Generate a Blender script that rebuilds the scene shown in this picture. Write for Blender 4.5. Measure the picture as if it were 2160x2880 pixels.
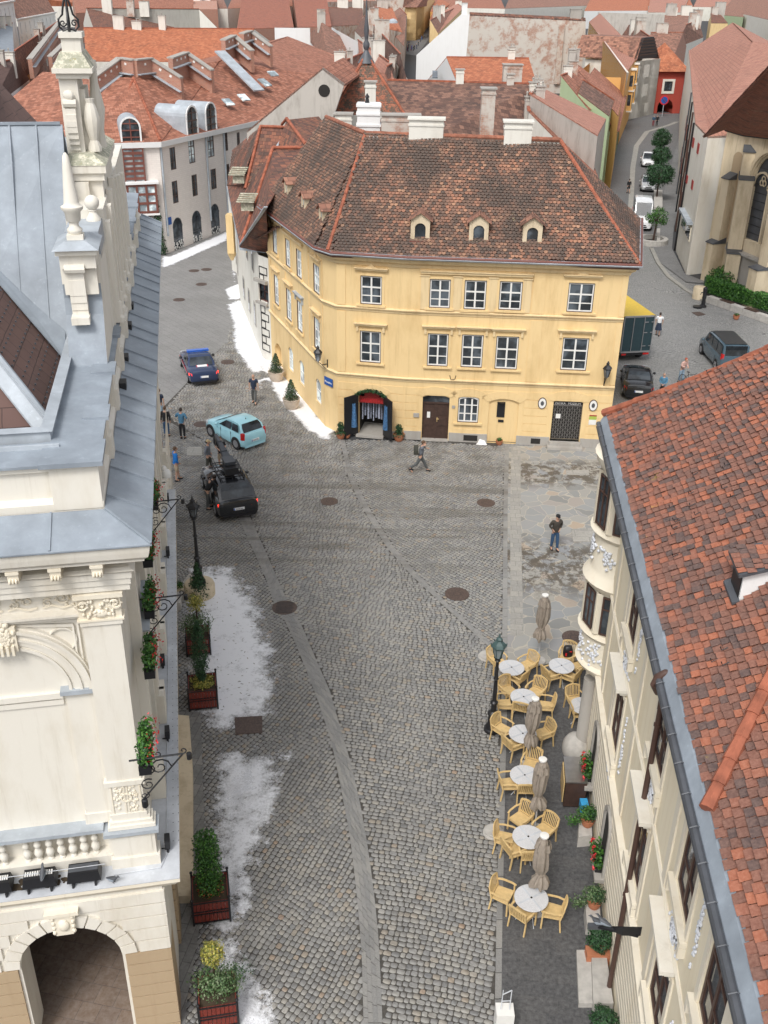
import bpy, math, random, colorsys
import numpy as np
from mathutils import Vector, Matrix
from mathutils.geometry import tessellate_polygon
for o in list(bpy.data.objects): bpy.data.objects.remove(o)
SC=bpy.context.scene; COL=SC.collection
R=math.radians; rnd=random.Random(7)
# ------------------------------------------------------------------ camera
FPX=2800.; HC=22.
dn=Vector((-90.,-5250.,-FPX)).normalized(); up=-dn
fw=Vector((0,0,-1)); fw=(fw-fw.dot(up)*up).normalized(); rt=fw.cross(up)
ROT=Matrix((rt,fw,up))                      # camera space -> world
cam=bpy.data.cameras.new('camera'); co=bpy.data.objects.new('camera',cam); COL.objects.link(co)
co.matrix_world=Matrix.Translation((0,0,HC))@ROT.to_4x4()
cam.sensor_fit='VERTICAL'; cam.sensor_height=36.0; cam.lens=36.0*FPX/2880.; cam.clip_start=.2; cam.clip_end=6000
SC.camera=co; SC.render.resolution_x=768; SC.render.resolution_y=1024
# ------------------------------------------------------------------ light
SUN_EL,SUN_AZ=R(52),R(200)
w=bpy.data.worlds.new('World'); SC.world=w; w.use_nodes=True
nt=w.node_tree; bg=nt.nodes['Background']; sk=nt.nodes.new('ShaderNodeTexSky'); sk.sky_type='NISHITA'; sk.sun_disc=False
sk.sun_elevation=SUN_EL; sk.sun_rotation=SUN_AZ; sk.dust_density=3.0; sk.air_density=1.0
hs=nt.nodes.new('ShaderNodeHueSaturation'); hs.inputs['Saturation'].default_value=.22
nt.links.new(sk.outputs[0],hs.inputs['Color']); nt.links.new(hs.outputs[0],bg.inputs[0]); bg.inputs[1].default_value=.15
sl=bpy.data.lights.new('sun','SUN'); sl.energy=1.25; sl.angle=R(15); sl.color=(1,.97,.92)
so=bpy.data.objects.new('sun',sl); COL.objects.link(so)
# sun_rotation is clockwise from +Y
sd=Vector((math.sin(SUN_AZ)*math.cos(SUN_EL),math.cos(SUN_AZ)*math.cos(SUN_EL),math.sin(SUN_EL)))
so.rotation_euler=sd.to_track_quat('Z','Y').to_euler()
SC.view_settings.view_transform='Standard'; SC.view_settings.look='None'; SC.view_settings.exposure=0.60; SC.view_settings.gamma=1
# ------------------------------------------------------------------ pixel -> place on a level plane
def G(x,y,z=0.):
    r=ROT@Vector((x-1080.,1440.-y,-FPX)); t=(z-HC)/r.z
    return Vector((r.x*t,r.y*t,z))
def tG(ox,oy,s=720/1659.):
    return lambda x,y,z=0.: G(ox+x*s,oy+y*s,z)
def PY(x,y,Y):   # the point of a sight line at distance Y
    r=ROT@Vector((x-1080.,1440.-y,-FPX)); t=Y/r.y
    return Vector((r.x*t,Y,HC+r.z*t))
t1=tG(0,0); t2=tG(720,0); t3=tG(1440,0); t4=tG(0,720); t5=tG(720,720); t6=tG(1440,720)
t7=tG(0,1440); t8=tG(720,1440); t9=tG(1440,1440); t10=tG(0,2160); t11=tG(720,2160); t12=tG(1440,2160)
# ------------------------------------------------------------------ mesh builder
SPLITS={'standing_seams','roof_seams','snow_hooks','hip_tiles_','rustication','tan_rustication','arch_stones','window_hood','plinth','arcade_wall','downpipe','side_pilasters','cornice_brackets','cellar_vent','tag','letter_box','small_window','oriel_pilasters','oriel_glass','oriel_frames','oriel_relief','spotlight','red_stripes','silver_stripes','bay_trim','stucco_relief','hanging_clothes','hanging_goods','poster','pilasters_and_surrounds'}
class MB:
    def __init__(s): s.v=[]; s.f=[]; s.r=[]
    def add(s,vs,fs,r=None):
        b=len(s.v); s.v+= [tuple(p) for p in vs]; s.f+=[tuple(i+b for i in f) for f in fs]
        s.r+= [r if r is not None else 0.5]*len(fs); return s
    def poly(s,pts,r=None): return s.add(pts,[tuple(range(len(pts)))],r)
    def box(s,c,d,rz=0.,r=None,M=None):
        hx,hy,hz=d[0]/2,d[1]/2,d[2]/2
        vs=[Vector((sx*hx,sy*hy,sz*hz)) for sz in(-1,1) for sy in(-1,1) for sx in(-1,1)]
        m=Matrix.Translation(c)@(M.to_4x4() if M else Matrix.Rotation(rz,4,'Z'))
        return s.add([m@v for v in vs],[(0,2,3,1),(4,5,7,6),(0,1,5,4),(2,6,7,3),(0,4,6,2),(1,3,7,5)],r)
    def bar(s,a,b,w,h=None,r=None):
        a=Vector(a);b=Vector(b); h=h or w; d=b-a; L=d.length
        if L<1e-6: return s
        d/=L; q=Vector((0,0,1)) if abs(d.z)<.95 else Vector((0,1,0)); x=d.cross(q).normalized(); y=x.cross(d)
        return s.box((a+b)/2,(w,L,h),M=Matrix((x,d,y)).transposed(),r=r)
    def hexa(s,p,r=None): # 8 pts: bottom 4 ccw, top 4 ccw
        return s.add(p,[(3,2,1,0),(4,5,6,7),(0,1,5,4),(1,2,6,5),(2,3,7,6),(3,0,4,7)],r)
    def ext(s,pts,vec,r=None):
        n=len(pts); vec=Vector(vec); q=[Vector(p)+vec for p in pts]
        s.add(list(pts)+q,[tuple(range(n)),tuple(range(2*n-1,n-1,-1))]+[((i+1)%n,i,n+i,n+(i+1)%n) for i in range(n)],r); return s
    def ring(s,rings,close=True,cap=True,r=None):
        n=len(rings[0]); vs=[p for q in rings for p in q]; fs=[]
        for k in range(len(rings)-1):
            for i in range(n if close else n-1):
                j=(i+1)%n; fs.append((k*n+i,k*n+j,(k+1)*n+j,(k+1)*n+i))
        if cap and close: fs+= [tuple(range(n-1,-1,-1)),tuple((len(rings)-1)*n+i for i in range(n))]
        return s.add(vs,fs,r)
    def tube(s,path,rad,n=6,r=None):
        path=[Vector(p) for p in path]; rs=rad if isinstance(rad,(list,tuple)) else [rad]*len(path); rings=[]
        for i,p in enumerate(path):
            d=(path[min(i+1,len(path)-1)]-path[max(i-1,0)]).normalized()
            q=Vector((0,0,1)) if abs(d.z)<.9 else Vector((0,1,0)); x=d.cross(q).normalized(); y=x.cross(d)
            rings.append([p+x*math.cos(2*math.pi*k/n)*rs[i]+y*math.sin(2*math.pi*k/n)*rs[i] for k in range(n)])
        return s.ring(rings,r=r)
    def lathe(s,c,prof,n=12,r=None,sx=1,sy=1,rz=0):
        c=Vector(c); return s.ring([[c+Vector((math.cos(2*math.pi*k/n+rz)*q*sx,math.sin(2*math.pi*k/n+rz)*q*sy,z)) for k in range(n)] for q,z in prof],r=r)
    def ball(s,c,rad,n=8,m=6,r=None):
        rr=rad if isinstance(rad,(tuple,list)) else (rad,)*3; c=Vector(c)
        return s.ring([[c+Vector((math.cos(2*math.pi*k/n)*math.sin(t)*rr[0],math.sin(2*math.pi*k/n)*math.sin(t)*rr[1],-math.cos(t)*rr[2])) for k in range(n)] for t in [math.pi*(j+.05)/(m+.1) for j in range(m+1)]],r=r)
    def disc(s,c,rad,n=16,r=None,nz=(0,0,1)):
        m=Vector((0,0,1)).rotation_difference(Vector(nz)).to_matrix(); c=Vector(c)
        return s.poly([c+m@Vector((math.cos(2*math.pi*k/n)*rad,math.sin(2*math.pi*k/n)*rad,0)) for k in range(n)],r)
    def leaves(s,c,rad,n,size,seed=1,shell=.0,r0=0,r1=1):
        q=random.Random(seed); c=Vector(c); rr=rad if isinstance(rad,(tuple,list)) else (rad,)*3
        for _ in range(n):
            d=Vector((q.gauss(0,1),q.gauss(0,1),q.gauss(0,1))).normalized(); k=(shell+(1-shell)*q.random())**.5
            lump=.86+.2*math.sin(d.x*5+d.y*4+seed)*math.sin(d.z*5+seed*2)
            p=c+Vector((d.x*rr[0],d.y*rr[1],d.z*rr[2]))*k*lump
            nn=(d+Vector((q.gauss(0,.6),q.gauss(0,.6),q.gauss(0,.6)))).normalized(); m=Vector((0,0,1)).rotation_difference(nn).to_matrix()@Matrix.Rotation(q.random()*6.28,3,'Z'); z=size*(.7+.6*q.random())
            s.add([p+m@Vector(a)*z for a in((0,-.5,0),(.35,0,.08),(0,.6,0),(-.35,0,.08))],[(0,1,2,3)],r0+(r1-r0)*q.random())
        return s
    def build(s,name,mat,parent=None,label=None,cat=None,group=None,kind=None,smooth=None):
        if parent is not None and name in SPLITS:
            L=s.clusters()
            if 1<len(L)<45:
                for q in L: o=q._build(name,mat,parent,smooth=smooth)
                return o
        return s._build(name,mat,parent,label,cat,group,kind,smooth)
    def clusters(s,e=.09):
        n=len(s.v); p=list(range(n))
        def fd(a):
            while p[a]!=a: p[a]=p[p[a]]; a=p[a]
            return a
        for f in s.f:
            for a in f[1:]: p[fd(a)]=fd(f[0])
        C={}
        for i,f in enumerate(s.f): C.setdefault(fd(f[0]),[]).append(i)
        B=[[[min(s.v[a][k] for i in fs for a in s.f[i])-e/2 for k in range(3)],[max(s.v[a][k] for i in fs for a in s.f[i])+e/2 for k in range(3)],fs] for fs in C.values()]
        ch=True
        while ch:
            ch=False; out=[]
            for b in B:
                for o in out:
                    if all(b[0][k]<=o[1][k] and o[0][k]<=b[1][k] for k in range(3)):
                        o[0]=[min(x,y) for x,y in zip(o[0],b[0])]; o[1]=[max(x,y) for x,y in zip(o[1],b[1])]; o[2]=o[2]+b[2]; ch=True; break
                else: out.append(list(b))
            B=out
        R_=[]
        for b in B:
            m=MB(); idx={}
            for i in b[2]:
                for a in s.f[i]:
                    if a not in idx: idx[a]=len(m.v); m.v.append(s.v[a])
                m.f.append(tuple(idx[a] for a in s.f[i])); m.r.append(s.r[i])
            R_.append(m)
        return R_
    def _build(s,name,mat,parent=None,label=None,cat=None,group=None,kind=None,smooth=None):
        me=bpy.data.meshes.new(name); off=Vector((0,0,0))
        p=parent
        while p is not None: off=off+p.location; p=p.parent
        V=np.array(s.v,dtype=np.float64).reshape(-1,3)-np.array(off)
        me.from_pydata(V.tolist(),[],s.f)
        nf=len(s.f)
        at=me.attributes.new('rnd','FLOAT','FACE'); at.data.foreach_set('value',np.array(s.r,dtype=np.float32))
        W=V+np.array(off)
        nrm=np.zeros(nf*3); me.polygons.foreach_get('normal',nrm); nrm=nrm.reshape(-1,3)
        lt=np.zeros(nf,dtype=np.int32); me.polygons.foreach_get('loop_total',lt)
        vi=np.zeros(len(me.loops),dtype=np.int32); me.loops.foreach_get('vertex_index',vi)
        N=np.repeat(nrm,lt,axis=0); P=W[vi]
        u=np.stack([-N[:,1],N[:,0],np.zeros(len(N))],1); L=np.linalg.norm(u,axis=1); fl=L<.03
        u[fl]=(1,0,0); L[fl]=1; u/=L[:,None]; vv=np.cross(N,u); vv[fl]=(0,1,0)
        uv=np.stack([(P*u).sum(1),(P*vv).sum(1)],1).astype(np.float32)
        me.uv_layers.new(name='UVMap').data.foreach_set('uv',uv.ravel())
        if mat: me.materials.append(mat)
        if smooth is not None:
            me.polygons.foreach_set('use_smooth',[True]*nf); me.set_sharp_from_angle(angle=R(smooth))
        o=bpy.data.objects.new(name,me); COL.objects.link(o)
        if parent: o.parent=parent
        tag(o,label,cat,group,kind); return o
def tag(o,label=None,cat=None,group=None,kind=None):
    for k,v in(('label',label),('category',cat),('group',group),('kind',kind)):
        if v: o[k]=v
def thing(name,label,cat,loc=(0,0,0),group=None):
    o=bpy.data.objects.new(name,None); COL.objects.link(o); o.location=loc; o.empty_display_size=.3; tag(o,label,cat,group); return o
def dup(o,loc=None,rz=None,label=None,parent=None,scale=None,group=None):
    c=o.copy(); COL.objects.link(c)
    if parent is not None: c.parent=parent
    if loc is not None: c.location=loc
    if rz is not None: c.rotation_euler=(0,0,rz)
    if scale: c.scale=(scale,)*3
    if label: c['label']=label
    if group: c['group']=group
    for ch in list(o.children): dup(ch,parent=c)
    return c
# ------------------------------------------------------------------ materials
class NT:
    def __init__(s,name):
        s.m=bpy.data.materials.new(name); s.m.use_nodes=True; s.t=s.m.node_tree; s.b=s.t.nodes['Principled BSDF']; s.out=s.t.nodes['Material Output']
    def n(s,t,**k):
        o=s.t.nodes.new('ShaderNode'+t)
        for a,b in k.items(): setattr(o,a,b)
        return o
    def l(s,a,b): s.t.links.new(a,b)
    def uv(s,rot=0.,sc=(1,1,1)):
        tc=s.n('TexCoord'); mp=s.n('Mapping'); mp.inputs['Rotation'].default_value=(0,0,rot); mp.inputs['Scale'].default_value=sc
        s.l(tc.outputs['UV'],mp.inputs['Vector']); return mp.outputs[0]
    def pos(s):
        return s.n('NewGeometry').outputs['Position']
    def noise(s,vec,scale,detail=4,rough=.55):
        o=s.n('TexNoise'); o.inputs['Scale'].default_value=scale; o.inputs['Detail'].default_value=detail; o.inputs['Roughness'].default_value=rough
        if vec is not None: s.l(vec,o.inputs['Vector'])
        return o.outputs['Fac']
    def ramp(s,fac,stops,const=False):
        o=s.n('ValToRGB'); e=o.color_ramp.elements
        if const: o.color_ramp.interpolation='CONSTANT'
        while len(e)<len(stops): e.new(.5)
        for el,(p,c) in zip(e,stops): el.position=p; el.color=(c,c,c,1) if isinstance(c,(int,float)) else (*c,1)
        s.l(fac,o.inputs[0]); return o.outputs[0]
    def mix(s,f,a,b,mode='MIX'):
        o=s.n('MixRGB',blend_type=mode)
        for i,x in((0,f),(1,a),(2,b)):
            if isinstance(x,(int,float)): o.inputs[i].default_value=x if i==0 else (x,x,x,1)
            elif isinstance(x,tuple): o.inputs[i].default_value=(*x,1)
            else: s.l(x,o.inputs[i])
        return o.outputs[0]
    def math(s,op,a,b=0.):
        o=s.n('Math',operation=op)
        for i,x in((0,a),(1,b)):
            if isinstance(x,(int,float)): o.inputs[i].default_value=x
            else: s.l(x,o.inputs[i])
        return o.outputs[0]
    def bump(s,h,strength=.3,dist=.02):
        o=s.n('Bump'); o.inputs['Strength'].default_value=strength; o.inputs['Distance'].default_value=dist; s.l(h,o.inputs['Height']); s.l(o.outputs[0],s.b.inputs['Normal'])
    def col(s,c):
        if isinstance(c,tuple): s.b.inputs['Base Color'].default_value=(*c,1)
        else: s.l(c,s.b.inputs['Base Color'])
    def set(s,**k):
        for a,b in k.items(): s.b.inputs[{'rough':'Roughness','metal':'Metallic','spec':'Specular IOR Level','alpha':'Alpha','coat':'Coat Weight'}[a]].default_value=b
        return s
def sc3(c,k): return tuple(min(1,x*k) for x in c)
def plain(name,c,rough=.6,metal=0.,var=.12,scale=6.,bump=.0,coat=0.):
    q=NT(name); f=q.noise(q.pos(),scale,4)
    q.col(q.ramp(f,[(.25,sc3(c,1-var)),(.75,sc3(c,1+var))])); q.set(rough=rough,metal=metal)
    if coat: q.set(coat=coat)
    if bump: q.bump(q.noise(q.pos(),scale*8,3),bump,.01)
    return q.m
def plaster(name,c,dirt=(.5,.45,.38),amt=.25,courses=False):
    q=NT(name); p=q.pos(); mp=q.n('Mapping'); mp.inputs['Scale'].default_value=(1,1,.35); q.l(p,mp.inputs[0])
    a=q.noise(mp.outputs[0],1.1,6,.65); b=q.noise(p,14,3)
    base=q.mix(q.math('MULTIPLY',q.ramp(a,[(.48,0.),(.72,1.)]),amt),c,tuple(x*y for x,y in zip(c,dirt)))
    base=q.mix(q.math('MULTIPLY',b,.12),base,sc3(c,.8)); m2=q.n('Mapping'); m2.inputs['Scale'].default_value=(4,4,.22); q.l(p,m2.inputs[0]); base=q.mix(q.math('MULTIPLY',q.ramp(q.noise(m2.outputs[0],1.,7,.75),[(.54,0.),(.72,1.)]),min(.5,amt*.8)),base,tuple(x*y*.8 for x,y in zip(c,dirt)))
    if courses:
        br=q.n('TexBrick'); br.inputs['Scale'].default_value=1; br.inputs['Brick Width'].default_value=.4; br.inputs['Row Height'].default_value=.17; br.inputs['Mortar Size'].default_value=.012
        for i,v in(('Color1',1.),('Color2',.94),('Mortar',.86)): br.inputs[i].default_value=(v,v,v,1)
        q.l(q.uv(),br.inputs[0]); base=q.mix(1.,base,br.outputs[0],'MULTIPLY')
    q.col(base); q.set(rough=.85); q.bump(b,.12,.006); return q.m
def tiles_mat(name,cols,tw=.2,th=.17,patch=(.045,.035,.03),pamt=.5,psc=.5,bump=.5,lichen=None,pv=(.5,.68)):
    q=NT(name); v=q.uv(); ns=q.n('TexNoise'); ns.inputs['Scale'].default_value=1.5; q.l(v,ns.inputs[0])
    vv=q.n('VectorMath',operation='MULTIPLY_ADD'); vv.inputs[1].default_value=(.05,.05,0); q.l(ns.outputs['Color'],vv.inputs[0]); q.l(v,vv.inputs[2])
    br=q.n('TexBrick'); br.offset=.5; br.inputs['Scale'].default_value=1; br.inputs['Brick Width'].default_value=tw; br.inputs['Row Height'].default_value=th
    br.inputs['Mortar Size'].default_value=.012; br.inputs['Mortar Smooth'].default_value=.5
    br.inputs['Color1'].default_value=(0,0,0,1); br.inputs['Color2'].default_value=(1,1,1,1); br.inputs['Mortar'].default_value=(.5,.5,.5,1); q.l(vv.outputs[0],br.inputs[0])
    n=len(cols); c=q.ramp(br.outputs['Color'],[(i/(n-1),x) for i,x in enumerate(cols)])
    pn=q.noise(q.pos(),psc,8,.7); c=q.mix(q.math('MULTIPLY',q.ramp(pn,[(pv[0],0.),(pv[1],1.)]),pamt),c,patch)
    if lichen:
        c=q.mix(q.ramp(q.noise(q.pos(),2.3,8,.75),[(.6,0.),(.66,.8)]),c,lichen)
    c=q.mix(q.math('MULTIPLY',br.outputs['Fac'],.75),c,(.03,.02,.018))
    sx=q.n('SeparateXYZ'); q.l(vv.outputs[0],sx.inputs[0]); fr=q.math('FRACT',q.math('DIVIDE',sx.outputs[1],th))
    q.col(c); q.set(rough=.85); h=q.math('ADD',q.math('MULTIPLY',fr,-1.),q.math('MULTIPLY',br.outputs['Fac'],-.6)); q.bump(h,bump,.03); return q.m
def geo_tile_mat(name,cols,patch,pamt,psc=.5,lichen=None,pv=(.48,.66),streak=0):
    q=NT(name); at=q.n('Attribute',attribute_name='rnd'); n=len(cols); c=q.ramp(at.outputs['Fac'],[(i/(n-1),x) for i,x in enumerate(cols)])
    pn=q.noise(q.pos(),psc,8,.72); c=q.mix(q.math('MULTIPLY',q.ramp(pn,[(pv[0],0.),(pv[1],1.)]),pamt),c,patch)
    c=q.mix(.25,c,q.ramp(q.noise(q.pos(),18,4,.7),[(.3,.02),(.75,(.5,.33,.25))]))
    if lichen: c=q.mix(q.ramp(q.noise(q.pos(),1.1,8,.8),[(.64,0.),(.7,.7)]),c,lichen)
    q.col(c); q.set(rough=.8); q.bump(q.noise(q.pos(),40,3),.25,.01); return q.m
def zinc_mat(name,c=(.25,.285,.325),rough=.6):
    q=NT(name); p=q.pos(); a=q.noise(p,1.3,6,.65); b=q.noise(p,7,5,.7)
    c1=q.ramp(a,[(.3,sc3(c,.78)),(.55,c),(.8,sc3(c,1.35))]); c1=q.mix(q.ramp(b,[(.6,0.),(.75,.35)]),c1,sc3(c,1.8)); q.col(c1); q.set(rough=rough,metal=.0); q.bump(a,.35,.02); return q.m
def glass(name,c=(.02,.024,.03),rough=.06):
    q=NT(name); f=q.noise(q.pos(),1.1,3); q.col(q.ramp(f,[(.4,c),(.5,sc3(c,1.6)),(.62,sc3(c,4.))])); q.set(rough=rough,spec=.6); return q.m
TERRA=[(.12,.045,.03),(.22,.075,.045),(.30,.10,.055),(.36,.12,.06),(.22,.07,.04)]
M={}
M['plast_y']=plaster('plaster_yellow',(.74,.545,.28),(.7,.62,.5),.5); M['trim_y']=plaster('trim_yellow',(.70,.54,.31),(.6,.5,.4),.5)
M['cream']=plaster('plaster_cream',(.70,.665,.59),(.72,.66,.56),.45); M['creamT']=plaster('cream_wall_trim',(.74,.68,.56),(.75,.65,.5),.3)
M['creamR']=plaster('cream_right',(.82,.735,.56),(.75,.65,.5),.38); M['tan']=plaster('tan_render',(.40,.30,.19),(.7,.6,.5),.25)
M['white']=plaster('white_render',(.74,.74,.73),(.8,.78,.74),.2); M['pinkish']=plaster('pale_brick',(.74,.68,.63),(.8,.75,.7),.2,True)
M['offwhite']=plaster('old_white',(.66,.64,.58),(.6,.55,.5),.4); M['grayr']=plaster('grey_render',(.45,.42,.38),(.5,.48,.45),.7)
M['stone']=plaster('sandstone',(.62,.52,.37),(.55,.5,.42),.75); M['stoneg']=plaster('grey_stone',(.36,.34,.31),(.6,.55,.5),.5)
M['orange']=plaster('orange_wall',(.66,.38,.13),(.8,.7,.6),.2); M['redw']=plaster('red_wall',(.36,.055,.035),(.6,.5,.5),.3); M['green']=plaster('green_wall',(.38,.46,.28),(.7,.7,.6),.2)
M['zinc']=zinc_mat('zinc'); M['zincL']=zinc_mat('zinc_light',(.36,.395,.43)); M['zincD']=zinc_mat('zinc_dark',(.075,.08,.09),.5); M['ledge']=zinc_mat('ledge_tin',(.50,.52,.55),.5)
M['wframe']=plain('white_paint',(.72,.71,.68),.5,var=.05); M['bframe']=plain('brown_paint',(.075,.04,.03),.5); M['black']=plain('black_iron',(.012,.012,.014),.45); M['redbrown']=plain('redbrown_frame',(.16,.055,.04),.5)
M['glass']=glass('window_glass',(.025,.03,.035),.05); M['glassL']=glass('curtain_glass',(.09,.10,.11),.12); M['glassB']=glass('bright_glass',(.22,.26,.28),.1)
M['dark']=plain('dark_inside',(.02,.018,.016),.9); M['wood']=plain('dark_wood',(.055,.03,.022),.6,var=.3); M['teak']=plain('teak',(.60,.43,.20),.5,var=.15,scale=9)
M['fabric']=plain('taupe_fabric',(.27,.23,.19),.9,var=.15,scale=10,bump=.3); M['tabletop']=plain('table_mesh',(.55,.55,.56),.5,var=.18,scale=60)
M['terracotta']=plain('terracotta_pot',(.42,.16,.08),.8); M['concrete']=plain('concrete',(.42,.40,.37),.85,var=.18,scale=5,bump=.2); M['soil']=plain('soil',(.05,.035,.02),.9)
M['asph']=plain('asphalt',(.05,.05,.052),.9)
def leafm(name,a,b,c):
    q=NT(name); at=q.n('Attribute',attribute_name='rnd'); q.col(q.ramp(at.outputs['Fac'],[(0,a),(.5,b),(1,c)])); q.set(rough=.55); return q.m
M['leafD']=leafm('leaf_dark',(.008,.03,.010),(.02,.065,.022),(.04,.11,.035)); M['leafG']=leafm('leaf_green',(.012,.05,.010),(.035,.12,.018),(.09,.22,.03))
M['leafY']=leafm('leaf_yellow',(.10,.14,.02),(.28,.27,.05),(.5,.42,.10)); M['leafL']=leafm('leaf_lavender',(.03,.07,.02),(.08,.15,.05),(.16,.20,.11)); M['leafR']=leafm('leaf_mixed',(.02,.07,.01),(.06,.16,.02),(.45,.05,.03))
M['flower']=leafm('red_flowers',(.35,.01,.01),(.6,.02,.02),(.7,.10,.12)); M['leafPy']=leafm('leaf_pyramid',(.01,.03,.015),(.03,.07,.03),(.10,.16,.07))
# brick wall
def brickm(name,c1,c2,rend,amt):
    q=NT(name); br=q.n('TexBrick'); br.inputs['Scale'].default_value=1; br.inputs['Brick Width'].default_value=.3; br.inputs['Row Height'].default_value=.11; br.inputs['Mortar Size'].default_value=.012
    br.inputs['Color1'].default_value=(*c1,1); br.inputs['Color2'].default_value=(*c2,1); br.inputs['Mortar'].default_value=(.35,.31,.27,1); q.l(q.uv(),br.inputs[0])
    q.col(q.mix(q.ramp(q.noise(q.pos(),.45,9,.72),[(.5-amt*.4,1.),(.62-amt*.4,0.)]),br.outputs[0],rend)); q.set(rough=.9); q.bump(br.outputs['Fac'],-.3,.01); return q.m
M['brick']=brickm('old_brick_wall',(.30,.14,.09),(.42,.23,.16),(.48,.42,.36),.1); M['brickR']=brickm('red_brick',(.36,.14,.09),(.42,.19,.12),(.46,.26,.2),.6)
M['brick2']=brickm('peeling_brick_wall',(.32,.15,.10),(.42,.25,.18),(.50,.46,.41),.06)
# roofs
M['r_or']=tiles_mat('roof_orange',[(.22,.085,.052),(.32,.125,.075),(.42,.185,.12)],.42,.34,pamt=.35,bump=.8); M['r_or2']=tiles_mat('roof_orange_new',[(.30,.10,.05),(.40,.13,.062),(.48,.18,.09)],.42,.34,pamt=.25,bump=.8)
M['r_br']=tiles_mat('roof_brown',[(.13,.065,.045),(.24,.115,.08),(.36,.18,.12),(.22,.10,.07)],.45,.36,pamt=.6,bump=.8); M['r_md']=tiles_mat('roof_moss_dark',[(.09,.05,.04),(.16,.07,.05),(.28,.11,.065),(.12,.07,.05)],.34,.28,pamt=.85,psc=.9,bump=.8)
M['r_pk']=tiles_mat('roof_pink',[(.32,.14,.10),(.44,.21,.15),(.36,.17,.12)],.45,.36,pamt=.35,bump=.8,patch=(.15,.09,.07)); M['r_li']=tiles_mat('roof_lichen',[(.30,.09,.05),(.36,.12,.07),(.22,.08,.05)],.4,.34,pamt=.75,lichen=(.42,.33,.20),psc=.7,bump=.8)
M['r_dk']=tiles_mat('roof_dark_brown',[(.09,.05,.04),(.16,.085,.062),(.26,.14,.10)],.42,.36,pamt=.5,bump=.8); M['r_slate']=tiles_mat('roof_slate_brown',[(.11,.065,.055),(.13,.075,.062),(.12,.07,.06)],.55,.42,pamt=.05,bump=.35)
M['ridge']=plain('ridge_tile',(.30,.095,.052),.8,var=.45,scale=3,bump=.4); M['ridgeD']=plain('ridge_tile_old',(.26,.10,.06),.85,var=.5,scale=3)
M['g_y']=geo_tile_mat('old_clay_tiles',[(.035,.028,.024),(.07,.043,.032),(.12,.068,.047),(.17,.088,.058),(.22,.10,.06),(.33,.135,.075),(.40,.22,.13)],(.028,.025,.022),.97,.42,lichen=(.34,.29,.16),pv=(.42,.60))
M['g_c']=geo_tile_mat('church_tiles',[(.12,.06,.04),(.24,.09,.055),(.34,.125,.07),(.42,.17,.10)],(.06,.045,.035),.6,.35,lichen=(.34,.29,.2))
M['g_s']=geo_tile_mat('storno_clay_tiles',[(.10,.045,.03),(.20,.07,.045),(.30,.10,.055),(.38,.12,.06)],(.04,.032,.026),.9,.5,lichen=(.3,.26,.2),pv=(.44,.56))
M['g_r']=geo_tile_mat('mixed_red_tiles',[(.07,.045,.045),(.10,.06,.055),(.165,.068,.048),(.20,.078,.052),(.23,.085,.056),(.25,.095,.062),(.35,.105,.052),(.41,.12,.055)],(.12,.07,.05),.3,.5,lichen=(.42,.32,.04),pv=(.6,.8))
# ================================================================== ground
def inpoly(x,y,P):
    c=False; j=len(P)-1
    for i in range(len(P)):
        if (P[i][1]>y)!=(P[j][1]>y) and x<(P[j][0]-P[i][0])*(y-P[i][1])/(P[j][1]-P[i][1])+P[i][0]: c=not c
        j=i
    return c
def xy(L): return [(p[0],p[1]) for p in L]
def sheet(name,pts,z,mat,kind='structure',**k):
    mb=MB(); pts=[Vector((p[0],p[1],z)) for p in pts]
    for t in tessellate_polygon([pts]):
        a,b,c=[pts[i] for i in t]
        if (b-a).cross(c-a).z<0: b,c=c,b
        mb.poly([a,b,c])
    return mb.build(name,mat,kind=kind,**k)
def setts(name,c1,c2,bw,rh,joint=(.03,.03,.03),rot=0.,off=.5,psc=.25,patch=(.03,.03,.028),pamt=.4,ms=.012,wob=.12,wet=None):
    q=NT(name); p=q.pos(); mp=q.n('Mapping'); mp.inputs['Rotation'].default_value=(0,0,rot); q.l(p,mp.inputs[0])
    ns=q.n('TexNoise'); ns.inputs['Scale'].default_value=.25; q.l(p,ns.inputs[0]); vv=q.n('VectorMath',operation='MULTIPLY_ADD'); vv.inputs[1].default_value=(wob*8,wob*8,0); q.l(ns.outputs['Color'],vv.inputs[0]); q.l(mp.outputs[0],vv.inputs[2])
    br=q.n('TexBrick'); br.offset=off; br.inputs['Scale'].default_value=1; br.inputs['Brick Width'].default_value=bw; br.inputs['Row Height'].default_value=rh; br.inputs['Mortar Size'].default_value=ms
    br.inputs['Mortar Smooth'].default_value=.4; br.inputs['Color1'].default_value=(*c1,1); br.inputs['Color2'].default_value=(*c2,1); br.inputs['Mortar'].default_value=(*joint,1); q.l(vv.outputs[0],br.inputs[0])
    c=q.mix(q.math('MULTIPLY',q.ramp(q.noise(p,psc,7,.65),[(.45,0.),(.7,1.)]),pamt),br.outputs[0],patch)
    c=q.mix(.18,c,q.ramp(q.noise(p,9,4,.7),[(.3,.03),(.7,.45)])); q.col(c); q.set(rough=.75); q.bump(br.outputs['Fac'],-.35,.015); return q.m
M['slab']=setts('slab_paving',(.20,.195,.19),(.225,.22,.212),1.1,.5,(.085,.083,.08),R(52),.5,.3,(.13,.127,.12),.6,.012,0.)
M['street']=setts('dark_setts',(.105,.105,.108),(.15,.148,.148),.2,.14,(.05,.05,.05),R(10),.5,.2,(.075,.073,.075),.5)
M['square']=setts('pale_setts',(.22,.22,.215),(.30,.295,.28),.24,.17,(.07,.07,.07),R(35),.5,.3,(.16,.16,.15),.5,.016,.5)
M['walk']=setts('walk_setts',(.17,.17,.17),(.21,.205,.20),.2,.12,(.09,.09,.09),R(-10))
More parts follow.
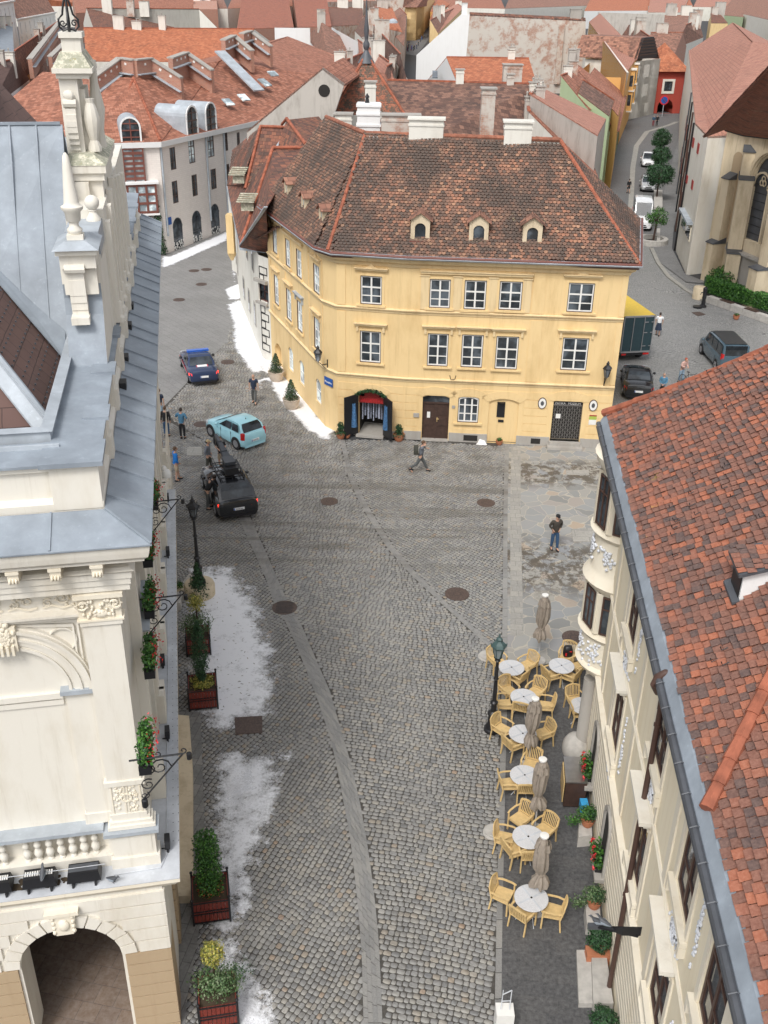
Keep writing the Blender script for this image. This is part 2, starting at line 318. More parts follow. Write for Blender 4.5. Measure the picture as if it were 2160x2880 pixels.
M['terr']=setts('dark_granite_slabs',(.040,.040,.043),(.066,.064,.064),.62,.42,(.025,.025,.026),R(6),.5,1.2,(.032,.032,.034),.5,.006,0.)
M['band']=setts('granite_band',(.15,.147,.14),(.25,.24,.22),.55,.24,(.07,.068,.062),R(100),.5,.9,(.11,.11,.105),.6,.012,.02)
M['bandP']=setts('pale_band',(.27,.26,.235),(.35,.33,.29),.5,.4,(.16,.15,.13),R(3),.5,.9,(.2,.19,.17),.3,.01,0.)
M['kerb']=setts('kerb_stone',(.30,.29,.26),(.36,.34,.30),1.2,.6,(.12,.11,.1),R(3),.5,1.,(.2,.19,.17),.4,.01,0.)
M['joint']=plain('joint_earth',(.065,.06,.053),.95,var=.4,scale=12)
q=NT('flagstones'); p=q.pos(); vo=q.n('TexVoronoi',feature='DISTANCE_TO_EDGE'); vo.inputs['Scale'].default_value=1.55; vc=q.n('TexVoronoi'); vc.inputs['Scale'].default_value=1.55
nv=q.n('TexNoise'); nv.inputs['Scale'].default_value=1.4; q.l(p,nv.inputs[0]); va=q.n('VectorMath',operation='MULTIPLY_ADD'); va.inputs[1].default_value=(.5,.5,0); q.l(nv.outputs['Color'],va.inputs[0]); q.l(p,va.inputs[2])
q.l(va.outputs[0],vo.inputs['Vector']); q.l(va.outputs[0],vc.inputs['Vector']); sx=q.n('SeparateXYZ'); q.l(vc.outputs['Color'],sx.inputs[0])
c=q.ramp(sx.outputs[0],[(0,(.20,.20,.19)),(.35,(.27,.275,.27)),(.6,(.31,.29,.25)),(.8,(.24,.25,.26)),(1,(.36,.29,.22))])
jt=q.ramp(vo.outputs['Distance'],[(.012,1.),(.03,0.)]); c=q.mix(q.math('MULTIPLY',jt,.8),c,(.42,.38,.31))
wet=q.ramp(q.noise(p,.55,9,.72),[(.53,0.),(.60,1.)]); sp=q.n('SeparateXYZ'); q.l(p,sp.inputs[0])
m1=q.ramp(q.math('ABSOLUTE',q.math('DIVIDE',q.math('SUBTRACT',sp.outputs[1],45.8),1.9)),[(.5,1.),(1.,0.)]); m2=q.ramp(q.math('ABSOLUTE',q.math('DIVIDE',q.math('SUBTRACT',sp.outputs[1],36.6),3.)),[(.4,1.),(1.,0.)])
wet2=q.ramp(q.noise(p,1.6,9,.75),[(.47,0.),(.53,1.)]); c=q.mix(q.math('MULTIPLY',q.math('MULTIPLY',wet2,q.math('MAXIMUM',m1,m2)),.85),c,(.075,.058,.04))
q.col(c); q.set(rough=.7); q.bump(q.math('MULTIPLY',jt,-1.),.3,.01); M['flag']=q.m
# stones with a random value each
q=NT('cobbles'); at=q.n('Attribute',attribute_name='rnd'); p=q.pos()
c=q.ramp(at.outputs['Fac'],[(0,(.14,.142,.145)),(.1,(.20,.20,.195)),(.35,(.245,.24,.228)),(.6,(.28,.273,.255)),(.8,(.315,.30,.265)),(.9,(.31,.26,.195)),(.965,(.34,.235,.15)),(1,(.27,.15,.09))])
c=q.mix(q.math('MULTIPLY',q.ramp(q.noise(p,.22,6,.7),[(.45,0.),(.68,1.)]),.35),c,(.10,.095,.085)); sp=q.n('SeparateXYZ'); q.l(p,sp.inputs[0])
far=q.ramp(q.math('DIVIDE',sp.outputs[1],60.),[(.58,0.),(.80,1.)]); st=q.ramp(q.noise(p,.9,9,.75),[(.46,0.),(.60,1.)])
c=q.mix(q.math('MULTIPLY',q.math('MULTIPLY',far,st),.7),c,(.075,.062,.045)); mp=q.n('Mapping'); mp.inputs['Rotation'].default_value=(0,0,R(14)); mp.inputs['Scale'].default_value=(.10,1.0,1); q.l(p,mp.inputs[0]); sw=q.ramp(q.noise(mp.outputs[0],1.,6,.7),[(.5,0.),(.6,1.)]); md=q.ramp(q.math('ABSOLUTE',q.math('DIVIDE',q.math('SUBTRACT',sp.outputs[1],41.),6.5)),[(.45,1.),(1.,0.)])
c=q.mix(q.math('MULTIPLY',q.math('MULTIPLY',sw,md),.65),c,(.085,.07,.05)); near=q.ramp(q.math('DIVIDE',sp.outputs[1],60.),[(.25,1.),(.52,0.)])
c=q.mix(q.math('MULTIPLY',near,.16),c,(.09,.085,.08))
c=q.mix(.22,c,q.ramp(q.noise(p,22,4,.7),[(.3,.06),(.7,.42)])); q.col(c); q.set(rough=.62); q.bump(q.noise(p,60,3),.3,.006); M['cob']=q.m
# ---- big ground and streets
g=MB(); g.poly([(-1500,-200,-.06),(1500,-200,-.06),(1500,2500,-.06),(-1500,2500,-.06)]); g.build('ground',M['asph'],kind='structure')
E5=tG(1700,250,460/1659.); ZL=tG(430,960,400/1659.)
sheet('square_paving',xy([G(1380,1300),G(1760,1420),G(2300,1200),G(2500,1000),G(2200,860),G(2000,800),G(1930,790),G(1850,735),G(1830,690),G(1640,690)]),-.012,M['square'])
sheet('side_street',xy([G(1640,695),G(1835,695),G(1845,640),G(1920,560),G(1970,330),G(1985,240),G(1760,240),G(1730,400),G(1640,560)]),-.016,M['street'])
sheet('side_pavement',xy([G(1835,700),G(1850,735),G(1930,795),G(2000,800),G(1925,770),G(1890,700),G(1895,640),G(1915,560),G(1960,330),G(1925,330),G(1862,560),G(1838,650)]),.05,M['walk'])
sheet('left_street',xy([ZL(870,-10),ZL(40,850),G(420,1180),G(300,1180),G(300,640),G(800,590),G(800,640)]),-.012,M['slab'])
sheet('crowd_street',xy([t2(965,350),t2(1040,360),t2(1130,240),t2(1080,225),t2(965,225)]),-.012,M['street'])
# ---- joint bed under the cobbles, then bands
sheet('cobble_bed',xy([G(380,3100),G(380,1150),G(640,950),G(660,830),G(730,930),G(960,1240),G(1430,1240),G(1430,3100)]),-.016,M['joint'])
SL=[t11(700,2300),t11(697,1659),t11(692,1450),t11(685,1200),t11(665,950),t11(640,700),t11(610,450),t11(560,180),t8(525,1659),t8(490,1500),t8(450,1370),t8(400,1220),t8(340,1060),t8(260,860),t8(180,690),t8(120,600),t8(60,420),G(677,1470),G(640,1370),G(580,1250)]
SR=[t11(835,2300),t11(820,1659),t11(815,1500),t11(805,1300),t11(795,1100),t11(770,850),t11(745,650),t11(715,450),t11(680,250),t8(625,1659),t8(590,1540),t8(545,1390),t8(480,1160),t8(400,980),t8(300,740),t8(210,590),t8(100,340),G(708,1464),G(665,1370),G(600,1250)]
strip=xy(SL+SR[::-1])
def ribbon(name,L,Rr,z,mat):
    mb=MB()
    for i in range(len(L)-1): mb.poly([(L[i][0],L[i][1],z),(Rr[i][0],Rr[i][1],z),(Rr[i+1][0],Rr[i+1][1],z),(L[i+1][0],L[i+1][1],z)])
    return mb.build(name,mat,kind='structure')
def lerp2(a,b,t): return (a[0]+(b[0]-a[0])*t,a[1]+(b[1]-a[1])*t)
def course(name,L,Rr,rows,ln,mat,seed=3):      # long stones laid in rows along a band
    mb=MB(); q=random.Random(seed)
    for k in range(rows):
        A=[lerp2(l,r_,k/rows) for l,r_ in zip(L,Rr)]; B=[lerp2(l,r_,(k+1)/rows) for l,r_ in zip(L,Rr)]
        cum=[0]
        for i in range(len(A)-1): cum.append(cum[-1]+math.hypot(A[i+1][0]-A[i][0],A[i+1][1]-A[i][1]))
        def at(P,s):
            for i in range(len(cum)-1):
                if s<=cum[i+1]: return lerp2(P[i],P[i+1],(s-cum[i])/max(1e-6,cum[i+1]-cum[i]))
            return P[-1]
        s=0
        while s<cum[-1]:
            e=min(cum[-1],s+ln*(.6+.8*q.random())); g=.009
            z=q.uniform(0,.004); pts=[at(A,s+g),at(B,s+g),at(B,e-g),at(A,e-g)]
            cx=sum(p_[0] for p_ in pts)/4; cy=sum(p_[1] for p_ in pts)/4; top=[(cx+(x-cx)*.96,cy+(y-cy)*.97,z) for x,y in pts]
            mb.ring([[(x,y,-.03) for x,y in pts],top],cap=False,r=.15+.55*q.random()**1.2); mb.poly(top,mb.r[-1]); s=e
    return mb.build(name,mat,kind='structure')
course('granite_strip',SL,SR,4,.4,M['cob'])
BL=[t5(545,1190),t5(575,1330),t5(600,1440),t5(655,1560),t5(725,1690),t8(850,230),t8(1000,400),t8(1210,600),t8(1430,800),t8(1545,905)]
BR=[t5(575,1190),t5(605,1320),t5(632,1430),t5(690,1550),t5(762,1680),t8(885,215),t8(1035,390),t8(1240,590),t8(1460,790),t8(1600,925)]
course('cobble_band',BL,BR,2,.35,M['cob'],5)
EL=[t5(1612,1235),t5(1603,1659),t8(1600,400),t8(1595,800),t8(1590,1250),t8(1580,1659),t11(1570,500),t11(1558,1000),t11(1545,1659),t11(1535,2300)]
ER=[t5(1640,1235),t5(1630,1659),t8(1630,400),t8(1628,800),t8(1628,1250),t8(1618,1659),t11(1608,500),t11(1597,1000),t11(1590,1659),t11(1580,2300)]
course('edge_strip',EL,ER,1,.8,M['cob'],6)
sheet('flagstone_paving',xy([t5(1640,1235),t5(1630,1659),t8(1630,400),t8(1628,900),G(1430,1905),G(1497,1878),G(1545,1865),G(1700,1850),G(1800,1700),G(1800,1240)]),-.008,M['flag'])
FL=[(p[0]+.12,p[1]) for p in ER[:4]]; FR=[(p[0]+.62,p[1]) for p in ER[:4]]; ribbon('rectangular_flags',FL,FR,0.,M['bandP'])
sheet('cafe_terrace',xy([G(1425,1908),G(1497,1882),G(1545,1869),G(1700,1854),G(1760,2050),G(1760,2600),G(1800,3200),G(1385,3200),t11(1597,1000),t11(1608,500),t8(1628,1250)]),-.004,M['terr'])
zA=xy(SR[0:18]+[G(665,1370),G(590,1250),G(455,1160),G(640,955),G(665,830),G(735,930),G(930,1210),t5(545,1190)]+BL+[t8(1590,950)]+EL[4:])
zB=xy([G(420,3200),G(480,2400),G(470,1500),G(430,1300),G(442,1165),G(590,1250)]+SL[::-1])
zC=xy(BR+EL[3::-1]+[t5(950,1190)])
def cobbles(name,P,a,rh,w0,w1,holes=(),seed=1,mat='cob',curve=0.):
    mb=MB(); q=random.Random(seed); ca,sa=math.cos(a),math.sin(a)
    us=[x*ca+y*sa for x,y in P]; vs=[-x*sa+y*ca for x,y in P]; v=min(vs)
    u0,u1=min(us),max(us); vts=mb.v; fcs=mb.f; rs=mb.r
    while v<max(vs):
        h=rh*(.88+.24*q.random()); u=u0-q.random()*.3
        while u<u1:
            w=w0+(w1-w0)*q.random(); cu=u+w/2; cv=v+h/2+curve*math.sin(cu*.33+v*.05)+.05*math.sin(cu*1.7+v*.8); x=cu*ca-cv*sa; y=cu*sa+cv*ca
            if inpoly(x,y,P) and not any(inpoly(x,y,H_) for H_ in holes):
                g=.005+.005*q.random(); hw=w/2-g; hh=h/2-g; z=q.uniform(-.003,.003); tx=q.uniform(-.04,.04); ty=q.uniform(-.04,.04)
                b=len(vts); k=.62; dr=q.uniform(-.05,.05); cd,sd_=math.cos(a+dr),math.sin(a+dr); in_=.008+.007*q.random(); jt=[q.uniform(-.008,.008) for _ in range(8)]
                pts=[(-hw,-hh*k),(-hw*k,-hh),(hw*k,-hh),(hw,-hh*k),(hw,hh*k),(hw*k,hh),(-hw*k,hh),(-hw,hh*k)]
                for i_,(pu,pv) in enumerate(pts):
                    pu+=jt[i_]; vts.append((x+pu*cd-pv*sd_,y+pu*sd_+pv*cd,-.018))
                for i_,(pu,pv) in enumerate(pts):
                    pu+=jt[i_]; pu*=1-in_/hw; pv*=1-in_/hh; vts.append((x+pu*cd-pv*sd_,y+pu*sd_+pv*cd,z+tx*pu+ty*pv))
                t=q.random(); rv=.02+.96*(t if t<.8 else .8+(t-.8)*q.random())
                fcs.append(tuple(range(b+8,b+16))); rs.append(rv)
                for i_ in range(8): j=(i_+1)%8; fcs.append((b+i_,b+j,b+8+j,b+8+i_)); rs.append(rv)
            u+=w
        v+=h
    return mb.build(name,M[mat],kind='structure',smooth=60)
def ang(p,q_): return math.atan2(q_[1]-p[1],q_[0]-p[0])
holes=[]
cobbles('plaza_cobbles',zA,ang(t11(830,830),t11(1540,1010)),.15,.13,.235,seed=1,curve=.25)
cobbles('plaza_cobbles',zB,ang(G(497,1587),G(610,1505)),.145,.135,.20,seed=2,curve=.1)
cobbles('plaza_cobbles',zC,ang(t8(1100,480),t8(1580,760)),.15,.14,.2,seed=3,curve=.15)
# stone kerb lines of the side square
kl=[G(1832,700),G(1850,740),G(1880,780),G(1930,818),G(1985,850)]; 
mb=MB()
for i in range(len(kl)-1): mb.bar(kl[i]+Vector((0,0,.05)),kl[i+1]+Vector((0,0,.05)),.35,.14)
mb.build('kerb',M['kerb'],kind='structure')
mb=MB(); cl=[(1795,690),(1770,640),(1775,560),(1780,470),(1790,410),(1820,370),(1880,352),(1905,342)]
L_=[G(x-7,y) for x,y in cl]; R_=[G(x+7,y) for x,y in cl]; ribbon('pale_street_strip',L_,R_,-.008,M['kerb'])
# artificial snow: a thin torn sheet over the cobbles
q=NT('artificial_snow'); p=q.pos(); at=q.n('Attribute',attribute_name='den'); n1=q.noise(p,1.6,9,.7); n2=q.noise(p,8,8,.9)
dv=q.math('ADD',q.math('MULTIPLY',n1,.55),q.math('MULTIPLY',n2,.45)); al=q.ramp(q.math('ADD',q.math('MULTIPLY',q.math('SUBTRACT',dv,.5),3.2),at.outputs['Fac']),[(.42,0.),(.56,.55),(.85,.96)])
q.col((.80,.81,.84)); q.set(rough=.6); q.l(al,q.b.inputs['Alpha']); q.bump(n2,.5,.02); M['snow']=q.m
Z0=tG(430,960,400/1659.); SNZ=[0.]
def snow(pts,strength=1.,step=.14,z=.002,edge=1.1):
    P=xy(pts); xs=[a for a,b in P]; ys=[b for a,b in P]; nx=int((max(xs)-min(xs))/step)+1; ny=int((max(ys)-min(ys))/step)+1; idx={}; vs=[]; den=[]; fs=[]
    def dist(x,y):
        d=1e9
        for i in range(len(P)):
            a,b=P[i],P[(i+1)%len(P)]; L2=(b[0]-a[0])**2+(b[1]-a[1])**2; t=max(0,min(1,((x-a[0])*(b[0]-a[0])+(y-a[1])*(b[1]-a[1]))/L2)); d=min(d,math.hypot(x-a[0]-t*(b[0]-a[0]),y-a[1]-t*(b[1]-a[1])))
        return d
    for i in range(nx+1):
        for j in range(ny+1):
            x=min(xs)+i*step; y=min(ys)+j*step
            if inpoly(x,y,P): idx[i,j]=len(vs); vs.append((x,y,z)); den.append(strength*min(1,dist(x,y)/edge))
    for (i,j) in idx:
        if (i+1,j) in idx and (i,j+1) in idx and (i+1,j+1) in idx: fs.append((idx[i,j],idx[i+1,j],idx[i+1,j+1],idx[i,j+1]))
    me=bpy.data.meshes.new('artificial_snow'); me.from_pydata(vs,[],fs); a=me.attributes.new('den','FLOAT','POINT'); a.data.foreach_set('value',den); me.materials.append(M['snow'])
    o=bpy.data.objects.new('artificial_snow',me); COL.objects.link(o); o['kind']='stuff'; SNZ[0]+=.0017; o.location.z=SNZ[0]; return o
snow([t7(1120,330),t7(1560,300),t7(1760,520),t7(1900,900),t7(1900,1280),t7(1700,1450),t7(1330,1500),t7(1120,1300)],.95,edge=1.5)
snow([t7(1300,1440),t7(1950,1480),t8(330,1250),t8(330,1659),t11(300,200),t11(190,560),t11(80,850),t11(60,1100),t11(330,1450),t11(330,1950),t10(1180,1950),t10(1180,860),t10(1240,300),t7(1250,1659)],.86,edge=1.5)
snow([t10(1440,640),t10(1659,560),t11(60,700),t11(20,1000),t10(1600,1100),t10(1460,1000)],1.,edge=.7); snow([t10(1560,1150),t11(-20,1180),t11(20,1659),t11(20,1950),t10(1500,1950),t10(1530,1500)],1.,edge=.6); snow([t7(1500,1659),t7(1600,1480),t8(80,1450),t8(60,1659),t11(20,250),t10(1659,500),t10(1500,420),t10(1420,150)],.92,edge=.9)
snow([Z0(900,-60),Z0(1130,-60),Z0(1420,100),Z0(1640,250),Z0(1900,640),Z0(1990,880),t5(640,1090),t5(520,1160),t5(490,1215),t5(420,1200),t5(300,1130),t5(120,940),t5(60,820),Z0(1330,640),Z0(1180,540),Z0(1150,440),Z0(1330,400),Z0(1100,330),Z0(1030,180),Z0(900,60)],1.02,edge=.6)
snow([t4(1450,315),t4(1560,270),t4(1680,350),t4(1740,500),t5(130,620),t5(60,760),t5(-20,770),t4(1580,730),t4(1490,590),t4(1490,440)],1.05,edge=.6); snow([t4(1440,215),t4(1490,195),t4(1570,160),t4(1620,260),t4(1560,285),t4(1470,290)],1.1,edge=.5); snow([t4(1490,100),t4(1530,60),t4(1545,180),t4(1500,170)],1.,edge=.5)
snow([t1(1090,1659),t1(1480,1490),t1(1510,1500),t1(1490,1560),t1(1110,1730),t4(1030,90),t4(1030,0)],1.05,edge=.6)
# ================================================================== facades
class Fac:
    def __init__(s,A,B,base=0.):
        s.A=Vector((A[0],A[1],base)); d=Vector((B[0]-A[0],B[1]-A[1],0)); s.L=d.length; s.d=d/s.L; s.o=Vector((s.d.y,-s.d.x,0))
    def p(s,u,z,d=0.): return s.A+s.d*u+s.o*d+Vector((0,0,z))
    def uz(s,x,y):
        r=ROT@Vector((x-1080.,1440.-y,-FPX)); o=Vector((0,0,HC)); t=(s.A-o).dot(s.o)/r.dot(s.o); q=o+r*t-s.A; return q.dot(s.d),q.z
    def box(s,mb,u0,u1,z0,z1,d0,d1,r=None): return mb.hexa([s.p(u0,z0,d1),s.p(u1,z0,d1),s.p(u1,z0,d0),s.p(u0,z0,d0),s.p(u0,z1,d1),s.p(u1,z1,d1),s.p(u1,z1,d0),s.p(u0,z1,d0)],r)
def arc(u,z,w,h,rise,n=8):   # arch outline from right spring to left spring
    r=(w*w/4+rise*rise)/(2*rise); cz=z+h-r; a0=math.asin(min(1,w/2/r))
    return [(u+w/2+r*math.sin(a0-2*a0*k/n),cz+r*math.cos(a0-2*a0*k/n)) for k in range(n+1)]
def wall(mb,F,u0,u1,z0,z1,ops=(),rec=.18,d=0.):
    us=sorted({u0,u1,*[round(v,4) for o in ops for v in (o['u'],o['u']+o['w'])]}); zs=sorted({z0,z1,*[round(v,4) for o in ops for v in (o['z'],o['z']+o['h'])]})
    us=[v for v in us if u0-1e-6<=v<=u1+1e-6]; zs=[v for v in zs if z0-1e-6<=v<=z1+1e-6]
    for i in range(len(us)-1):
        for j in range(len(zs)-1):
            cu=(us[i]+us[i+1])/2; cz=(zs[j]+zs[j+1])/2
            if us[i+1]-us[i]<1e-4 or zs[j+1]-zs[j]<1e-4 or any(o['u']<cu<o['u']+o['w'] and o['z']<cz<o['z']+o['h'] for o in ops): continue
            mb.poly([F.p(us[i],zs[j],d),F.p(us[i+1],zs[j],d),F.p(us[i+1],zs[j+1],d),F.p(us[i],zs[j+1],d)])
    for o in ops:
        u,z,w,h=o['u'],o['z'],o['w'],o['h']; r=o.get('rec',rec); rise=o.get('arch',0)
        if rise:
            A=arc(u,z,w,h,rise); zt=z+h; m=len(A)//2
            for k in range(len(A)-1):
                c=(u+w,zt) if k<m else (u,zt); mb.poly([F.p(A[k][0],A[k][1],d),F.p(c[0],c[1],d),F.p(A[k+1][0],A[k+1][1],d)])
                mb.poly([F.p(A[k][0],A[k][1],d),F.p(A[k+1][0],A[k+1][1],d),F.p(A[k+1][0],A[k+1][1],d-r),F.p(A[k][0],A[k][1],d-r)])
            zt=z+h-rise
        else:
            zt=z+h; mb.poly([F.p(u+w,zt,d),F.p(u,zt,d),F.p(u,zt,d-r),F.p(u+w,zt,d-r)])
        mb.poly([F.p(u,z,d),F.p(u,zt,d),F.p(u,zt,d-r),F.p(u,z,d-r)][::-1]); mb.poly([F.p(u+w,z,d),F.p(u+w,zt,d),F.p(u+w,zt,d-r),F.p(u+w,z,d-r)])
        if z>.12: mb.poly([F.p(u,z,d),F.p(u+w,z,d),F.p(u+w,z,d-r),F.p(u,z,d-r)])
def opn(F,tg,a,b,arch=0,**k):   # opening from two picture corners (top-left, bottom-right)
    (u0,z1),(u1,z0)=F.uz(*tg(*a)),F.uz(*tg(*b)); return dict(u=min(u0,u1),z=min(z0,z1),w=abs(u1-u0),h=abs(z1-z0),arch=arch,**k)
def tt(ox,oy,s=720/1659.): return lambda x,y:(ox+x*s,oy+y*s)
p1,p2,p3,p4,p5,p6=tt(0,0),tt(720,0),tt(1440,0),tt(0,720),tt(720,720),tt(1440,720)
p7,p8,p9,p10,p11,p12=tt(0,1440),tt(720,1440),tt(1440,1440),tt(0,2160),tt(720,2160),tt(1440,2160)
def window(F,o,par,nx=2,rows=(.6,),t=.085,mat='wframe',gl='glass',d=-.10,name='window',surround='bframe'):
    u,z,w,h=o['u'],o['z'],o['w'],o['h']; rise=o.get('arch',0); mb=MB(); e=.004
    def bx(a,b,c,f,d0=d-.05,d1=d): F.box(mb,a,b,c,f,d0,d1)
    zs=z+h-rise*.75
    bx(u+e,u+t,z+e,zs); bx(u+w-t,u+w-e,z+e,zs); bx(u+t,u+w-t,z+e,z+t)
    if rise:
        A=arc(u+e,z,w-2*e,h-e,rise); B=arc(u+t,z,w-2*t,h-t,max(.05,rise-.02))
        for k in range(len(A)-1):
            P=[A[k],A[k+1],B[k+1],B[k]]; mb.hexa([F.p(x,y,d) for x,y in P]+[F.p(x,y,d-.05) for x,y in P])
    else: bx(u+t,u+w-t,zs-t,zs-e)
    ztop=z+h-t*(1 if not rise else 1.4)
    for k in range(1,nx): c=u+w*k/nx; bx(c-t*.5,c+t*.5,z+t,ztop-(0 if k*2==nx else rise*.3),d-.045,d-.003)
    for q_ in rows:
        c=z+h*q_; tt_=t*.55 if abs(q_-.6)>.02 else t*.9; bx(u+t,u+w-t,c-tt_*.5,c+tt_*.5,d-.04,d-.006)
    fr=mb.build(name,M[mat],par); g=MB()
    if rise: g.poly([F.p(x,y,d-.035) for x,y in [(u,z),(u+w,z)]+arc(u,z,w,h,rise)])
    else: g.poly([F.p(u,z,d-.035),F.p(u+w,z,d-.035),F.p(u+w,z+h,d-.035),F.p(u,z+h,d-.035)])
    g.build('pane',M[gl],fr)
    if surround:
        s=MB(); e2=.025; F.box(s,u,u+e2,z,zs,d+.0,d+.05); F.box(s,u+w-e2,u+w,z,zs,d+.0,d+.05); F.box(s,u+e2,u+w-e2,z,z+e2,d,d+.05)
        if not rise: F.box(s,u+e2,u+w-e2,z+h-e2,z+h,d,d+.05)
        s.build('frame',M[surround],fr)
    return fr
def offs(P,out,closed=False):   # mitred offset of a 2D line to its right
    n=len(P); res=[]
    for i in range(n):
        ns=[]
        for a,b in ((i-1,i),(i,i+1)):
            if not closed and (a<0 or b>=n): continue
            A=P[a%n];B=P[b%n]; d=Vector((B[0]-A[0],B[1]-A[1])); 
            if d.length>1e-6: d.normalize(); ns.append(Vector((d.y,-d.x)))
        m=sum(ns,Vector((0,0))); m.normalize(); k=1/max(.35,m.dot(ns[0])); res.append((P[i][0]+m.x*out*k,P[i][1]+m.y*out*k))
    return res
def band(mb,P,prof,closed=False,base=0.,r=None):   # profile [(out,z)...] swept along a wall line
    rings=[[(x,y,base+z) for x,y in offs(P,o,closed)] for o,z in prof]; n=len(P); vs=[p for q_ in rings for p in q_]; fs=[]; m=len(prof)
    for i in range(n if closed else n-1):
        j=(i+1)%n
        for k in range(m): l=(k+1)%m; fs.append((k*n+i,k*n+j,l*n+j,l*n+i))
    if not closed: fs+=[tuple(k*n for k in range(m)),tuple(k*n+n-1 for k in range(m-1,-1,-1))]
    return mb.add(vs,fs,r)
def slab(mb,pts,t=.12,r=None):
    pts=[Vector(p) for p in pts]; n=len(pts)
    tri=tessellate_polygon([pts]) if n>4 else None
    low=[p-Vector((0,0,t)) for p in pts]
    if tri:
        for a,b,c in tri:
            q_=[pts[a],pts[b],pts[c]]
            if (q_[1]-q_[0]).cross(q_[2]-q_[0]).z<0: q_.reverse()
            mb.poly(q_,r)
    else: mb.poly(pts if (pts[1]-pts[0]).cross(pts[2]-pts[0]).z>0 else pts[::-1],r)
    mb.poly(low[::-1],r)
    for i in range(n): j=(i+1)%n; mb.poly([low[i],low[j],pts[j],pts[i]],r)
    return mb
def tiling(mb,pts,w,h,seed=1,rounded=False,lift=.035,jit=.01,zig=0.,th=.014):
    pts=[Vector(p) for p in pts]; n=Vector((0,0,0))
    for i in range(len(pts)): n+=(pts[i]-pts[0]).cross(pts[(i+1)%len(pts)]-pts[0])
    n.normalize(); n=-n if n.z<0 else n; U=Vector((0,0,1)).cross(n).normalized(); V=n.cross(U); o=pts[0]
    P=[((p-o).dot(U),(p-o).dot(V)) for p in pts]; u0,u1=min(p[0] for p in P),max(p[0] for p in P); v0,v1=min(p[1] for p in P),max(p[1] for p in P)
    q=random.Random(seed); v=v0; row=0
    while v<v1:
        off=(row%2)*w/2+q.uniform(-.02,.02)*w; u=u0-w+off
        while u<u1+w:
            if inpoly(u+w/2,v+h/2,P) or inpoly(u+w/2,v+h*.2,P):
                a=q.uniform(-jit,jit); b=q.uniform(-jit,jit); g=.004+q.uniform(0,.006); dv=q.uniform(-.012,.012)+(zig*w*(.5 if q.random()<.5 else 0)); lf=lift*(.7+.6*q.random())
                def PT(x,y,z): return o+U*(u+x)+V*(v+y)+n*z
                if rounded: low=[(g,h*.3),(w*.22,dv+.02),(w*.5,dv-.01),(w*.78,dv+.02),(w-g,h*.3)]
                else: low=[(g,dv),(w-g,dv)]
                f=[PT(x,y,lf*(1-y/(h*1.1))+(a if x<w/2 else b)*.6+.008) for x,y in low]+[PT(w-g,h*1.06,.006),PT(g,h*1.06,.006)]
                k=q.random(); mb.poly(f,k)
                for i in range(len(low)-1): mb.poly([f[i]-n*th*1.6,f[i+1]-n*th*1.6,f[i+1],f[i]],k*.5)
            u+=w
        v+=h; row+=1
    return mb
def ridge(mb,a,b,r=.11,step=.38,seed=1):
    a=Vector(a);b=Vector(b); L=(b-a).length; n=max(1,int(L/step)); d=(b-a)/n; q=random.Random(seed)
    for k in range(n): 
        p0=a+d*k; p1=a+d*(k+1.08); mb.tube([p0+Vector((0,0,q.uniform(-.01,.01))),p1],[r*1.08,r*.92],8,r=q.random())
    return mb
def chimney(par,c,w,d,z0,z1,mat='white',cap='stoneg',rz=0.,name='chimney',pots=0):
    mb=MB(); mb.box((c[0],c[1],(z0+z1)/2),(w,d,z1-z0),rz); mb.box((c[0],c[1],z1-.25),(w+.08,d+.08,.09),rz); ch=mb.build(name,M[mat],par)
    m2=MB(); m2.box((c[0],c[1],z1+.04),(w+.18,d+.18,.08),rz)
    for k in range(pots): m2.lathe((c[0]+(k-.5*(pots-1))*.35,c[1],z1+.08),[(.09,0),(.07,.25),(.12,.3),(.02,.42)],8)
    m2.build('chimney_cap',M[cap],ch); return ch
EMB=lambda: MB()
# ================================================================== yellow corner building
YP=[xy([G(765.6,1019.5)])[0],xy([G(915,1199)])[0],xy([G(950,1217)])[0],(.94,49.78),(11.92,49.0),(14.3,59.6)]
Y=thing('corner_building','three storey yellow corner building with mossy brown tile roof and small round topped dormers','building',(4,54,0))
FS=[Fac(YP[i],YP[i+1]) for i in range(5)]; ZT=9.75
zz=tt(640,540,400/1659.)
ops={0:[],1:[],2:[],3:[],4:[]}; wins=[]
def aw(i,tg,a,b,arch=0,**k):
    kw={x:k.pop(x) for x in('nx','rows','mat','gl','surround','name') if x in k}; o=opn(FS[i],tg,a,b,arch,**k); ops[i].append(o); wins.append((i,o,kw)); return o
R6=(.3,.6)
up=[aw(2,p5,(678,125),(815,318),rows=R6),aw(3,p5,(1128,148),(1255,338),rows=R6),aw(3,p5,(1355,155),(1485,348),rows=R6),aw(3,p5,(1583,162),(1716,352),rows=R6),aw(3,p6,(371,172),(518,366),rows=R6)]
mid=[aw(2,p5,(675,482),(808,695),rows=R6),aw(3,p5,(1115,500),(1240,715),rows=R6),aw(3,p5,(1337,507),(1463,723),rows=R6),aw(3,p5,(1560,518),(1689,735),rows=R6),aw(3,p6,(333,527),(478,743),rows=R6)]
ZZ=lambda a,b,i=0,**k: aw(i,zz,a,b,rows=R6,gl='glassB',**k)
upL=[ZZ((525,385),(585,735)),ZZ((675,532),(738,895)),ZZ((803,652),(870,1025)),ZZ((1003,822),(1078,1210))]
midL=[ZZ((543,952),(605,1340)),ZZ((685,1110),(753,1525)),ZZ((812,1250),(880,1655)),aw(0,p5,(377,387),(418,625),rows=R6,gl='glassB')]
grL=[aw(0,p5,a,b,.25,rows=(.5,),nx=1,gl='glassB',surround=None) for a,b in(((208,578),(243,762)),((278,662),(314,850)),((385,780),(423,972)))]
garage=opn(FS[0],p5,(118,462),(173,692),.5,rec=.35); garage['z']=.02; ops[0].append(garage)
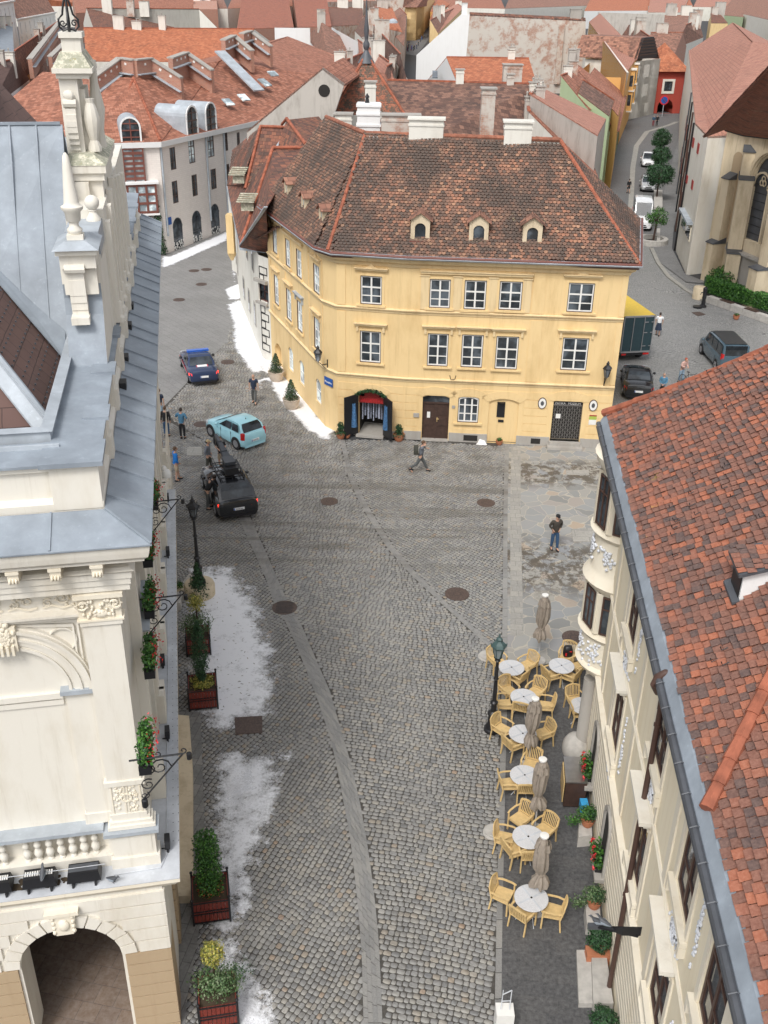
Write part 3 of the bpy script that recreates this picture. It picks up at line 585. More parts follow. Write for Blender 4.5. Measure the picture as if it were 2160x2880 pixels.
shop=opn(FS[2],p5,(662,875),(825,1158),.22,rec=.45); shop['h']+=shop['z']-.03; shop['z']=.03; ops[2].append(shop)
door=opn(FS[3],p5,(1082,895),(1243,1172),.16,rec=.3); door['h']+=door['z']-.05; door['z']=.05; ops[3].append(door)
gw=aw(3,p5,(1313,908),(1437,1080),.12,rows=(.33,.66),nx=3)
nic=opn(FS[3],p5,(1513,925),(1684,1195),.2,rec=.09); nic['h']+=nic['z']-.06; nic['z']=.06; ops[3].append(nic)
mus=opn(FS[3],p6,(272,925),(436,1180),.16,rec=.35); mus['h']+=mus['z']-.3; mus['z']=.3; ops[3].append(mus)
mb=MB()
for i,F in enumerate(FS): wall(mb,F,0,F.L,0,ZT,ops[i],rec=.12)
back=[YP[5],(1,63),YP[0]]
for i in range(2): F=Fac(back[i],back[i+1]); wall(mb,F,0,F.L,0,ZT)
body=mb.build('wall',M['plast_y'],Y)
for i,o,kw in wins: window(FS[i],o,Y,d=-.03 if kw.get('nx')!=1 else -.06,**kw)
# backs of the openings
mb=MB(); F=FS[0]; F.box(mb,garage['u'],garage['u']+garage['w'],0,garage['z']+garage['h'],-.42,-.36); mb.build('gateway_back',M['plast_y'],Y)
mb=MB(); F=FS[3]; F.box(mb,nic['u'],nic['u']+nic['w'],.06,nic['z']+nic['h'],-.15,-.085); mb.build('blind_niche',M['plast_y'],Y)
# trim
mb=MB()
for z in (3.42,7.08): band(mb,YP[:5],[(-.05,z-.12),(.03,z-.12),(.05,z-.02),(.10,z+.02),(.12,z+.08),(.02,z+.13),(-.05,z+.13)])
band(mb,YP[:6],[(-.05,9.35),(.05,9.35),(.10,9.5),(.28,9.62),(.34,9.8),(-.05,9.8)])
mb.build('cornice',M['trim_y'],Y)
mb=MB(); pil=[(2,p5,515,580),(2,p5,955,1060),(3,p6,135,215),(3,p6,705,780)]
for i,pg,a,b in pil:
    F=FS[i]; u0=F.uz(*pg(a,250))[0]; u1=F.uz(*pg(b,250))[0]; u0=max(.02,u0); u1=min(F.L-.02,u1)
    if u1-u0>.2: F.box(mb,u0,u1,3.6,6.9,0,.035); F.box(mb,u0,u1,7.25,9.3,0,.035)
for i in (0,):
    F=FS[0]
    for u in (.35,F.L*.32,F.L*.74,F.L-.5): F.box(mb,u,u+.32,3.6,6.9,0,.035); F.box(mb,u,u+.32,7.25,9.3,0,.035)
for i,o in [(i,o) for i,o,kw in wins if kw.get('nx')!=1]:
    F=FS[i]; u,z,w,h=o['u'],o['z'],o['w'],o['h']; 
    for a,b,c,d_ in ((u-.14,u-.005,z-.02,z+h+.12),(u+w+.005,u+w+.14,z-.02,z+h+.12),(u-.005,u+w+.005,z+h+.005,z+h+.12)): F.box(mb,a,b,c,d_,0,.03)
    if z>.8: F.box(mb,u-.2,u+w+.2,z-.12,z-.02,0,.12)
for z0 in (.75,1.2,1.65,2.1,2.55,3.0):    # rustication joints as shallow raised courses
    for i in (2,3):
        F=FS[i]; bl=sorted([(o['u']-.28,o['u']+o['w']+.28) for o in ops[i] if o['z']<z0<o['z']+o['h']+.25]); u=.06
        for a,b in bl+[(F.L-.04,F.L)]:
            if a-u>.25: F.box(mb,u,a,z0-.41,z0,0,.022)
            u=b
mb.build('wall_trim',M['trim_y'],Y) if False else mb.build('pilasters_and_surrounds',M['plast_y'],Y)
def hood(F,o,kind,mt='trim_y'):
    mb=MB(); u,z,w,h=o['u'],o['z'],o['w'],o['h']; zt=z+h+.3
    F.box(mb,u-.26,u+w+.26,zt,zt+.09,0,.15); F.box(mb,u-.32,u+w+.32,zt+.09,zt+.13,0,.21)
    if kind=='ped':
        c=u+w/2; mb.ext([F.p(c-.28,zt+.13,.0),F.p(c+.28,zt+.13,.0),F.p(c+.12,zt+.22,.0),F.p(c,zt+.38,.0),F.p(c-.12,zt+.22,.0)],F.o*.1)
    else:
        for a in (u-.2,u+w+.08): F.box(mb,a,a+.12,zt-.32,zt,0,.1)
    mb.build('window_hood',M[mt],Y)
for k,o in enumerate(mid): hood(FS[2] if k==0 else FS[3],o,'flat')
for k in (0,4): hood(FS[2] if k==0 else FS[3],up[k],'ped')
for k,o in enumerate(midL): hood(FS[0],o,'flat','zincL' if k==2 else 'trim_y')
for k in (0,3): hood(FS[0],upL[k],'ped')
mb=MB(); F=FS[3]; a,b=up[1]['u']-.45,up[3]['u']+up[3]['w']+.45; zt=up[1]['z']+up[1]['h']; F.box(mb,a,b,zt+.28,zt+.4,0,.13); F.box(mb,a-.05,b+.05,zt+.4,zt+.44,0,.19)
for u in (a,(up[1]['u']+up[1]['w']+up[2]['u'])/2-.2,(up[2]['u']+up[2]['w']+up[3]['u'])/2-.2,b-.4): F.box(mb,u,u+.4,up[1]['z']-.1,zt+.14,0,.05); F.box(mb,u-.05,u+.45,zt+.14,zt+.2,0,.09)
F=FS[0]; a,b=upL[1]['u']-.35,upL[2]['u']+upL[2]['w']+.35; zt=upL[1]['z']+upL[1]['h']; F.box(mb,a,b,zt+.25,zt+.37,0,.13); F.box(mb,a-.05,b+.05,zt+.37,zt+.41,0,.18)
mb.build('window_hood',M['trim_y'],Y)
mb=MB(); F=FS[3]
def segs(F,u0,z0,z1,bl):
    u=u0
    for a,b in bl+[(F.L,F.L)]:
        if a-u>.1: F.box(mb,u,a,z0,z1,0,.07)
        u=b
segs(FS[3],0.06,0,.5,[(door['u']-.04,door['u']+door['w']+.04),(nic['u'],nic['u']+nic['w']),(mus['u']-.04,mus['u']+mus['w']+.04)]); segs(FS[2],.02,0,.4,[(shop['u']-.1,shop['u']+shop['w']+.1),(FS[2].L-.02,FS[2].L)])
F=FS[3]; F.box(mb,mus['u']-.15,mus['u']+mus['w']+.15,0,.15,.07,.6); F.box(mb,mus['u']-.05,mus['u']+mus['w']+.05,.15,.3,-.3,.35); F=FS[2]; F.box(mb,shop['u']-.05,shop['u']+shop['w']+.05,0,.12,.0,.35); F=FS[3]; F.box(mb,door['u']-.02,door['u']+door['w']+.02,0,.05,-.28,.18)
mb.build('plinth',M['stoneg'],Y)
mb=MB()
for a,b in (((1345,1163),(1408,1200)),): u,z=F.uz(*p5(*a)); F.box(mb,u,u+.75,.1,.42,.071,.085)
u,z=F.uz(*p6(122,1185)); F.box(mb,u,u+.5,.1,.4,.071,.085); mb.build('cellar_vent',M['dark'],Y)
# voussoirs over ground floor openings
mb=MB()
for i,o in ((2,shop),(3,door),(3,gw),(3,nic),(3,mus)):
    F=FS[i]; c=o['u']+o['w']/2; r0=o['w']/2+.06
    A=arc(o['u']-.05,o['z'],o['w']+.1,o['h']+.03,max(.14,o['arch'])); B=arc(o['u']-.45,o['z'],o['w']+.9,o['h']+.46,max(.3,o['arch']+.15))
    for k in range(len(A)-1):
        P=[A[k],A[k+1],B[k+1],B[k]]; cx=sum(p_[0] for p_ in P)/4; cz=sum(p_[1] for p_ in P)/4; P=[(cx+(x-cx)*.95,cz+(y-cz)*.98) for x,y in P]
        mb.hexa([F.p(x,y,.0) for x,y in P]+[F.p(x,y,.035) for x,y in P])
mb.build('arch_stones',M['plast_y'],Y)
# doors
def leafdoor(F,o,par,mat,top,name='door'):
    mb=MB(); u,z,w,h=o['u'],o['z'],o['w'],o['h']; zt=z+h*top; F.box(mb,u,u+w/2-.01,z,zt,-.24,-.18); F.box(mb,u+w/2+.01,u+w,z,zt,-.24,-.18); F.box(mb,u+w/2-.05,u+w/2+.05,z,zt,-.18,-.14)
    for s in (0,1):
        for a,b in ((.06,.3),(.36,.62),(.68,.95)):
            x0=u+s*w/2+.12; x1=u+(s+1)*w/2-.12; F.box(mb,x0,x1,z+(zt-z)*a,z+(zt-z)*b,-.18,-.155); F.box(mb,x0+.07,x1-.07,z+(zt-z)*a+.07,z+(zt-z)*b-.07,-.155,-.135)
    F.box(mb,u,u+w,zt,zt+.08,-.24,-.12); d=mb.build(name,M[mat],par)
    m=MB(); F.box(m,u,u+w,zt+.08,z+h,-.24,-.2); m.build('fanlight',M['glass'],d); m=MB(); F.box(m,u+w/2+.07,u+w/2+.1,z+1.0,z+1.25,-.14,-.08); F.box(m,u+w/2+.05,u+w/2+.18,z+1.15,z+1.18,-.1,-.07); m.build('handle',M['teak'],d)
    m=MB(); F.box(m,u+.25,u+.42,z+1.2,z+1.55,-.134,-.128); m.build('notice',M['wframe'],d)
leafdoor(FS[3],door,Y,'wood',.78)
M['gate_iron']=plain('grey_gate_iron',(.16,.15,.14),.5)
# museum gate: folding lattice in a dark opening, name board above
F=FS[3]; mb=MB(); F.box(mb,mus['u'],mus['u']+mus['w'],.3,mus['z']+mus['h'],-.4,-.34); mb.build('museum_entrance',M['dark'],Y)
mb=MB(); u,z,w,h=mus['u'],mus['z'],mus['w'],mus['h']; zt=z+h*.84
for k in range(13): a=u+w*k/12; F.box(mb,a-.012,a+.012,z,zt,-.19,-.165)
for r_ in range(14):
    for k in range(12):
        a=u+w*k/12; b=u+w*(k+1)/12; z0=z+(zt-z)*r_/14; z1=z+(zt-z)*(r_+1)/14; s=(r_+k)%2; mb.bar(F.p(a,z0 if s else z1,-.15),F.p(b,z1 if s else z0,-.15),.016)
F.box(mb,u,u+w,zt-.03,zt+.03,-.2,-.13); gt=mb.build('gate',M['gate_iron'],Y); m=MB(); F.box(m,u+.2,u+.45,z+1.25,z+1.5,-.14,-.13); m.build('notice',M['wframe'],gt)
def text(s,F,u,z,d,size,mat,par,name='lettering',align='CENTER',w=None,bold=0.):
    cu=bpy.data.curves.new(name,'FONT'); cu.body=s; cu.size=size; cu.align_x=align; cu.extrude=.004; cu.offset=bold; cu.resolution_u=3
    o=bpy.data.objects.new(name,cu); COL.objects.link(o); bpy.context.view_layer.update(); me=bpy.data.meshes.new_from_object(o.evaluated_get(bpy.context.evaluated_depsgraph_get()))
    bpy.data.objects.remove(o); bpy.data.curves.remove(cu); xs=[v.co.x for v in me.vertices]; k=(w/(max(xs)-min(xs))) if w and xs else 1.
    mb=MB(); mb.add([F.p(u+v.co.x*k,z+v.co.y,d+v.co.z) for v in me.vertices],[tuple(p.vertices) for p in me.polygons]); bpy.data.meshes.remove(me); return mb.build(name,M[mat],par)
text('ANGYAL',F,u+w/2,z+h*.94,-.12,.14,'wframe',Y,w=w*.3); text('PATIKA   MÚZEUM',F,u+w/2,z+h*.86,-.12,.17,'wframe',Y,w=w*.85)
mb=MB(); F.box(mb,u,u+w,zt+.03,z+h,-.34,-.13); mb.build('name_board',M['black'],Y)
# shop: dark room, red board, open doors with goods
F=FS[2]; u,z,w,h=shop['u'],shop['z'],shop['w'],shop['h']; mb=MB()
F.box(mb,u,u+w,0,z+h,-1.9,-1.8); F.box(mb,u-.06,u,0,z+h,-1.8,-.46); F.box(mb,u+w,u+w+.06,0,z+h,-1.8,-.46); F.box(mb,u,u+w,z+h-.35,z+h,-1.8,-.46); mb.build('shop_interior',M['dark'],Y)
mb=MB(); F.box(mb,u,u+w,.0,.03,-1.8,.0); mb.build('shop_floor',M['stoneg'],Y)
M['signred']=plain('shop_red',(.30,.02,.02),.5); M['blue']=plain('enamel_blue',(.02,.09,.33),.35); M['denim']=plain('denim_goods',(.05,.13,.26),.9,var=.6,scale=14); M['goods']=plain('hanging_goods',(.30,.33,.42),.9,var=.7,scale=16); M['red']=plain('bright_red',(.55,.02,.03),.45)
mb=MB(); F.box(mb,u+.02,u+w-.02,z+h-.72,z+h-.36,-.3,-.22); F.box(mb,u+.3,u+w-.3,z+h-.36,z+h-.1,-.3,-.24); sb=mb.build('shop_sign',M['signred'],Y)
text('ANTIKVITÁS',F,u+w/2,z+h-.64,-.215,.24,'red',sb,w=w*.8)
for s in (0,1):
    a=F.p(u if s==0 else u+w,0,.02); dr=(F.o*.95+F.d*(-.75 if s==0 else .75)).normalized(); b=a+dr*.95; Fd=Fac((a.x,a.y),(b.x,b.y)); Fd=Fd if s==0 else Fac((b.x,b.y),(a.x,a.y))
    mb=MB(); Fd.box(mb,0,Fd.L,.12,z+h-.15,-.03,.03); leaf=mb.build('shop_door',M['black'],Y)
    m=MB(); q_=random.Random(4+s)
    for k in range(5): zz_=.5+k*.38; Fd.box(m,.12,Fd.L-.12,zz_,zz_+.2,.031,.045,r=q_.random())
    m.build('poster',M['signred'],leaf)
    m=MB(); c=a+dr*.3+F.o*.1
    for k in range(9): ang_=k*.7; m.ring([[Vector((c.x+.16*math.cos(t*1.05)*(.5+.5*zq)+.05*math.sin(ang_),c.y+.16*math.sin(t*1.05)*(.5+.5*zq)+.05*math.cos(ang_),1.95-zq*1.35)) for t in range(6)] for zq in (0,.25,.6,1)]) if k<3 else None
    m.build('hanging_clothes',M['denim'],Y)
m=MB(); q_=random.Random(9)
for k in range(12): uu=u+.15+k*(w-.3)/11; c=F.p(uu,0,-.55-.2*(k%3)); m.box((c.x,c.y,1.25+.1*(k%2)),(.10,.05,.9+.3*q_.random()),q_.random()*3)
m.build('hanging_goods',M['goods'],Y)
g_=MB(); A=arc(u-.1,z,w+.2,h+.12,.3)
for k in range(len(A)-1):
    for j in range(5): t=j/5; x=A[k][0]+(A[k+1][0]-A[k][0])*t; y=A[k][1]+(A[k+1][1]-A[k][1])*t; g_.leaves(F.p(x,y,.12),(.14,.1,.12),14,.1,seed=k*7+j)
g_.build('garland',M['leafD'],Y)
# plaques and signs on the facade
F=FS[3]; mb=MB(); u,z=F.uz(*p5(1558,1045)); F.box(mb,u,u+.42,z,z+.85,-.08,-.04); mb.lathe(F.p(u+.21,z+.85,-.06),[(.21,-.01),(.21,.01)],14); mb.build('bronze_plaque',M['black'],Y)
mb=MB(); F.box(mb,u+.1,u+.4,z-.3,z-.16,-.08,-.05); mb.build('plaque',M['black'],Y)
for pg,a in ((p6,(196,952)),(p6,(526,966))):
    u,z=F.uz(*pg(*a)); mb=MB(); m2=MB()
    el=lambda rx,rz,d: [F.p(u+rx*math.cos(t*math.pi/10),z+rz*math.sin(t*math.pi/10),d) for t in range(20)]
    mb.ring([el(.23,.32,.03),el(.23,.32,.07)]); pl=mb.build('oval_plaque',M['bframe'],Y); m2.ring([el(.19,.28,.071),el(.19,.28,.078)]); m2.build('plaque_face',M['wframe'],pl); m3=MB(); m3.ring([el(.09,.13,.079),el(.09,.13,.084)]); m3.build('emblem',M['zincD'],pl)
u,z=F.uz(*p6(495,1090))
for k,(mt,h_) in enumerate((('wframe',.28),('leafG_',.2),('signred',.06))):
    mb=MB(); zz0=z+[0,.28,.48][k]; F.box(mb,u,u+.38,zz0,zz0+h_,.03,.05); M.setdefault('leafG_',plain('sign_green',(.35,.45,.08),.5)); mb.build('info_sign',M[mt],Y)
F=FS[1]; Fm=FS[1]; u,z=.25,2.75; mb=MB(); Fm.box(mb,.05,.78,2.55,3.0,.04,.07); sg=mb.build('street_sign',M['blue'],Y); text('Wiener Zeile'[:0]+'Bécsi tér'[:0]+'Museplatz',Fm,.415,2.7,.074,.16,'wframe',sg,w=.6)
F=FS[3]; mb=MB(); u,z=F.uz(*p5(1020,1040)); F.box(mb,u,u+.3,z,z+.22,.02,.08); u,z=F.uz(*p5(1270,985)); F.box(mb,u,u+.16,z,z+.16,.03,.05); mb.build('letter_box',M['stoneg'],Y)
mb=MB(); u,z=F.uz(*p5(1275,795))
for s in (-1,1): mb.tube([F.p(u,z,.12),F.p(u+s*.1,z+.06,.3),F.p(u+s*.16,z+.3,.34)],.022,5)
mb.build('flag_holder',M['black'],Y)
# roof
E=offs(YP[:5]+[YP[5]],.42); ze=9.95
E3=[Vector((x,y,ze)) for x,y in E]; K1=G(1028,378,15.); K2=G(1575,397,15.); K0=G(918,332,15.); Bk=Vector((1,64,ze)); K1b=Vector((-3.6,60.9,15.))
# eave point where the left hip lands
Hp=E3[1].lerp(E3[2],.75)
faces=[[E3[0],E3[1],K1,K0],[E3[1],E3[2],K1],[E3[2],E3[4],K2,K1],[E3[4],E3[5],K2],[E3[5],Bk,K1,K2],[Bk,E3[0],K0,K1]]
mb=MB()
for f_ in faces: slab(mb,[p-Vector((0,0,.13)) for p in f_],.08)
rf=mb.build('roof',M['r_md'],Y)
mb=MB(); tiling(mb,[E3[0],E3[1],K1,K0],.2,.16,3,True); tiling(mb,[E3[1],E3[2],K1],.2,.16,4,True); tiling(mb,[E3[2],E3[4],K2,K1],.2,.16,5,True); tiling(mb,[E3[4],E3[5],K2],.2,.16,6,True)
mb.build('roof_tiles',M['g_y'],rf)
mb=MB(); u3=Vector((0,0,.06))
for k,(a,b) in enumerate(((E3[2]*.0+Hp,K1),(E3[4],K2))): ridge(mb,a+u3,b+u3,.1,.4,k)
mb.build('hip_tiles',M['ridge'],rf); mb=MB(); ridge(mb,K1+u3,K2+u3,.12,.4,7); ridge(mb,K0+u3,K1+u3,.12,.4,8); mb.build('ridge_tiles',M['ridgeD'],rf)
mb=MB(); band(mb,YP[:6],[(.3,9.78),(.54,9.86),(.58,9.92),(.4,10.02),(.3,10.02)]); mb.build('eave_flashing',M['zincL'],rf)
mb=MB(); L=[Vector((x,y,9.98)) for x,y in offs(YP[:6],.5)]; mb.tube(L,.07,8); mb.build('gutter',M['redbrown'],rf)
# dormers
def dormer(base,out,w,h,dep,par,arched=True,side='ridgeD',front='stone',gl='glass',roof='r_br',nm='dormer'):
    base=Vector(base); out=Vector((out[0],out[1],0)).normalized(); d=Vector((-out.y,out.x,0)); A=base-d*w/2; B=base+d*w/2
    F=Fac((A.x,A.y),(B.x,B.y),base.z); F.o=out
    if F.d.cross(out).z>0: F=Fac((B.x,B.y),(A.x,A.y),base.z)
    mb=MB(); o=dict(u=w*.22,z=.1,w=w*.56,h=h*.72,arch=w*.2 if arched else 0,rec=.08); wall(mb,F,0,w,0,h,[o]); mb.poly([F.p(0,h),F.p(w,h),F.p(w/2,h+w*.32)])
    for u in (0,w): P=[F.p(u,0,0),F.p(u,0,-.3),F.p(u,h,-dep),F.p(u,h,0)]; mb.poly(P if u else P[::-1])
    r_=mb.build(nm,M[front],par); g=MB(); F.box(g,o['u'],o['u']+o['w'],o['z'],o['z']+o['h'],-.09,-.07); g.build('pane',M[gl],r_)
    m=MB(); e=.13
    for s in (0,1):
        u0=-e if s==0 else w+e; P=[F.p(u0,h-.06,e),F.p(w/2,h+w*.32+.06,e),F.p(w/2,h+w*.32+.06,-dep-.5),F.p(u0,h-.06,-dep-.1)]; slab(m,P,.05)
    m.build('dormer_roof',M[roof],r_); m=MB(); F.box(m,-.05,w+.05,-.12,0,-.2,.12); m.build('sill',M['redbrown'],r_); return r_
Fe=FS[3]; sl=Vector((K1.x,K1.y,0))
def onroof(px,py,P):   # point of a roof plane seen at a pixel
    n=(P[1]-P[0]).cross(P[2]-P[0]); r=ROT@Vector((px-1080.,1440.-py,-FPX)); o=Vector((0,0,HC)); return o+r*((P[0]-o).dot(n)/r.dot(n))
for q_ in ((1062,1560),(1440,1575)): dormer(onroof(*p2(*q_),[E3[2],E3[4],K1]),FS[3].o,.95,1.05,1.0,rf)
dormer(onroof(*p3(127,1590),[E3[2],E3[4],K1]),FS[3].o,.95,1.05,1.0,rf)
for q_ in ((195,1270),(305,1365),(420,1450)): dormer(onroof(*p2(*q_),[E3[0],E3[1],K0]),FS[0].o,(.62),.78,.8,rf,False,gl='glassB')
def chim(px,py,P,w,d,h,mat,rz=0.,pots=0,par=None,dz=.6):
    b=onroof(px,py,P); return chimney(par,(b.x,b.y),w,d,b.z-dz,b.z+h,mat,rz=rz,pots=pots)
PF=[E3[2],E3[4],K1]
c=PY(1201,338,53.9); chimney(rf,(c.x,c.y+.45),1.75,.9,13.5,c.z,'offwhite',rz=-.06,cap='offwhite')
c=PY(1461,346,53.3); chimney(rf,(c.x,c.y+.45),1.38,.9,13.5,c.z,'offwhite',rz=-.06,cap='offwhite')
# quoin and roof pieces of the right side wing
# lanterns
def lantern(par,F,u,z,out=.65,name='wall_lantern'):
    mb=MB(); mb.tube([F.p(u,z,.0),F.p(u,z+.02,out*.55),F.p(u,z+.25,out)],.025,6); mb.tube([F.p(u,z-.35,.02),F.p(u,z+.25,.03)],.03,6); mb.tube([F.p(u,z-.3,.02),F.p(u,z-.12,out*.4),F.p(u,z+.05,out*.6)],.018,5)
    c=F.p(u,z+.25,out); a=mb.build(name,M['black'],par); m=MB(); m.lathe(c,[(.04,0),(.11,.08),(.19,.5)],6); m.build('lantern_glass',M['glassL'],a)
    m=MB(); m.lathe(c,[(.23,.5),(.24,.54),(.15,.66),(.08,.72),(.09,.78),(.02,.92)],6)
    for k in range(6): t=k*math.pi/3; m.bar(c+Vector((.11*math.cos(t),.11*math.sin(t),.08)),c+Vector((.2*math.cos(t),.2*math.sin(t),.5)),.02)
    m.build('lantern_roof',M['black'],a); return a
M['lgreen']=plain('verdigris',(.05,.09,.09),.5)
lantern(Y,FS[1],.3,3.75); F=FS[3]; u,z=F.uz(*p6(600,800)); lantern(Y,F,u,z,.5)
# ================================================================== town hall on the left
AH=R(11.2); CA,SA=math.cos(AH),math.sin(AH)
def W(x,y,z=0.): return Vector((x*CA-y*SA,x*SA+y*CA,z))
H_=thing('town_hall','ornate cream town hall with blue grey zinc roofs, stone gable, frieze and round arches','building',W(-4,20,0))
def onplane(px,py,lx=None,ly=None):
    r=ROT@Vector((px-1080.,1440.-py,-FPX)); rl=(r.x*CA+r.y*SA,-r.x*SA+r.y*CA)
    t=(lx/rl[0]) if lx is not None else ly/rl[1]; return rl[0]*t,rl[1]*t,HC+r.z*t
FF=Fac(W(-9,16.5),W(-1.85,16.5)); FD=Fac(W(-1.85,16.5),W(-1.85,43)); FG=Fac(W(-9,15.78),W(-1.63,15.78)); FGS=Fac(W(-1.63,15.78),W(-1.63,43))
X=lambda x:x+9
def fb(mb,x0,x1,z0,z1,d0,d1): FF.box(mb,X(x0),X(x1),z0,z1,d0,d1)
def wbox(mb,x0,x1,y0,y1,z0,z1): mb.hexa([W(x0,y0,z0),W(x1,y0,z0),W(x1,y1,z0),W(x0,y1,z0),W(x0,y0,z1),W(x1,y0,z1),W(x1,y1,z1),W(x0,y1,z1)])
def wfr(mb,x0,x1,y0,y1,z0,z1,e):  # frustum
    mb.hexa([W(x0,y0,z0),W(x1,y0,z0),W(x1,y1,z0),W(x0,y1,z0),W(x0+e,y0+e,z1),W(x1-e,y0+e,z1),W(x1-e,y1-e,z1),W(x0+e,y1-e,z1)])
# ground storey
ar=dict(u=X(-4.83),z=.03,w=2.16,h=3.8,arch=1.08,rec=.9); mb=MB(); wall(mb,FG,0,X(-1.63),0,4.84,[ar]); 
sw=[dict(u=u,z=.6,w=1.3,h=3.2,arch=.65,rec=.4) for u in (3.2,6.6,10,13.4,16.8,20.2,23.6)]
wall(mb,FGS,0,FGS.L,0,4.84,sw); wall(mb,FD,0,FD.L,4.9,13.1,[]) ; wall(mb,FF,0,X(-1.85),4.9,13.1); mb.build('wall',M['cream'],H_)
mb=MB(); wbox(mb,-9,-2.1,21.6,21.7,0,4.8); wbox(mb,-9,-8.9,15.9,21.6,0,4.8); wbox(mb,-2.2,-2.1,16.7,21.6,0,4.8); wbox(mb,-9,-2.1,16.7,21.6,4.6,4.8)
for o in sw: FGS.box(mb,o['u'],o['u']+o['w'],.6,o['z']+o['h'],-.5,-.41)
mb.build('arcade_wall',M['tan'],H_)
M['bslab']=setts('brown_slabs',(.15,.10,.07),(.19,.13,.09),.5,.5,(.09,.06,.045),AH,.5,1.,(.10,.07,.05),.5,.01,0.)
mb=MB(); wbox(mb,-9,-2.1,14.9,21.6,-.02,.05); wbox(mb,-9,-1.0,12,14.9,-.02,.03); mb.build('arcade_floor',M['bslab'],H_)
mb=MB(); mt=MB()
nz=13
for k in range(nz):   # rusticated courses either side of the arch
    z0=4.6-(k+1)*.37; z1=z0+.33
    tgt=mb if z0>2.55 else mt
    for side in (0,1):
        zc=(z0+z1)/2
        if zc>2.75:
            dz=zc-2.75; rr=1.46; off=math.sqrt(max(0,rr*rr-dz*dz)) if dz<rr else 0
        else: off=1.12
        if side: a=-3.75+off+.03 if off else -3.75; b=-1.60
        else: a=-9; b=-3.75-off-.03 if off else -3.75
        if off==0 and side==0: b=-3.75
        FG.box(tgt,X(a),X(b),z0,z1,0,.06)
    FGS.box(tgt,0,.75,z0,z1,0,.04)
    for o in sw: FGS.box(tgt,o['u']-.95,o['u']-.15,z0,z1,0,.07)
mb.build('rustication',M['cream'],H_); mt.build('tan_rustication',M['tan'],H_)
mb=MB()
for k in range(13):
    a0=math.pi*k/13+.015; a1=math.pi*(k+1)/13-.015
    if k==6: continue
    P=[(-3.75+r_*math.cos(a),2.75+r_*math.sin(a)) for r_,a in ((1.09,a0),(1.42,a0),(1.42,a1),(1.09,a1))]
    mb.hexa([FG.p(X(x),z,0) for x,z in P]+[FG.p(X(x),z,.07) for x,z in P])
mb.build('arch_stones',M['cream'],H_)
mb=MB(); P=[(-3.93,3.75),(-3.57,3.75),(-3.47,4.42),(-4.03,4.42)]; mb.hexa([FG.p(X(x),z,0) for x,z in P]+[FG.p(X(x),z,.16) for x,z in P]); FG.box(mb,X(-4.1),X(-3.4),4.36,4.46,0,.22); c=FG.p(X(-3.75),4.05,.16); mb.ball(c,(.13,.07,.17)); 
for s in (-1,1):
    for k in range(4): mb.ball(FG.p(X(-3.75+s*.2),3.85+k*.14,.15),(.05,.05,.06),6,4)
mb.build('keystone',M['creamT'],H_,smooth=50)
# ledge
mb=MB(); LP=[W(-9,15.6)[:2],W(-1.226,15.6)[:2],W(-1.226,34.3)[:2]]
band(mb,LP,[(-.02,5.0),(0,5.0),(0,4.9),(-.06,4.82),(-.12,4.72),(-.3,4.66),(-.4,4.6),(-.4,4.98)]); mb.build('ledge_moulding',M['creamT'],H_)
mb=MB(); wbox(mb,-9,-1.226,15.6,16.6,4.995,5.012); wbox(mb,-1.9,-1.226,16.6,34.3,4.995,5.012)
sm=MB(); q_=random.Random(2); y=16.4
while y<34: 
    y+=.28
    for x in (-1.5,-1.36,-1.24): sm.disc(W(x,y,5.016),.014,6)
lg=mb.build('ledge_tin',M['ledge'],H_); sm.build('ledge_studs',M['zincD'],lg)
mb=MB(); q_=random.Random(3)
for k in range(260): x=q_.uniform(-9,-2.9); y=15.85+abs(q_.gauss(0,.13)); mb.disc(W(x,y,5.014+k*.00002),q_.uniform(.015,.07),6)
mb.build('dirt_and_droppings',M['soil'],lg)
# balustrade, pedestals (front)
bp=MB(); fb(bp,-9,-2.62,5.0,5.32,0,.30); fb(bp,-2.66,-2.55,5.0,6.02,0,.26)
fb(bp,-2.64,-1.62,5.0,5.28,0,.42); fb(bp,-2.58,-1.68,5.28,5.95,0,.36); fb(bp,-2.50,-1.76,5.38,5.86,.36,.375)
for k in range(3): a=.05*k; fb(bp,-2.62+a,-1.64-a,6.06+.09*k,6.15+.09*k,0,.36-.045*k)
bp.build('pedestal',M['cream'],H_)
mb=MB(); fb(mb,-2.72,-1.58,5.96,6.05,0,.46); fb(mb,-9,-2.72,6.03,6.12,0,.34); mb.build('zinc_coping',M['zincL'],H_)
prof=[(.045,0),(.045,.03),(.028,.06),(.055,.16),(.065,.22),(.05,.30),(.028,.36),(.04,.39),(.055,.44),(.045,.50),(.028,.56),(.045,.60),(.045,.68)]
for k in range(17):
    b=MB(); x=-2.95-k*.235
    if k%8==7 : continue
    b.lathe(FF.p(X(x),5.32,.16),[(r_*1.5,z*.98) for r_,z in prof],10); b.build('baluster',M['cream'],H_,smooth=60)
# wall relief
mb=MB(); fb(mb,-2.52,-1.82,6.33,11.3,0,.24); fb(mb,-2.55,-1.79,6.33,6.42,.24,.27); fb(mb,-2.58,-1.76,7.2,7.32,0,.28); fb(mb,-2.56,-1.78,11.22,11.32,0,.28)
fb(mb,-3.05,-2.52,6.12,9.6,0,.10); fb(mb,-3.08,-2.52,6.12,6.4,0,.13)
fb(mb,-9,-3.12,9.28,9.4,0,.04); fb(mb,-9,-3.12,9.45,9.58,0,.07)
fb(mb,-9,-2.56,11.34,11.42,0,.16); fb(mb,-9,-2.56,11.42,11.47,0,.22)
mb.build('pilaster',M['cream'],H_)
mb=MB(); P=[(-3.1,9.6),(-2.5,9.6)]; fb(mb,-3.14,-2.50,9.60,9.70,0,.2); mb.build('impost_flashing',M['zincL'],H_)
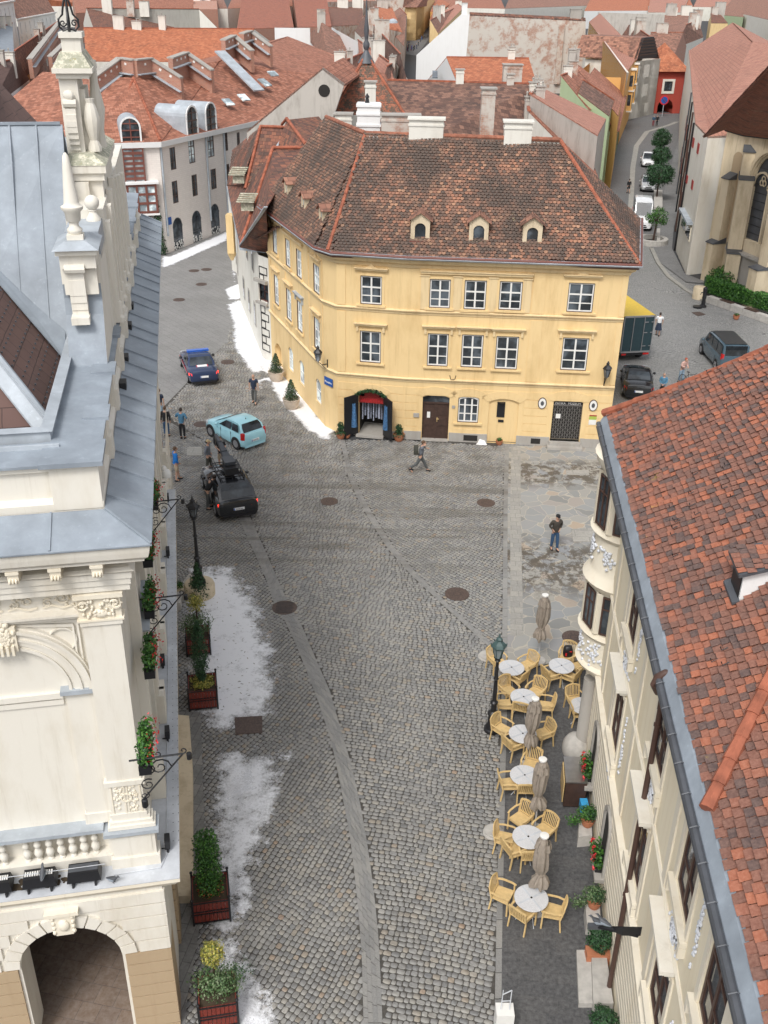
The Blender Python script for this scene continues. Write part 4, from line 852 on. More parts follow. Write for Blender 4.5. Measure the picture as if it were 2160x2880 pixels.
# big blind arch
def archband(mb,F,cx,cz,r0,r1,d0,d1,n=22,a0=0,a1=math.pi):
    for k in range(n):
        p,q=a0+(a1-a0)*k/n,a0+(a1-a0)*(k+1)/n; P=[(cx+r*math.cos(a),cz+r*math.sin(a)) for r,a in ((r0,p),(r1,p),(r1,q),(r0,q))]
        mb.add([F.p(X(x),z,d0) for x,z in P]+[F.p(X(x),z,d1) for x,z in P],[(4,5,6,7),(1,2,6,5),(3,0,4,7)])
mb=MB()
for r0,r1,d in ((1.06,1.12,.15),(1.12,1.17,.11),(1.17,1.27,.14),(1.27,1.32,.17),(1.32,1.44,.13),(1.44,1.50,.19),(1.50,1.53,.10)): archband(mb,FF,-4.02,9.7,r0,r1,0,d,a1=math.pi*.5+.3)
mb.build('arch_moulding',M['cream'],H_)
mb=MB(); 
for r0,r1,d in ((.24,.27,.05),): archband(mb,FF,-2.95,10.82,r0,r1,0,d,20,0,2*math.pi)
for a,b in (((-2.63,9.85),(-2.63,11.22)),((-2.63,11.22),(-3.9,11.30)),((-2.72,9.95),(-2.72,11.12)),((-2.72,11.12),(-3.75,11.22)),((-3.2,10.95),(-3.5,11.05)),((-3.2,10.95),(-3.25,10.78)),((-2.8,10.4),(-2.8,10.62)),((-2.8,10.62),(-2.95,10.52))): mb.bar(FF.p(X(a[0]),a[1],.03),FF.p(X(b[0]),b[1],.03),.035,.06)
mb.build('spandrel_mouldings',M['cream'],H_)
mb=MB(); q_=random.Random(8)
for k in range(60): mb.ball(FF.p(X(-4.02+q_.gauss(0,.12)),11.05+q_.gauss(0,.13),.2),(.05,.05,.06),6,4)
fb(mb,-4.3,-3.74,10.75,11.3,0,.2)
for k in range(5): fb(mb,-4.25+k*.1,-4.2+k*.1,10.7,10.9,.2,.27)
mb.build('arch_keystone',M['creamT'],H_,smooth=50)
def scroll(mb,F,u,z,r,d,turns=1.6,dirn=1,a0=0,th=.022):
    P=[]
    for k in range(16): t=k/15; a=a0+dirn*turns*2*math.pi*t; rr=r*(1-.85*t); P.append(F.p(u+rr*math.cos(a),z+rr*math.sin(a),d))
    mb.tube(P,[th*(1-.3*k/15) for k in range(16)],5)
# capital and frieze
mb=MB(); fb(mb,-2.56,-1.78,11.34,11.84,0,.25); fb(mb,-2.62,-1.72,11.84,11.93,0,.33); fb(mb,-2.6,-1.74,11.32,11.36,0,.3)
for s,x in ((1,-2.46),(-1,-1.88)): scroll(mb,FF,X(x),11.70,.12,.29,1.5,s,0 if s<0 else math.pi,.03)
q_=random.Random(5)
for k in range(26): mb.ball(FF.p(X(-2.17+q_.uniform(-.3,.3)),11.5+q_.uniform(-.1,.28),.27),(.035,.04,.045),6,4)
mb.ball(FF.p(X(-2.17),11.48,.26),(.15,.05,.1)); 
for k in range(9): t=k/8; mb.ball(FF.p(X(-2.44+.54*t),11.74-.22*math.sin(t*math.pi),.29),.03,6,4)
mb.build('capital',M['creamT'],H_,smooth=50)
mb=MB()
for k in range(8):
    x=-2.85-k*.62; s=1 if k%2 else -1
    scroll(mb,FF,X(x),11.74,.13,.03,1.4,s,.5,.022); scroll(mb,FF,X(x-.26),11.66,.10,.03,1.2,-s,1.,.02); mb.tube([FF.p(X(x+.16),11.56,.02),FF.p(X(x),11.54,.04),FF.p(X(x-.2),11.6,.03),FF.p(X(x-.36),11.55,.02)],.02,5)
    for j in range(5): mb.ball(FF.p(X(x+q_.uniform(-.25,.2)),11.7+q_.uniform(-.12,.14),.02),(.035,.03,.03),6,4)
mb.build('griffin_frieze',M['creamT'],H_,smooth=50)
mb=MB()
for k in range(2):   # carved lower pilaster panel
    for j in range(26): mb.ball(FF.p(X(-2.32+.30*k+q_.uniform(-.1,.1)),6.45+q_.uniform(0,.72),.245),(.03,.02,.04),6,4)
archband(mb,FF,-2.17,6.85,.09,.12,.24,.27,14,0,2*math.pi)
for a in (-2.46,-2.2,-2.14,-1.88): fb(mb,a-.012,a+.012,6.45,7.16,.24,.262)
mb.build('carved_panel',M['creamT'],H_,smooth=50)
# entablature (front and side)
mb=MB(); EP=[W(-9,16.5)[:2],W(-1.85,16.5)[:2],W(-1.85,42.5)[:2]]
band(mb,EP,[(-.02,11.96),(.28,11.96),(.28,12.08),(.31,12.1),(.31,12.22),(.34,12.24),(.34,12.36),(.40,12.42),(.30,12.46),(-.02,12.46)])
band(mb,EP,[(-.02,12.72),(.62,12.74),(.62,12.78),(.70,12.86),(.73,12.98),(.75,13.1),(-.02,13.12)])
mb.build('cornice',M['cream'],H_)
k=0; x=-2.0
while x>-8.8:
    m=MB(); fb(m,x-.17,x+.02,12.46,12.73,0,.6); fb(m,x-.19,x+.04,12.67,12.73,.0,.64)
    for j in range(3): m.ball(FF.p(X(x-.13+.055*j),12.52,.6),(.03,.06,.06),6,4)
    m.build('cornice_bracket',M['creamT'],H_,smooth=50); x-=.72; k+=1
mb=MB()
for y in np.arange(17.2,42,.72): FD.box(mb,y-16.5,y-16.3,12.46,12.73,0,.6)
mb.build('cornice_brackets',M['creamT'],H_)
# side wall bays
bays=[19.6,22.6,25.6,28.6,31.6,34.6]; pil_=MB()
for i,y in enumerate(bays):
    u=y-16.5
    for s in (-1,1): FD.box(pil_,u+s*.75-.12,u+s*.75+.12,5.0,9.2,0,.16); FD.box(pil_,u+s*1.35-.14,u+s*1.35+.14,5.9,11.3,0,.22); FD.box(pil_,u+s*1.35-.2,u+s*1.35+.2,5.0,5.9,0,.34)
    FD.box(pil_,u-1.0,u+1.0,9.2,9.4,0,.30); FD.box(pil_,u-.9,u+.9,9.4,9.75,0,.12); FD.box(pil_,u-1.6,u+1.6,11.3,11.5,0,.24)
    m=MB(); FD.box(m,u-1.05,u+1.05,9.4,9.44,0,.36); m.build('hood_flashing',M['zincL'],H_)
    m=MB(); FD.box(m,u-.6,u+.6,5.4,9.1,.0,.03); w_=m.build('window',M['wframe'],H_); m=MB(); FD.box(m,u-.5,u-.03,5.5,9.0,.03,.04); FD.box(m,u+.03,u+.5,5.5,9.0,.03,.04); m.build('pane',M['glass'],w_)
    archb=MB()
pil_.build('side_pilasters',M['cream'],H_)
# flower boxes on the side windows (things: they hang on the hall)
def onlx(px,py,lx): v=onplane(px,py,lx=lx); return v[1],v[2]
M['boxblk']=M['black']
for k,(a,b,sd) in enumerate((((975,130),(960,300),1),((985,400),(970,670),2),((985,760),(975,1060),3),((960,1330),(945,1659),4),((0,0),(0,0),5))):
    if k<4: y1,z1=onlx(*p7(*a),-1.32); y0,z0=onlx(*p7(*b),-1.32)
    else: y1,z1=onlx(*p4(1010,1460),-1.32); y0,z0=onlx(*p4(1000,1600),-1.32)
    zc=5.95; 
    # place at the bay whose sill shows here
    yc=onplane(*( (p7((a[0]+b[0])/2,(a[1]+b[1])/2)) if k<4 else p4(1005,1530)),lx=-1.45); 
    t=thing('flower_box','red geraniums in a window box of the hall, '+['second from the far end','beside the middle iron bracket','third, behind a floodlight','nearest the viewer','farthest of the row'][k],'flower box',W(-1.45,yc[1],yc[2]-.15),'flower boxes along the town hall')
    L=.55; m=MB(); wbox(m,-1.6,-1.38,yc[1]-L,yc[1]+L,yc[2]-.28,yc[2]-.1); m.build('box',M['black'],t)
    g_=MB(); 
    for j in range(7): g_.leaves(W(-1.48,yc[1]-L+.1+j*(2*L-.2)/6,yc[2]+.02),(.19,.2,.22),105,.07,seed=k*10+j)
    g_.build('leaves',M['leafG'],t); g_=MB()
    for j in range(5): g_.leaves(W(-1.36,yc[1]-L+.15+j*.24,yc[2]+.03),(.2,.2,.22),17,.055,seed=90+k*10+j)
    g_.build('flowers',M['flower'],t)
# wrought iron brackets with spotlights
def iron_bracket(px,py,lab):
    y,z=onlx(px,py,-1.2); F=Fac(W(-1.85,y)[:2],W(-.6,y)[:2]); t=thing('iron_bracket',lab,'bracket',W(-1.6,y,z),'curled iron brackets on the town hall')
    m=MB(); m.tube([F.p(.1,z,0),F.p(1.05,z+.03,0)],.018,6); m.tube([F.p(.25,z-.95,0),F.p(1.05,z+.03,0)],.016,6)
    scroll(m,F,.62,z-.22,.2,0,1.5,1,0,.016); scroll(m,F,.42,z-.26,.13,0,1.4,-1,2,.014); scroll(m,F,.38,z-.6,.14,0,1.5,1,1,.014); scroll(m,F,.3,z-.85,.09,0,1.4,-1,1,.012); scroll(m,F,1.05,z+.1,.07,0,1.,1,-1.5,.014); scroll(m,F,.6,z+.08,.07,0,1.,1,-1.5,.012)
    m.build('scrollwork',M['black'],t); m=MB(); m.lathe(F.p(.28,z-1.12,0),[(.05,0),(.06,.02),(.06,.16),(.02,.18)],8); m.lathe(F.p(1.15,z-.1,0),[(.05,0),(.05,.12)],8); m.build('spotlight',M['black'],t)
iron_bracket(*p7(1060,555),'curled black iron bracket with spotlights beside the middle flower boxes')
iron_bracket(*p7(1040,1590),'nearest curled black iron bracket above the carved corner pilaster')
iron_bracket(*p4(1060,1590),'farthest curled black iron bracket at the end of the tin ledge')
def flood(c,aim,label,grp='floodlights on the town hall',s=.26):
    t=thing('floodlight',label,'floodlight',c,grp); m=MB(); m.box(c+Vector((0,0,.2)),(s*.45,s,s*.9),aim); h=m.build('housing',M['black'],t); m=MB(); d=Vector((math.cos(aim),math.sin(aim),0)); m.box(c+Vector((0,0,.2))-d*s*.24,(s*.02,s*.75,s*.62),aim); m.build('lens',M['wframe'],t); m=MB(); m.box(c+Vector((0,0,.04)),(.05,s*1.1,.08),aim); m.tube([c,c-d*.14],.02,5); m.build('mount',M['black'],t); return t
for k,(a,lb) in enumerate(((p10(1085,470),'nearest the balustrade corner'),(p7(1085,1420),'above the nearest flower box'),(p7(1055,950),'beside the third flower box'),(p7(1088,245),'between the two farthest flower boxes'),(p4(1085,1555),'at the far end of the tin ledge'))):
    c=G(a[0],a[1]+8,5.15); flood(Vector((c.x,c.y,5.012)),AH,'square black floodlight on the tin ledge, '+lb)
for k,(a,lb) in enumerate((((850,345),'farthest'),((838,475),'second farthest'),((815,687),'second nearest'),((800,857),'nearest'))):
    v=G(*p4(*a),13.45); flood(Vector((v.x,v.y,13.28)),AH,'square black floodlight on the zinc eave, '+lb+' of the four',s=.34)
# long lamps lying behind the front balustrade ledge
for k,(a,b,lb) in enumerate(((( -3.55,.1),(-2.85,.1),'nearest the corner'),((-4.45,0),(-3.75,0),'second from the corner'),((-5.3,0),(-4.65,0),'third from the corner'),((-6.3,0),(-5.5,0),'farthest from the corner'))):
    t=thing('strip_light','long black grilled lamp on the front ledge, '+lb,'strip light',W((a[0]+b[0])/2,15.95,5.02),'long lamps on the front ledge')
    m=MB(); wfr(m,a[0],b[0],15.74,16.1,5.12,5.36,.04); wbox(m,a[0]+.1,a[0]+.14,15.7,16.12,5.01,5.12); wbox(m,b[0]-.14,b[0]-.1,15.7,16.12,5.01,5.12); m.build('housing',M['black'],t)
    m=MB(); 
    if k: 
        for j in range(12): x=a[0]+.06+j*(b[0]-a[0]-.12)/12; wbox(m,x,x+.03,15.86,15.98,5.36,5.375)
    else: wbox(m,a[0]+.05,b[0]-.05,15.82,16.02,5.36,5.37)
    m.build('grille',M['wframe'] if k else M['zincD'],t)
def cable(pts,r,name,lab):
    m=MB(); m.tube(pts,r,5); m.build(name,M['ledge'],label=lab,cat='cable')
cable([W(-1.5,33.5,5.03),W(-1.52,28,5.03),W(-1.48,23,5.03),W(-1.5,19,5.03),W(-1.5,16.3,5.03),W(-1.62,15.95,5.03),W(-2.6,15.9,5.05)],.014,'power_cable','thin pale cable running along the tin ledge past the floodlights')
cable([W(-9,15.9,5.35),W(-2.75,15.9,5.4),W(-2.75,15.85,5.02)],.008,'bird_wire','taut pale wire stretched above the long lamps on the front ledge')
def pigeon(c,rz,lab):
    t=thing('pigeon',lab,'pigeon',c); m=MB(); d=Vector((math.cos(rz),math.sin(rz),0)); c=Vector(c); Mx=Matrix.Rotation(rz,4,'Z')
    rings=[]
    for x,z,ry,rz_ in ((-.19,.07,.012,.006),(-.13,.09,.03,.02),(-.05,.10,.055,.05),(.03,.12,.055,.058),(.08,.16,.035,.045),(.10,.20,.026,.03),(.115,.225,.028,.028),(.14,.23,.02,.02),(.16,.225,.008,.006),(.18,.22,.003,.003)):
        rings.append([c+Mx@Vector((x,ry*math.cos(a*math.pi/4),z+rz_*math.sin(a*math.pi/4))) for a in range(8)])
    m.ring(rings); 
    for s in (-1,1): m.tube([c+Mx@Vector((0,s*.02,.07)),c+Mx@Vector((.005,s*.02,0))],.005,4); m.tube([c+Mx@Vector((-.02,s*.02,.004)),c+Mx@Vector((.03,s*.025,.004))],.005,4)
    m.build('body',M['zincD'],t,smooth=60); m=MB()
    for s in (-1,1): m.ring([[c+Mx@Vector((x,s*(y+.004*math.sin(a)),z+h*math.cos(a*math.pi/3))) for a in range(6)] for x,y,z,h in ((.05,.055,.12,.01),(0,.062,.11,.035),(-.08,.045,.09,.025),(-.17,.02,.075,.006))])
    m.build('wing',M['zinc'],t,smooth=60); return t
# pigeons on the front ledge
pigeon(W(-4.0,15.8,5.375),R(100),'grey pigeon perched on the second long lamp of the front ledge'); pigeon(W(-2.6,15.72,5.014),R(-20),'grey and white pigeon standing on the front ledge near its corner')
# ---- zinc skirt roof, attic, gutters
mb=MB(); zr=[(-.02,13.1),(.79,13.13),(.79,13.16),(.0,13.52),(-.02,13.52)]; band(mb,EP,zr); mb.build('eave_roof',M['zinc'],H_)
mb=MB(); q_=random.Random(1)
for y in np.cumsum([1.05+.25*math.sin(i*2.3) for i in range(27)])+16.0:
    if y<42.3: mb.bar(W(-1.86,y,13.535),W(-1.075,y-.03,13.18),.045,.06)
for x in np.arange(-8.5,-2.,.95): mb.bar(W(x,16.5,13.535),W(x,15.73,13.18),.035,.035)
mb.bar(W(-1.86,16.5,13.54),W(-1.07,15.72,13.18),.04,.04); mb.build('standing_seams',M['zinc'],H_)
AP=[W(-9,16.75)[:2],W(-2.0,16.75)[:2],W(-2.0,42)[:2]]
mb=MB(); band(mb,AP,[(-.3,13.4),(.12,13.4),(.12,13.62),(.05,13.68),(.0,13.7),(0,14.2),(.08,14.25),(.1,14.36),(-.3,14.36)]); wbox(mb,-2.75,-1.9,16.62,17.6,13.5,14.36)
for y in np.arange(18.6,41,2.55): wbox(mb,-2.3,-1.87,y,y+.55,13.5,14.38); wbox(mb,-1.95,-1.80,y+.08,y+.47,13.52,14.0)
mb.build('attic_wall',M['cream'],H_)
mb=MB(); CP=[W(-9,16.6)[:2],W(-1.86,16.6)[:2],W(-1.86,42)[:2]]; band(mb,CP,[(-.92,14.36),(.0,14.36),(.0,14.41),(-.2,14.43),(-.92,14.45)])
wbox(mb,-2.9,-1.8,16.5,17.5,14.38,14.47)
for y in np.arange(18.6,41,2.55): wbox(mb,-2.3,-1.8,y-.05,y+.62,14.4,14.475)
mb.build('attic_coping',M['zinc'],H_)
mb=MB(); band(mb,[W(-9,17.62)[:2],W(-2.78,17.62)[:2],W(-2.78,42)[:2]],[(-.12,14.3),(.0,14.3),(.0,14.62),(.05,14.64),(-.17,14.66),(-.12,14.55)]); band(mb,[W(-9,17.3)[:2],W(-2.6,17.3)[:2]],[(0,14.4),(.06,14.4),(.06,14.52),(0,14.52)]); mb.build('inner_parapet',M['zincL'],H_)
mb=MB(); band(mb,[W(-9,17.75)[:2],W(-2.9,17.75)[:2],W(-2.9,42)[:2]],[(-.5,13.9),(.0,13.9),(.0,13.94),(-.5,13.94)]); mb.build('inner_gutter',M['stoneg'],H_)
# ---- steep brown slate roof with zinc hips
tp=math.tan(R(50)); e0=-3.05; z0=14.12; y0=19.0
def RP(x,y): return W(x,y,z0+(e0-x)*tp)
mb=MB(); hx=-6.0
hip=lambda d: W(e0-d,y0+d,z0+d*tp)
slab(mb,[W(e0,y0,z0),W(e0,24.2,z0),RP(-5.6,26.6),hip(2.55)],.08); slab(mb,[W(-9,y0,z0),W(e0,y0,z0),hip(2.55),W(-9,y0+2.55,z0+2.55*tp)],.08)
slab(mb,[W(e0,27.8,z0),W(e0,42,z0),RP(-6.2,42),RP(-6.2,27.8)],.08); mb.build('slate_roof',M['r_slate'],H_)
m=MB()
for d0 in np.arange(.12,3.,.19):
    for y in np.arange(y0+d0+.35,26.,.30): 
        o_=.15 if int(d0*10)%2 else 0
        if y+o_<24.1+d0*.75-.25: p=W(e0-d0,y+o_,z0+d0*tp+.02); m.bar(p,p+Vector((0,0,.035)),.03,.03)
m.build('snow_hooks',M['zincD'],H_)
mb=MB()
def strip3(mb,a,b,wd,lift,side=(1,0)):
    a=Vector(a);b=Vector(b); d=(b-a).normalized(); s=d.cross(Vector((0,0,1))).normalized()
    mb.hexa([a-s*wd,a+s*wd,b+s*wd,b-s*wd]+[p+Vector((0,0,lift)) for p in (a-s*wd,a+s*wd,b+s*wd,b-s*wd)])
a=W(e0+.12,y0-.12,z0+.0); b=hip(2.6)
for s,(dx,dy) in ((0,(0,.34)),(1,(-.34,0))):
    P=[a+Vector((0,0,.09)),b+Vector((0,0,.09))]; o_=W(dx,dy,0) if s==0 else W(dx,dy,0); P=[P[0],P[1],P[1]+o_-Vector((0,0,.02)),P[0]+o_-Vector((0,0,.02))]; slab(mb,P,.06)
mb.bar(a+Vector((0,0,.12)),b+Vector((0,0,.12)),.09,.08); mb.build('hip_flashing',M['zincL'],H_)
mb=MB(); wfr(mb,-3.2,-2.85,19.0,24.,13.9,14.2,.0); mb.build('eave_apron',M['zincL'],H_)
# cross gable zinc roof
mb=MB(); rz=18.9; g0=W(-2.75,23.1,14.2); g1=W(-2.75,26.,rz); slab(mb,[g0,g1,W(-9,26.,rz),W(-9,25.0,16.9),W(-5.8,25.,16.9),W(-4.5,24.1,15.85)],.08); slab(mb,[g1,W(-2.75,29.,14.2),W(-9,29.,14.2),W(-9,26,rz)],.08)
slab(mb,[W(-3.0,22.75,14.22),W(-3.0,23.4,14.7),W(-5.0,25.1,16.9),W(-5.35,24.6,16.9)],.05); mb.build('zinc_cross_roof',M['zinc'],H_)
mb=MB()
for x in (-3.35,-3.95,-4.6,-5.3,-6,-6.8): 
    yl=23.2+max(0,(-x-3.1))*.55; f_=lambda y: rz-(26-y)*(rz-14.2)/2.9; mb.bar(W(x,yl,f_(yl)+.02),W(x,26,rz+.02),.035,.04)
mb.bar(W(-2.8,26,rz+.03),W(-9,26,rz+.03),.08,.06); mb.build('roof_seams',M['zinc'],H_)
# far part: zinc dormer block and roofs beyond
mb=MB(); wbox(mb,-4.3,-2.9,30.2,32.5,14,17.6); wbox(mb,-4.5,-2.75,30.,32.7,17.6,17.75); mb.build('zinc_dormer',M['zinc'],H_)
mb=MB(); slab(mb,[W(-5.,33,16),W(-3.,33,14.2),W(-3.,42,14.2),W(-6.5,42,18.5),W(-6.5,33,18.5)],.1); slab(mb,[W(-6.5,27,18.3),W(-6.5,42,18.5),W(-12,42,18.8),W(-12,27,18.8)],.1); mb.build('far_slate_roof',M['r_slate'],H_)
mb=MB()
for a,b in ((W(-5.6,30,17.3),W(-6.6,40,18.7)),(W(-6.6,31,18.6),W(-9,38,18.9))): strip3(mb,a,b,.14,.08)
mb.lathe(W(-4.9,29.5,17.2),[(.25,0),(.2,.3),(.1,.5),(.12,.55),(.05,.7),(.02,1.3)],8); mb.build('far_zinc_hips',M['zincL'],H_)
# ---- stone gable over the side front, seen end on
GX0,GX1=-2.78,-1.98
mb=MB(); N_=8; pts=[]
for k in range(N_+1): t=k/N_; pts.append((21.9+1.25*(1-math.cos(t*math.pi/2)),14.42+1.75*math.sin(t*math.pi/2)**1.0 if t<1 else 16.2))
pts=[(21.6,14.42),(21.75,14.75),(21.95,15.1),(22.15,15.45),(22.25,15.8),(22.25,16.1)]
prev=None
vs=[W(x,y,z) for y,z in pts for x in (GX0,GX1-.0)]; mb.add(vs,[(2*k,2*k+1,2*k+3,2*k+2) for k in range(len(pts)-1)]); mb.build('volute_flashing',M['zinc'],H_)
mb=MB(); side=[W(GX1-.003,y,z) for y,z in pts]+[W(GX1-.003,42,16.1),W(GX1-.003,42,14.42)]; 
for k in range(len(pts)-1): mb.poly([W(GX1-.003,pts[k][0],pts[k][1]),W(GX1-.003,23.4,pts[k][1]),W(GX1-.003,23.4,pts[k+1][1]),W(GX1-.003,pts[k+1][0],pts[k+1][1])])
wbox(mb,GX0,GX1,22.26,24.6,14.42,16.5); wbox(mb,GX0-.02,GX1+.04,24.6,35,14.42,17.2)
for k,(y,z) in enumerate(((24.7,16.9),(25.6,17.1),(26.5,17.3),(27.6,17.4),(28.9,17.2),(30.4,17.0),(32,16.8))): wbox(mb,-1.96,-1.82,y,y+.28,14.45,z); mb.lathe(W(-1.86,y+.14,14.45),[(.14,0),(.14,.1),(.1,.16),(.1,.5)],8)
wbox(mb,-2.72,-2.02,22.1,22.3,15.9,16.45)
mb.build('gable_wall',M['cream'],H_)
# console bracket
mb=MB(); 
for k in range(7): t=k/6; wbox(mb,-2.62,-2.28,22.02-.2*math.sin(t*1.6)+.03*k,22.3,15.45+.16*k-.02,15.45+.16*(k+1))
mb.tube([W(-2.66,21.95,16.5),W(-2.24,21.95,16.5)],.1,8); wbox(mb,-2.64,-2.26,21.78,22.2,15.32,15.47); mb.build('console',M['cream'],H_)
mb=MB(); wbox(mb,-2.74,-2.0,21.95,23.0,16.5,16.8); wbox(mb,-2.8,-1.95,21.85,23.1,16.8,16.92); mb.build('gable_pedestal',M['cream'],H_)
mb=MB(); wfr(mb,-2.85,-1.9,21.75,23.2,16.92,17.06,.25); mb.build('pedestal_cap',M['zincL'],H_)
mb=MB(); c=W(-2.38,22.3,17.02); mb.box(c+Vector((0,0,.07)),(.34,.34,.14),AH); mb.lathe(c,[(.13,.14),(.16,.2),(.16,.24),(.1,.3),(.1,.38),(.15,.42),(.17,.6),(.23,.66),(.23,.71),(.17,.74),(.155,.8),(.09,1.5),(.06,1.72),(.02,1.78)],14); mb.build('obelisk',M['cream'],H_,smooth=50)
mb=MB(); wbox(mb,-2.72,-1.98,23.2,25.2,16.4,17.0); mb.build('gable_step',M['zincL'],H_)
mb=MB(); c=W(-2.15,24.4,17.0); mb.lathe(c,[(.17,0),(.17,.05),(.1,.14),(.08,.2),(.1,.22),(.09,.25)],12); mb.ball(c+Vector((0,0,.40)),.17,14,10); mb.build('stone_ball',M['cream'],H_,smooth=60)
mb=MB(); wbox(mb,-2.86,-1.98,26.05,30,16.9,17.85); wbox(mb,-2.92,-1.92,25.95,30.1,17.62,17.8); wbox(mb,-2.98,-1.86,25.88,30.15,17.8,17.98); wbox(mb,-2.7,-2.3,25.8,26.06,17.2,17.6)
for k in range(4): mb.tube([W(-2.66+.09*k,25.92,17.5),W(-2.66+.09*k,25.92,17.25)],.045,6)
mb.build('gable_cornice',M['cream'],H_)
q=NT('lichen_stone'); c=q.mix(q.ramp(q.noise(q.pos(),5,9,.8),[(.42,0.),(.52,1.)]),(.66,.62,.50),(.33,.33,.25)); c=q.mix(q.ramp(q.noise(q.pos(),9,6,.8),[(.6,0.),(.66,.8)]),c,(.30,.26,.06)); q.col(c); q.set(rough=.9); q.bump(q.noise(q.pos(),20,4),.4,.02); M['lichen']=q.m
mb=MB(); wfr(mb,-3.0,-1.84,25.86,30.2,17.98,18.2,.3); wfr(mb,-2.86,-1.96,26.3,28.0,20.08,20.42,.2); mb.build('lichen_cap',M['lichen'],H_)
mb=MB(); wbox(mb,-2.76,-2.34,26.5,28.,18.1,19.9); wbox(mb,-2.36,-2.22,26.75,28.,18.1,19.6); wbox(mb,-2.8,-2.05,26.4,28.,19.86,19.98); wbox(mb,-2.87,-1.95,26.3,28.,19.98,20.09)
for k in range(9): t=k/8; wbox(mb,-2.68,-2.44,26.5-.16*math.sin(t*math.pi)-.05,26.52,18.25+t*1.1,18.25+(k+1)/8*1.1)
mb.tube([W(-2.71,26.38,19.32),W(-2.41,26.38,19.32)],.1,8); mb.ball(W(-2.56,26.38,19.5),(.14,.08,.12)); mb.lathe(W(-2.12,26.7,18.2),[(.17,0),(.17,.1),(.1,.25),(.16,.5),(.2,.75),(.14,1.0),(.1,1.1),(.12,1.2)],10); mb.lathe(W(-2.02,27.4,18.2),[(.15,0),(.12,.4),(.2,.9),(.1,1.5),(.1,2.0)],10)
mb.build('gable_tower',M['cream'],H_,smooth=30)
mb=MB(); wbox(mb,-2.60,-2.16,26.55,27.3,20.35,20.72); wbox(mb,-2.64,-2.11,26.5,27.35,20.72,20.84); mb.build('gable_top',M['cream'],H_)
mb=MB(); F=Fac(W(-3.4,26.8)[:2],W(-1.3,26.8)[:2]); uc=1.0
mb.tube([F.p(uc,20.84,0),F.p(uc,22.9,0)],.03,6)
for s in (-1,1):
    P=[F.p(uc+s*r_,z,0) for r_,z in ((.03,20.9),(.14,20.86),(.22,20.95),(.22,21.1),(.12,21.2),(.09,21.35),(.05,21.5),(.09,21.62),(.15,21.68),(.13,21.8),(.05,21.9))]; mb.tube(P,.026,6); scroll(mb,F,uc+s*.13,21.02,.08,0,1.4,s,0,.02); scroll(mb,F,uc+s*.12,21.72,.07,0,1.3,-s,0,.018)
P=Fac(W(-2.4,25.8)[:2],W(-2.4,27.8)[:2])
for s in (-1,1): mb.tube([P.p(1.+s*r_,z,0) for r_,z in ((.03,20.9),(.14,20.86),(.22,20.95),(.2,21.1),(.1,21.25),(.05,21.5))],.024,6)
mb.build('iron_finial',M['black'],H_)
# ================================================================== cream house on the right with the big tile roof
GL=[Vector((4.25,7.2)),Vector((4.76,10.9)),Vector((5.63,18.9)),Vector((6.28,25.0)),Vector((6.45,26.7))]
C_=thing('cream_house','cream plastered house with stucco reliefs, rounded oriel and a mottled red tile roof','house',(8,16,0))
WB=[(6.83,26.3),(6.20,19.2),(5.72,15.2),(5.05,8.0),(4.8,5.)]   # wall line, far to near (outside faces the square)
WL=[(6.86,26.9),(6.32,21.6),(5.76,15.35),(5.02,9.0),(4.75,6.2)]
FR=[Fac(WL[i],WL[i+1]) for i in range(4)]
p9z=tt(1620,1840,360/1659.); p9y=tt(1640,1360,360/1659.)
mb=MB(); rops={0:[],1:[],2:[],3:[]}; rw=[]
def rwin(i,u,z,w,h): o=dict(u=u,z=z,w=w,h=h,rec=.07); rops[i].append(o); rw.append((i,o)); return o
def at_uz(tg,a,b):   # which segment sees the centre
    x,y=tg((a[0]+b[0])/2,(a[1]+b[1])/2)
    for i,F in enumerate(FR):
        u,z=F.uz(x,y)
        if -.3<u<F.L+.3: return i,u,z
    return 1,*FR[1].uz(x,y)
for tg,a,b in ((p9y,(590,1740),(668,2105)),(p9z,(440,1045),(500,1450)),(p9z,(1015,1085),(1118,1590)),(p12,(760,610),(800,895)),(p12,(1075,680),(1108,1025)),(p12,(856,1560),(880,2050)),(p12,(1172,1640),(1200,2050))):
    i,_,z=at_uz(tg,a,b); u0=FR[i].uz(*tg(*a))[0]; u1=FR[i].uz(*tg(*b))[0]; u0,u1=min(u0,u1),max(u0,u1); z=7.55 if z>6 else 4.1; u1=min(u1,u0+1.6); u1=max(u1,u0+1.2)
    if u1>FR[i].L-.05: u0-=u1-FR[i].L+.05; u1=FR[i].L-.05
    if u0<.05: u1+=.05-u0; u0=.05
    rwin(i,u0,z,u1-u0,1.95)
for i,F in enumerate(FR): wall(mb,F,0,F.L,0,10.7,rops[i],rec=.07)
mb.poly([(6.86,26.9,0),(12,26.6,0),(12,26.6,10.7),(6.86,26.9,10.7)]); mb.build('wall',M['creamR'],C_)
for i,o in rw: window(FR[i],o,C_,nx=2,rows=(.34,.68),mat='bframe',surround=None,d=-.02,t=.09)
tr=MB(); hd=MB()
for i,o in rw:
    F=FR[i]; u,z,w,h=o['u'],o['z'],o['w'],o['h']
    for a,b in ((u-.17,u-.01),(u+w+.01,u+w+.17)): F.box(tr,a,b,z-.03,z+h+.14,0,.035)
    F.box(tr,u-.01,u+w+.01,z+h+.01,z+h+.14,0,.05); F.box(tr,u-.2,u+w+.2,z-.16,z-.04,0,.13)
    for a in (u-.2,u+w+.08): F.box(tr,a,a+.12,z-.42,z-.18,0,.13)
    if z<6: F.box(hd,u-.2,u+w+.2,z+h+.36,z+h+.46,0,.30); F.box(hd,u-.12,u+w+.12,z+h+.24,z+h+.36,0,.18)
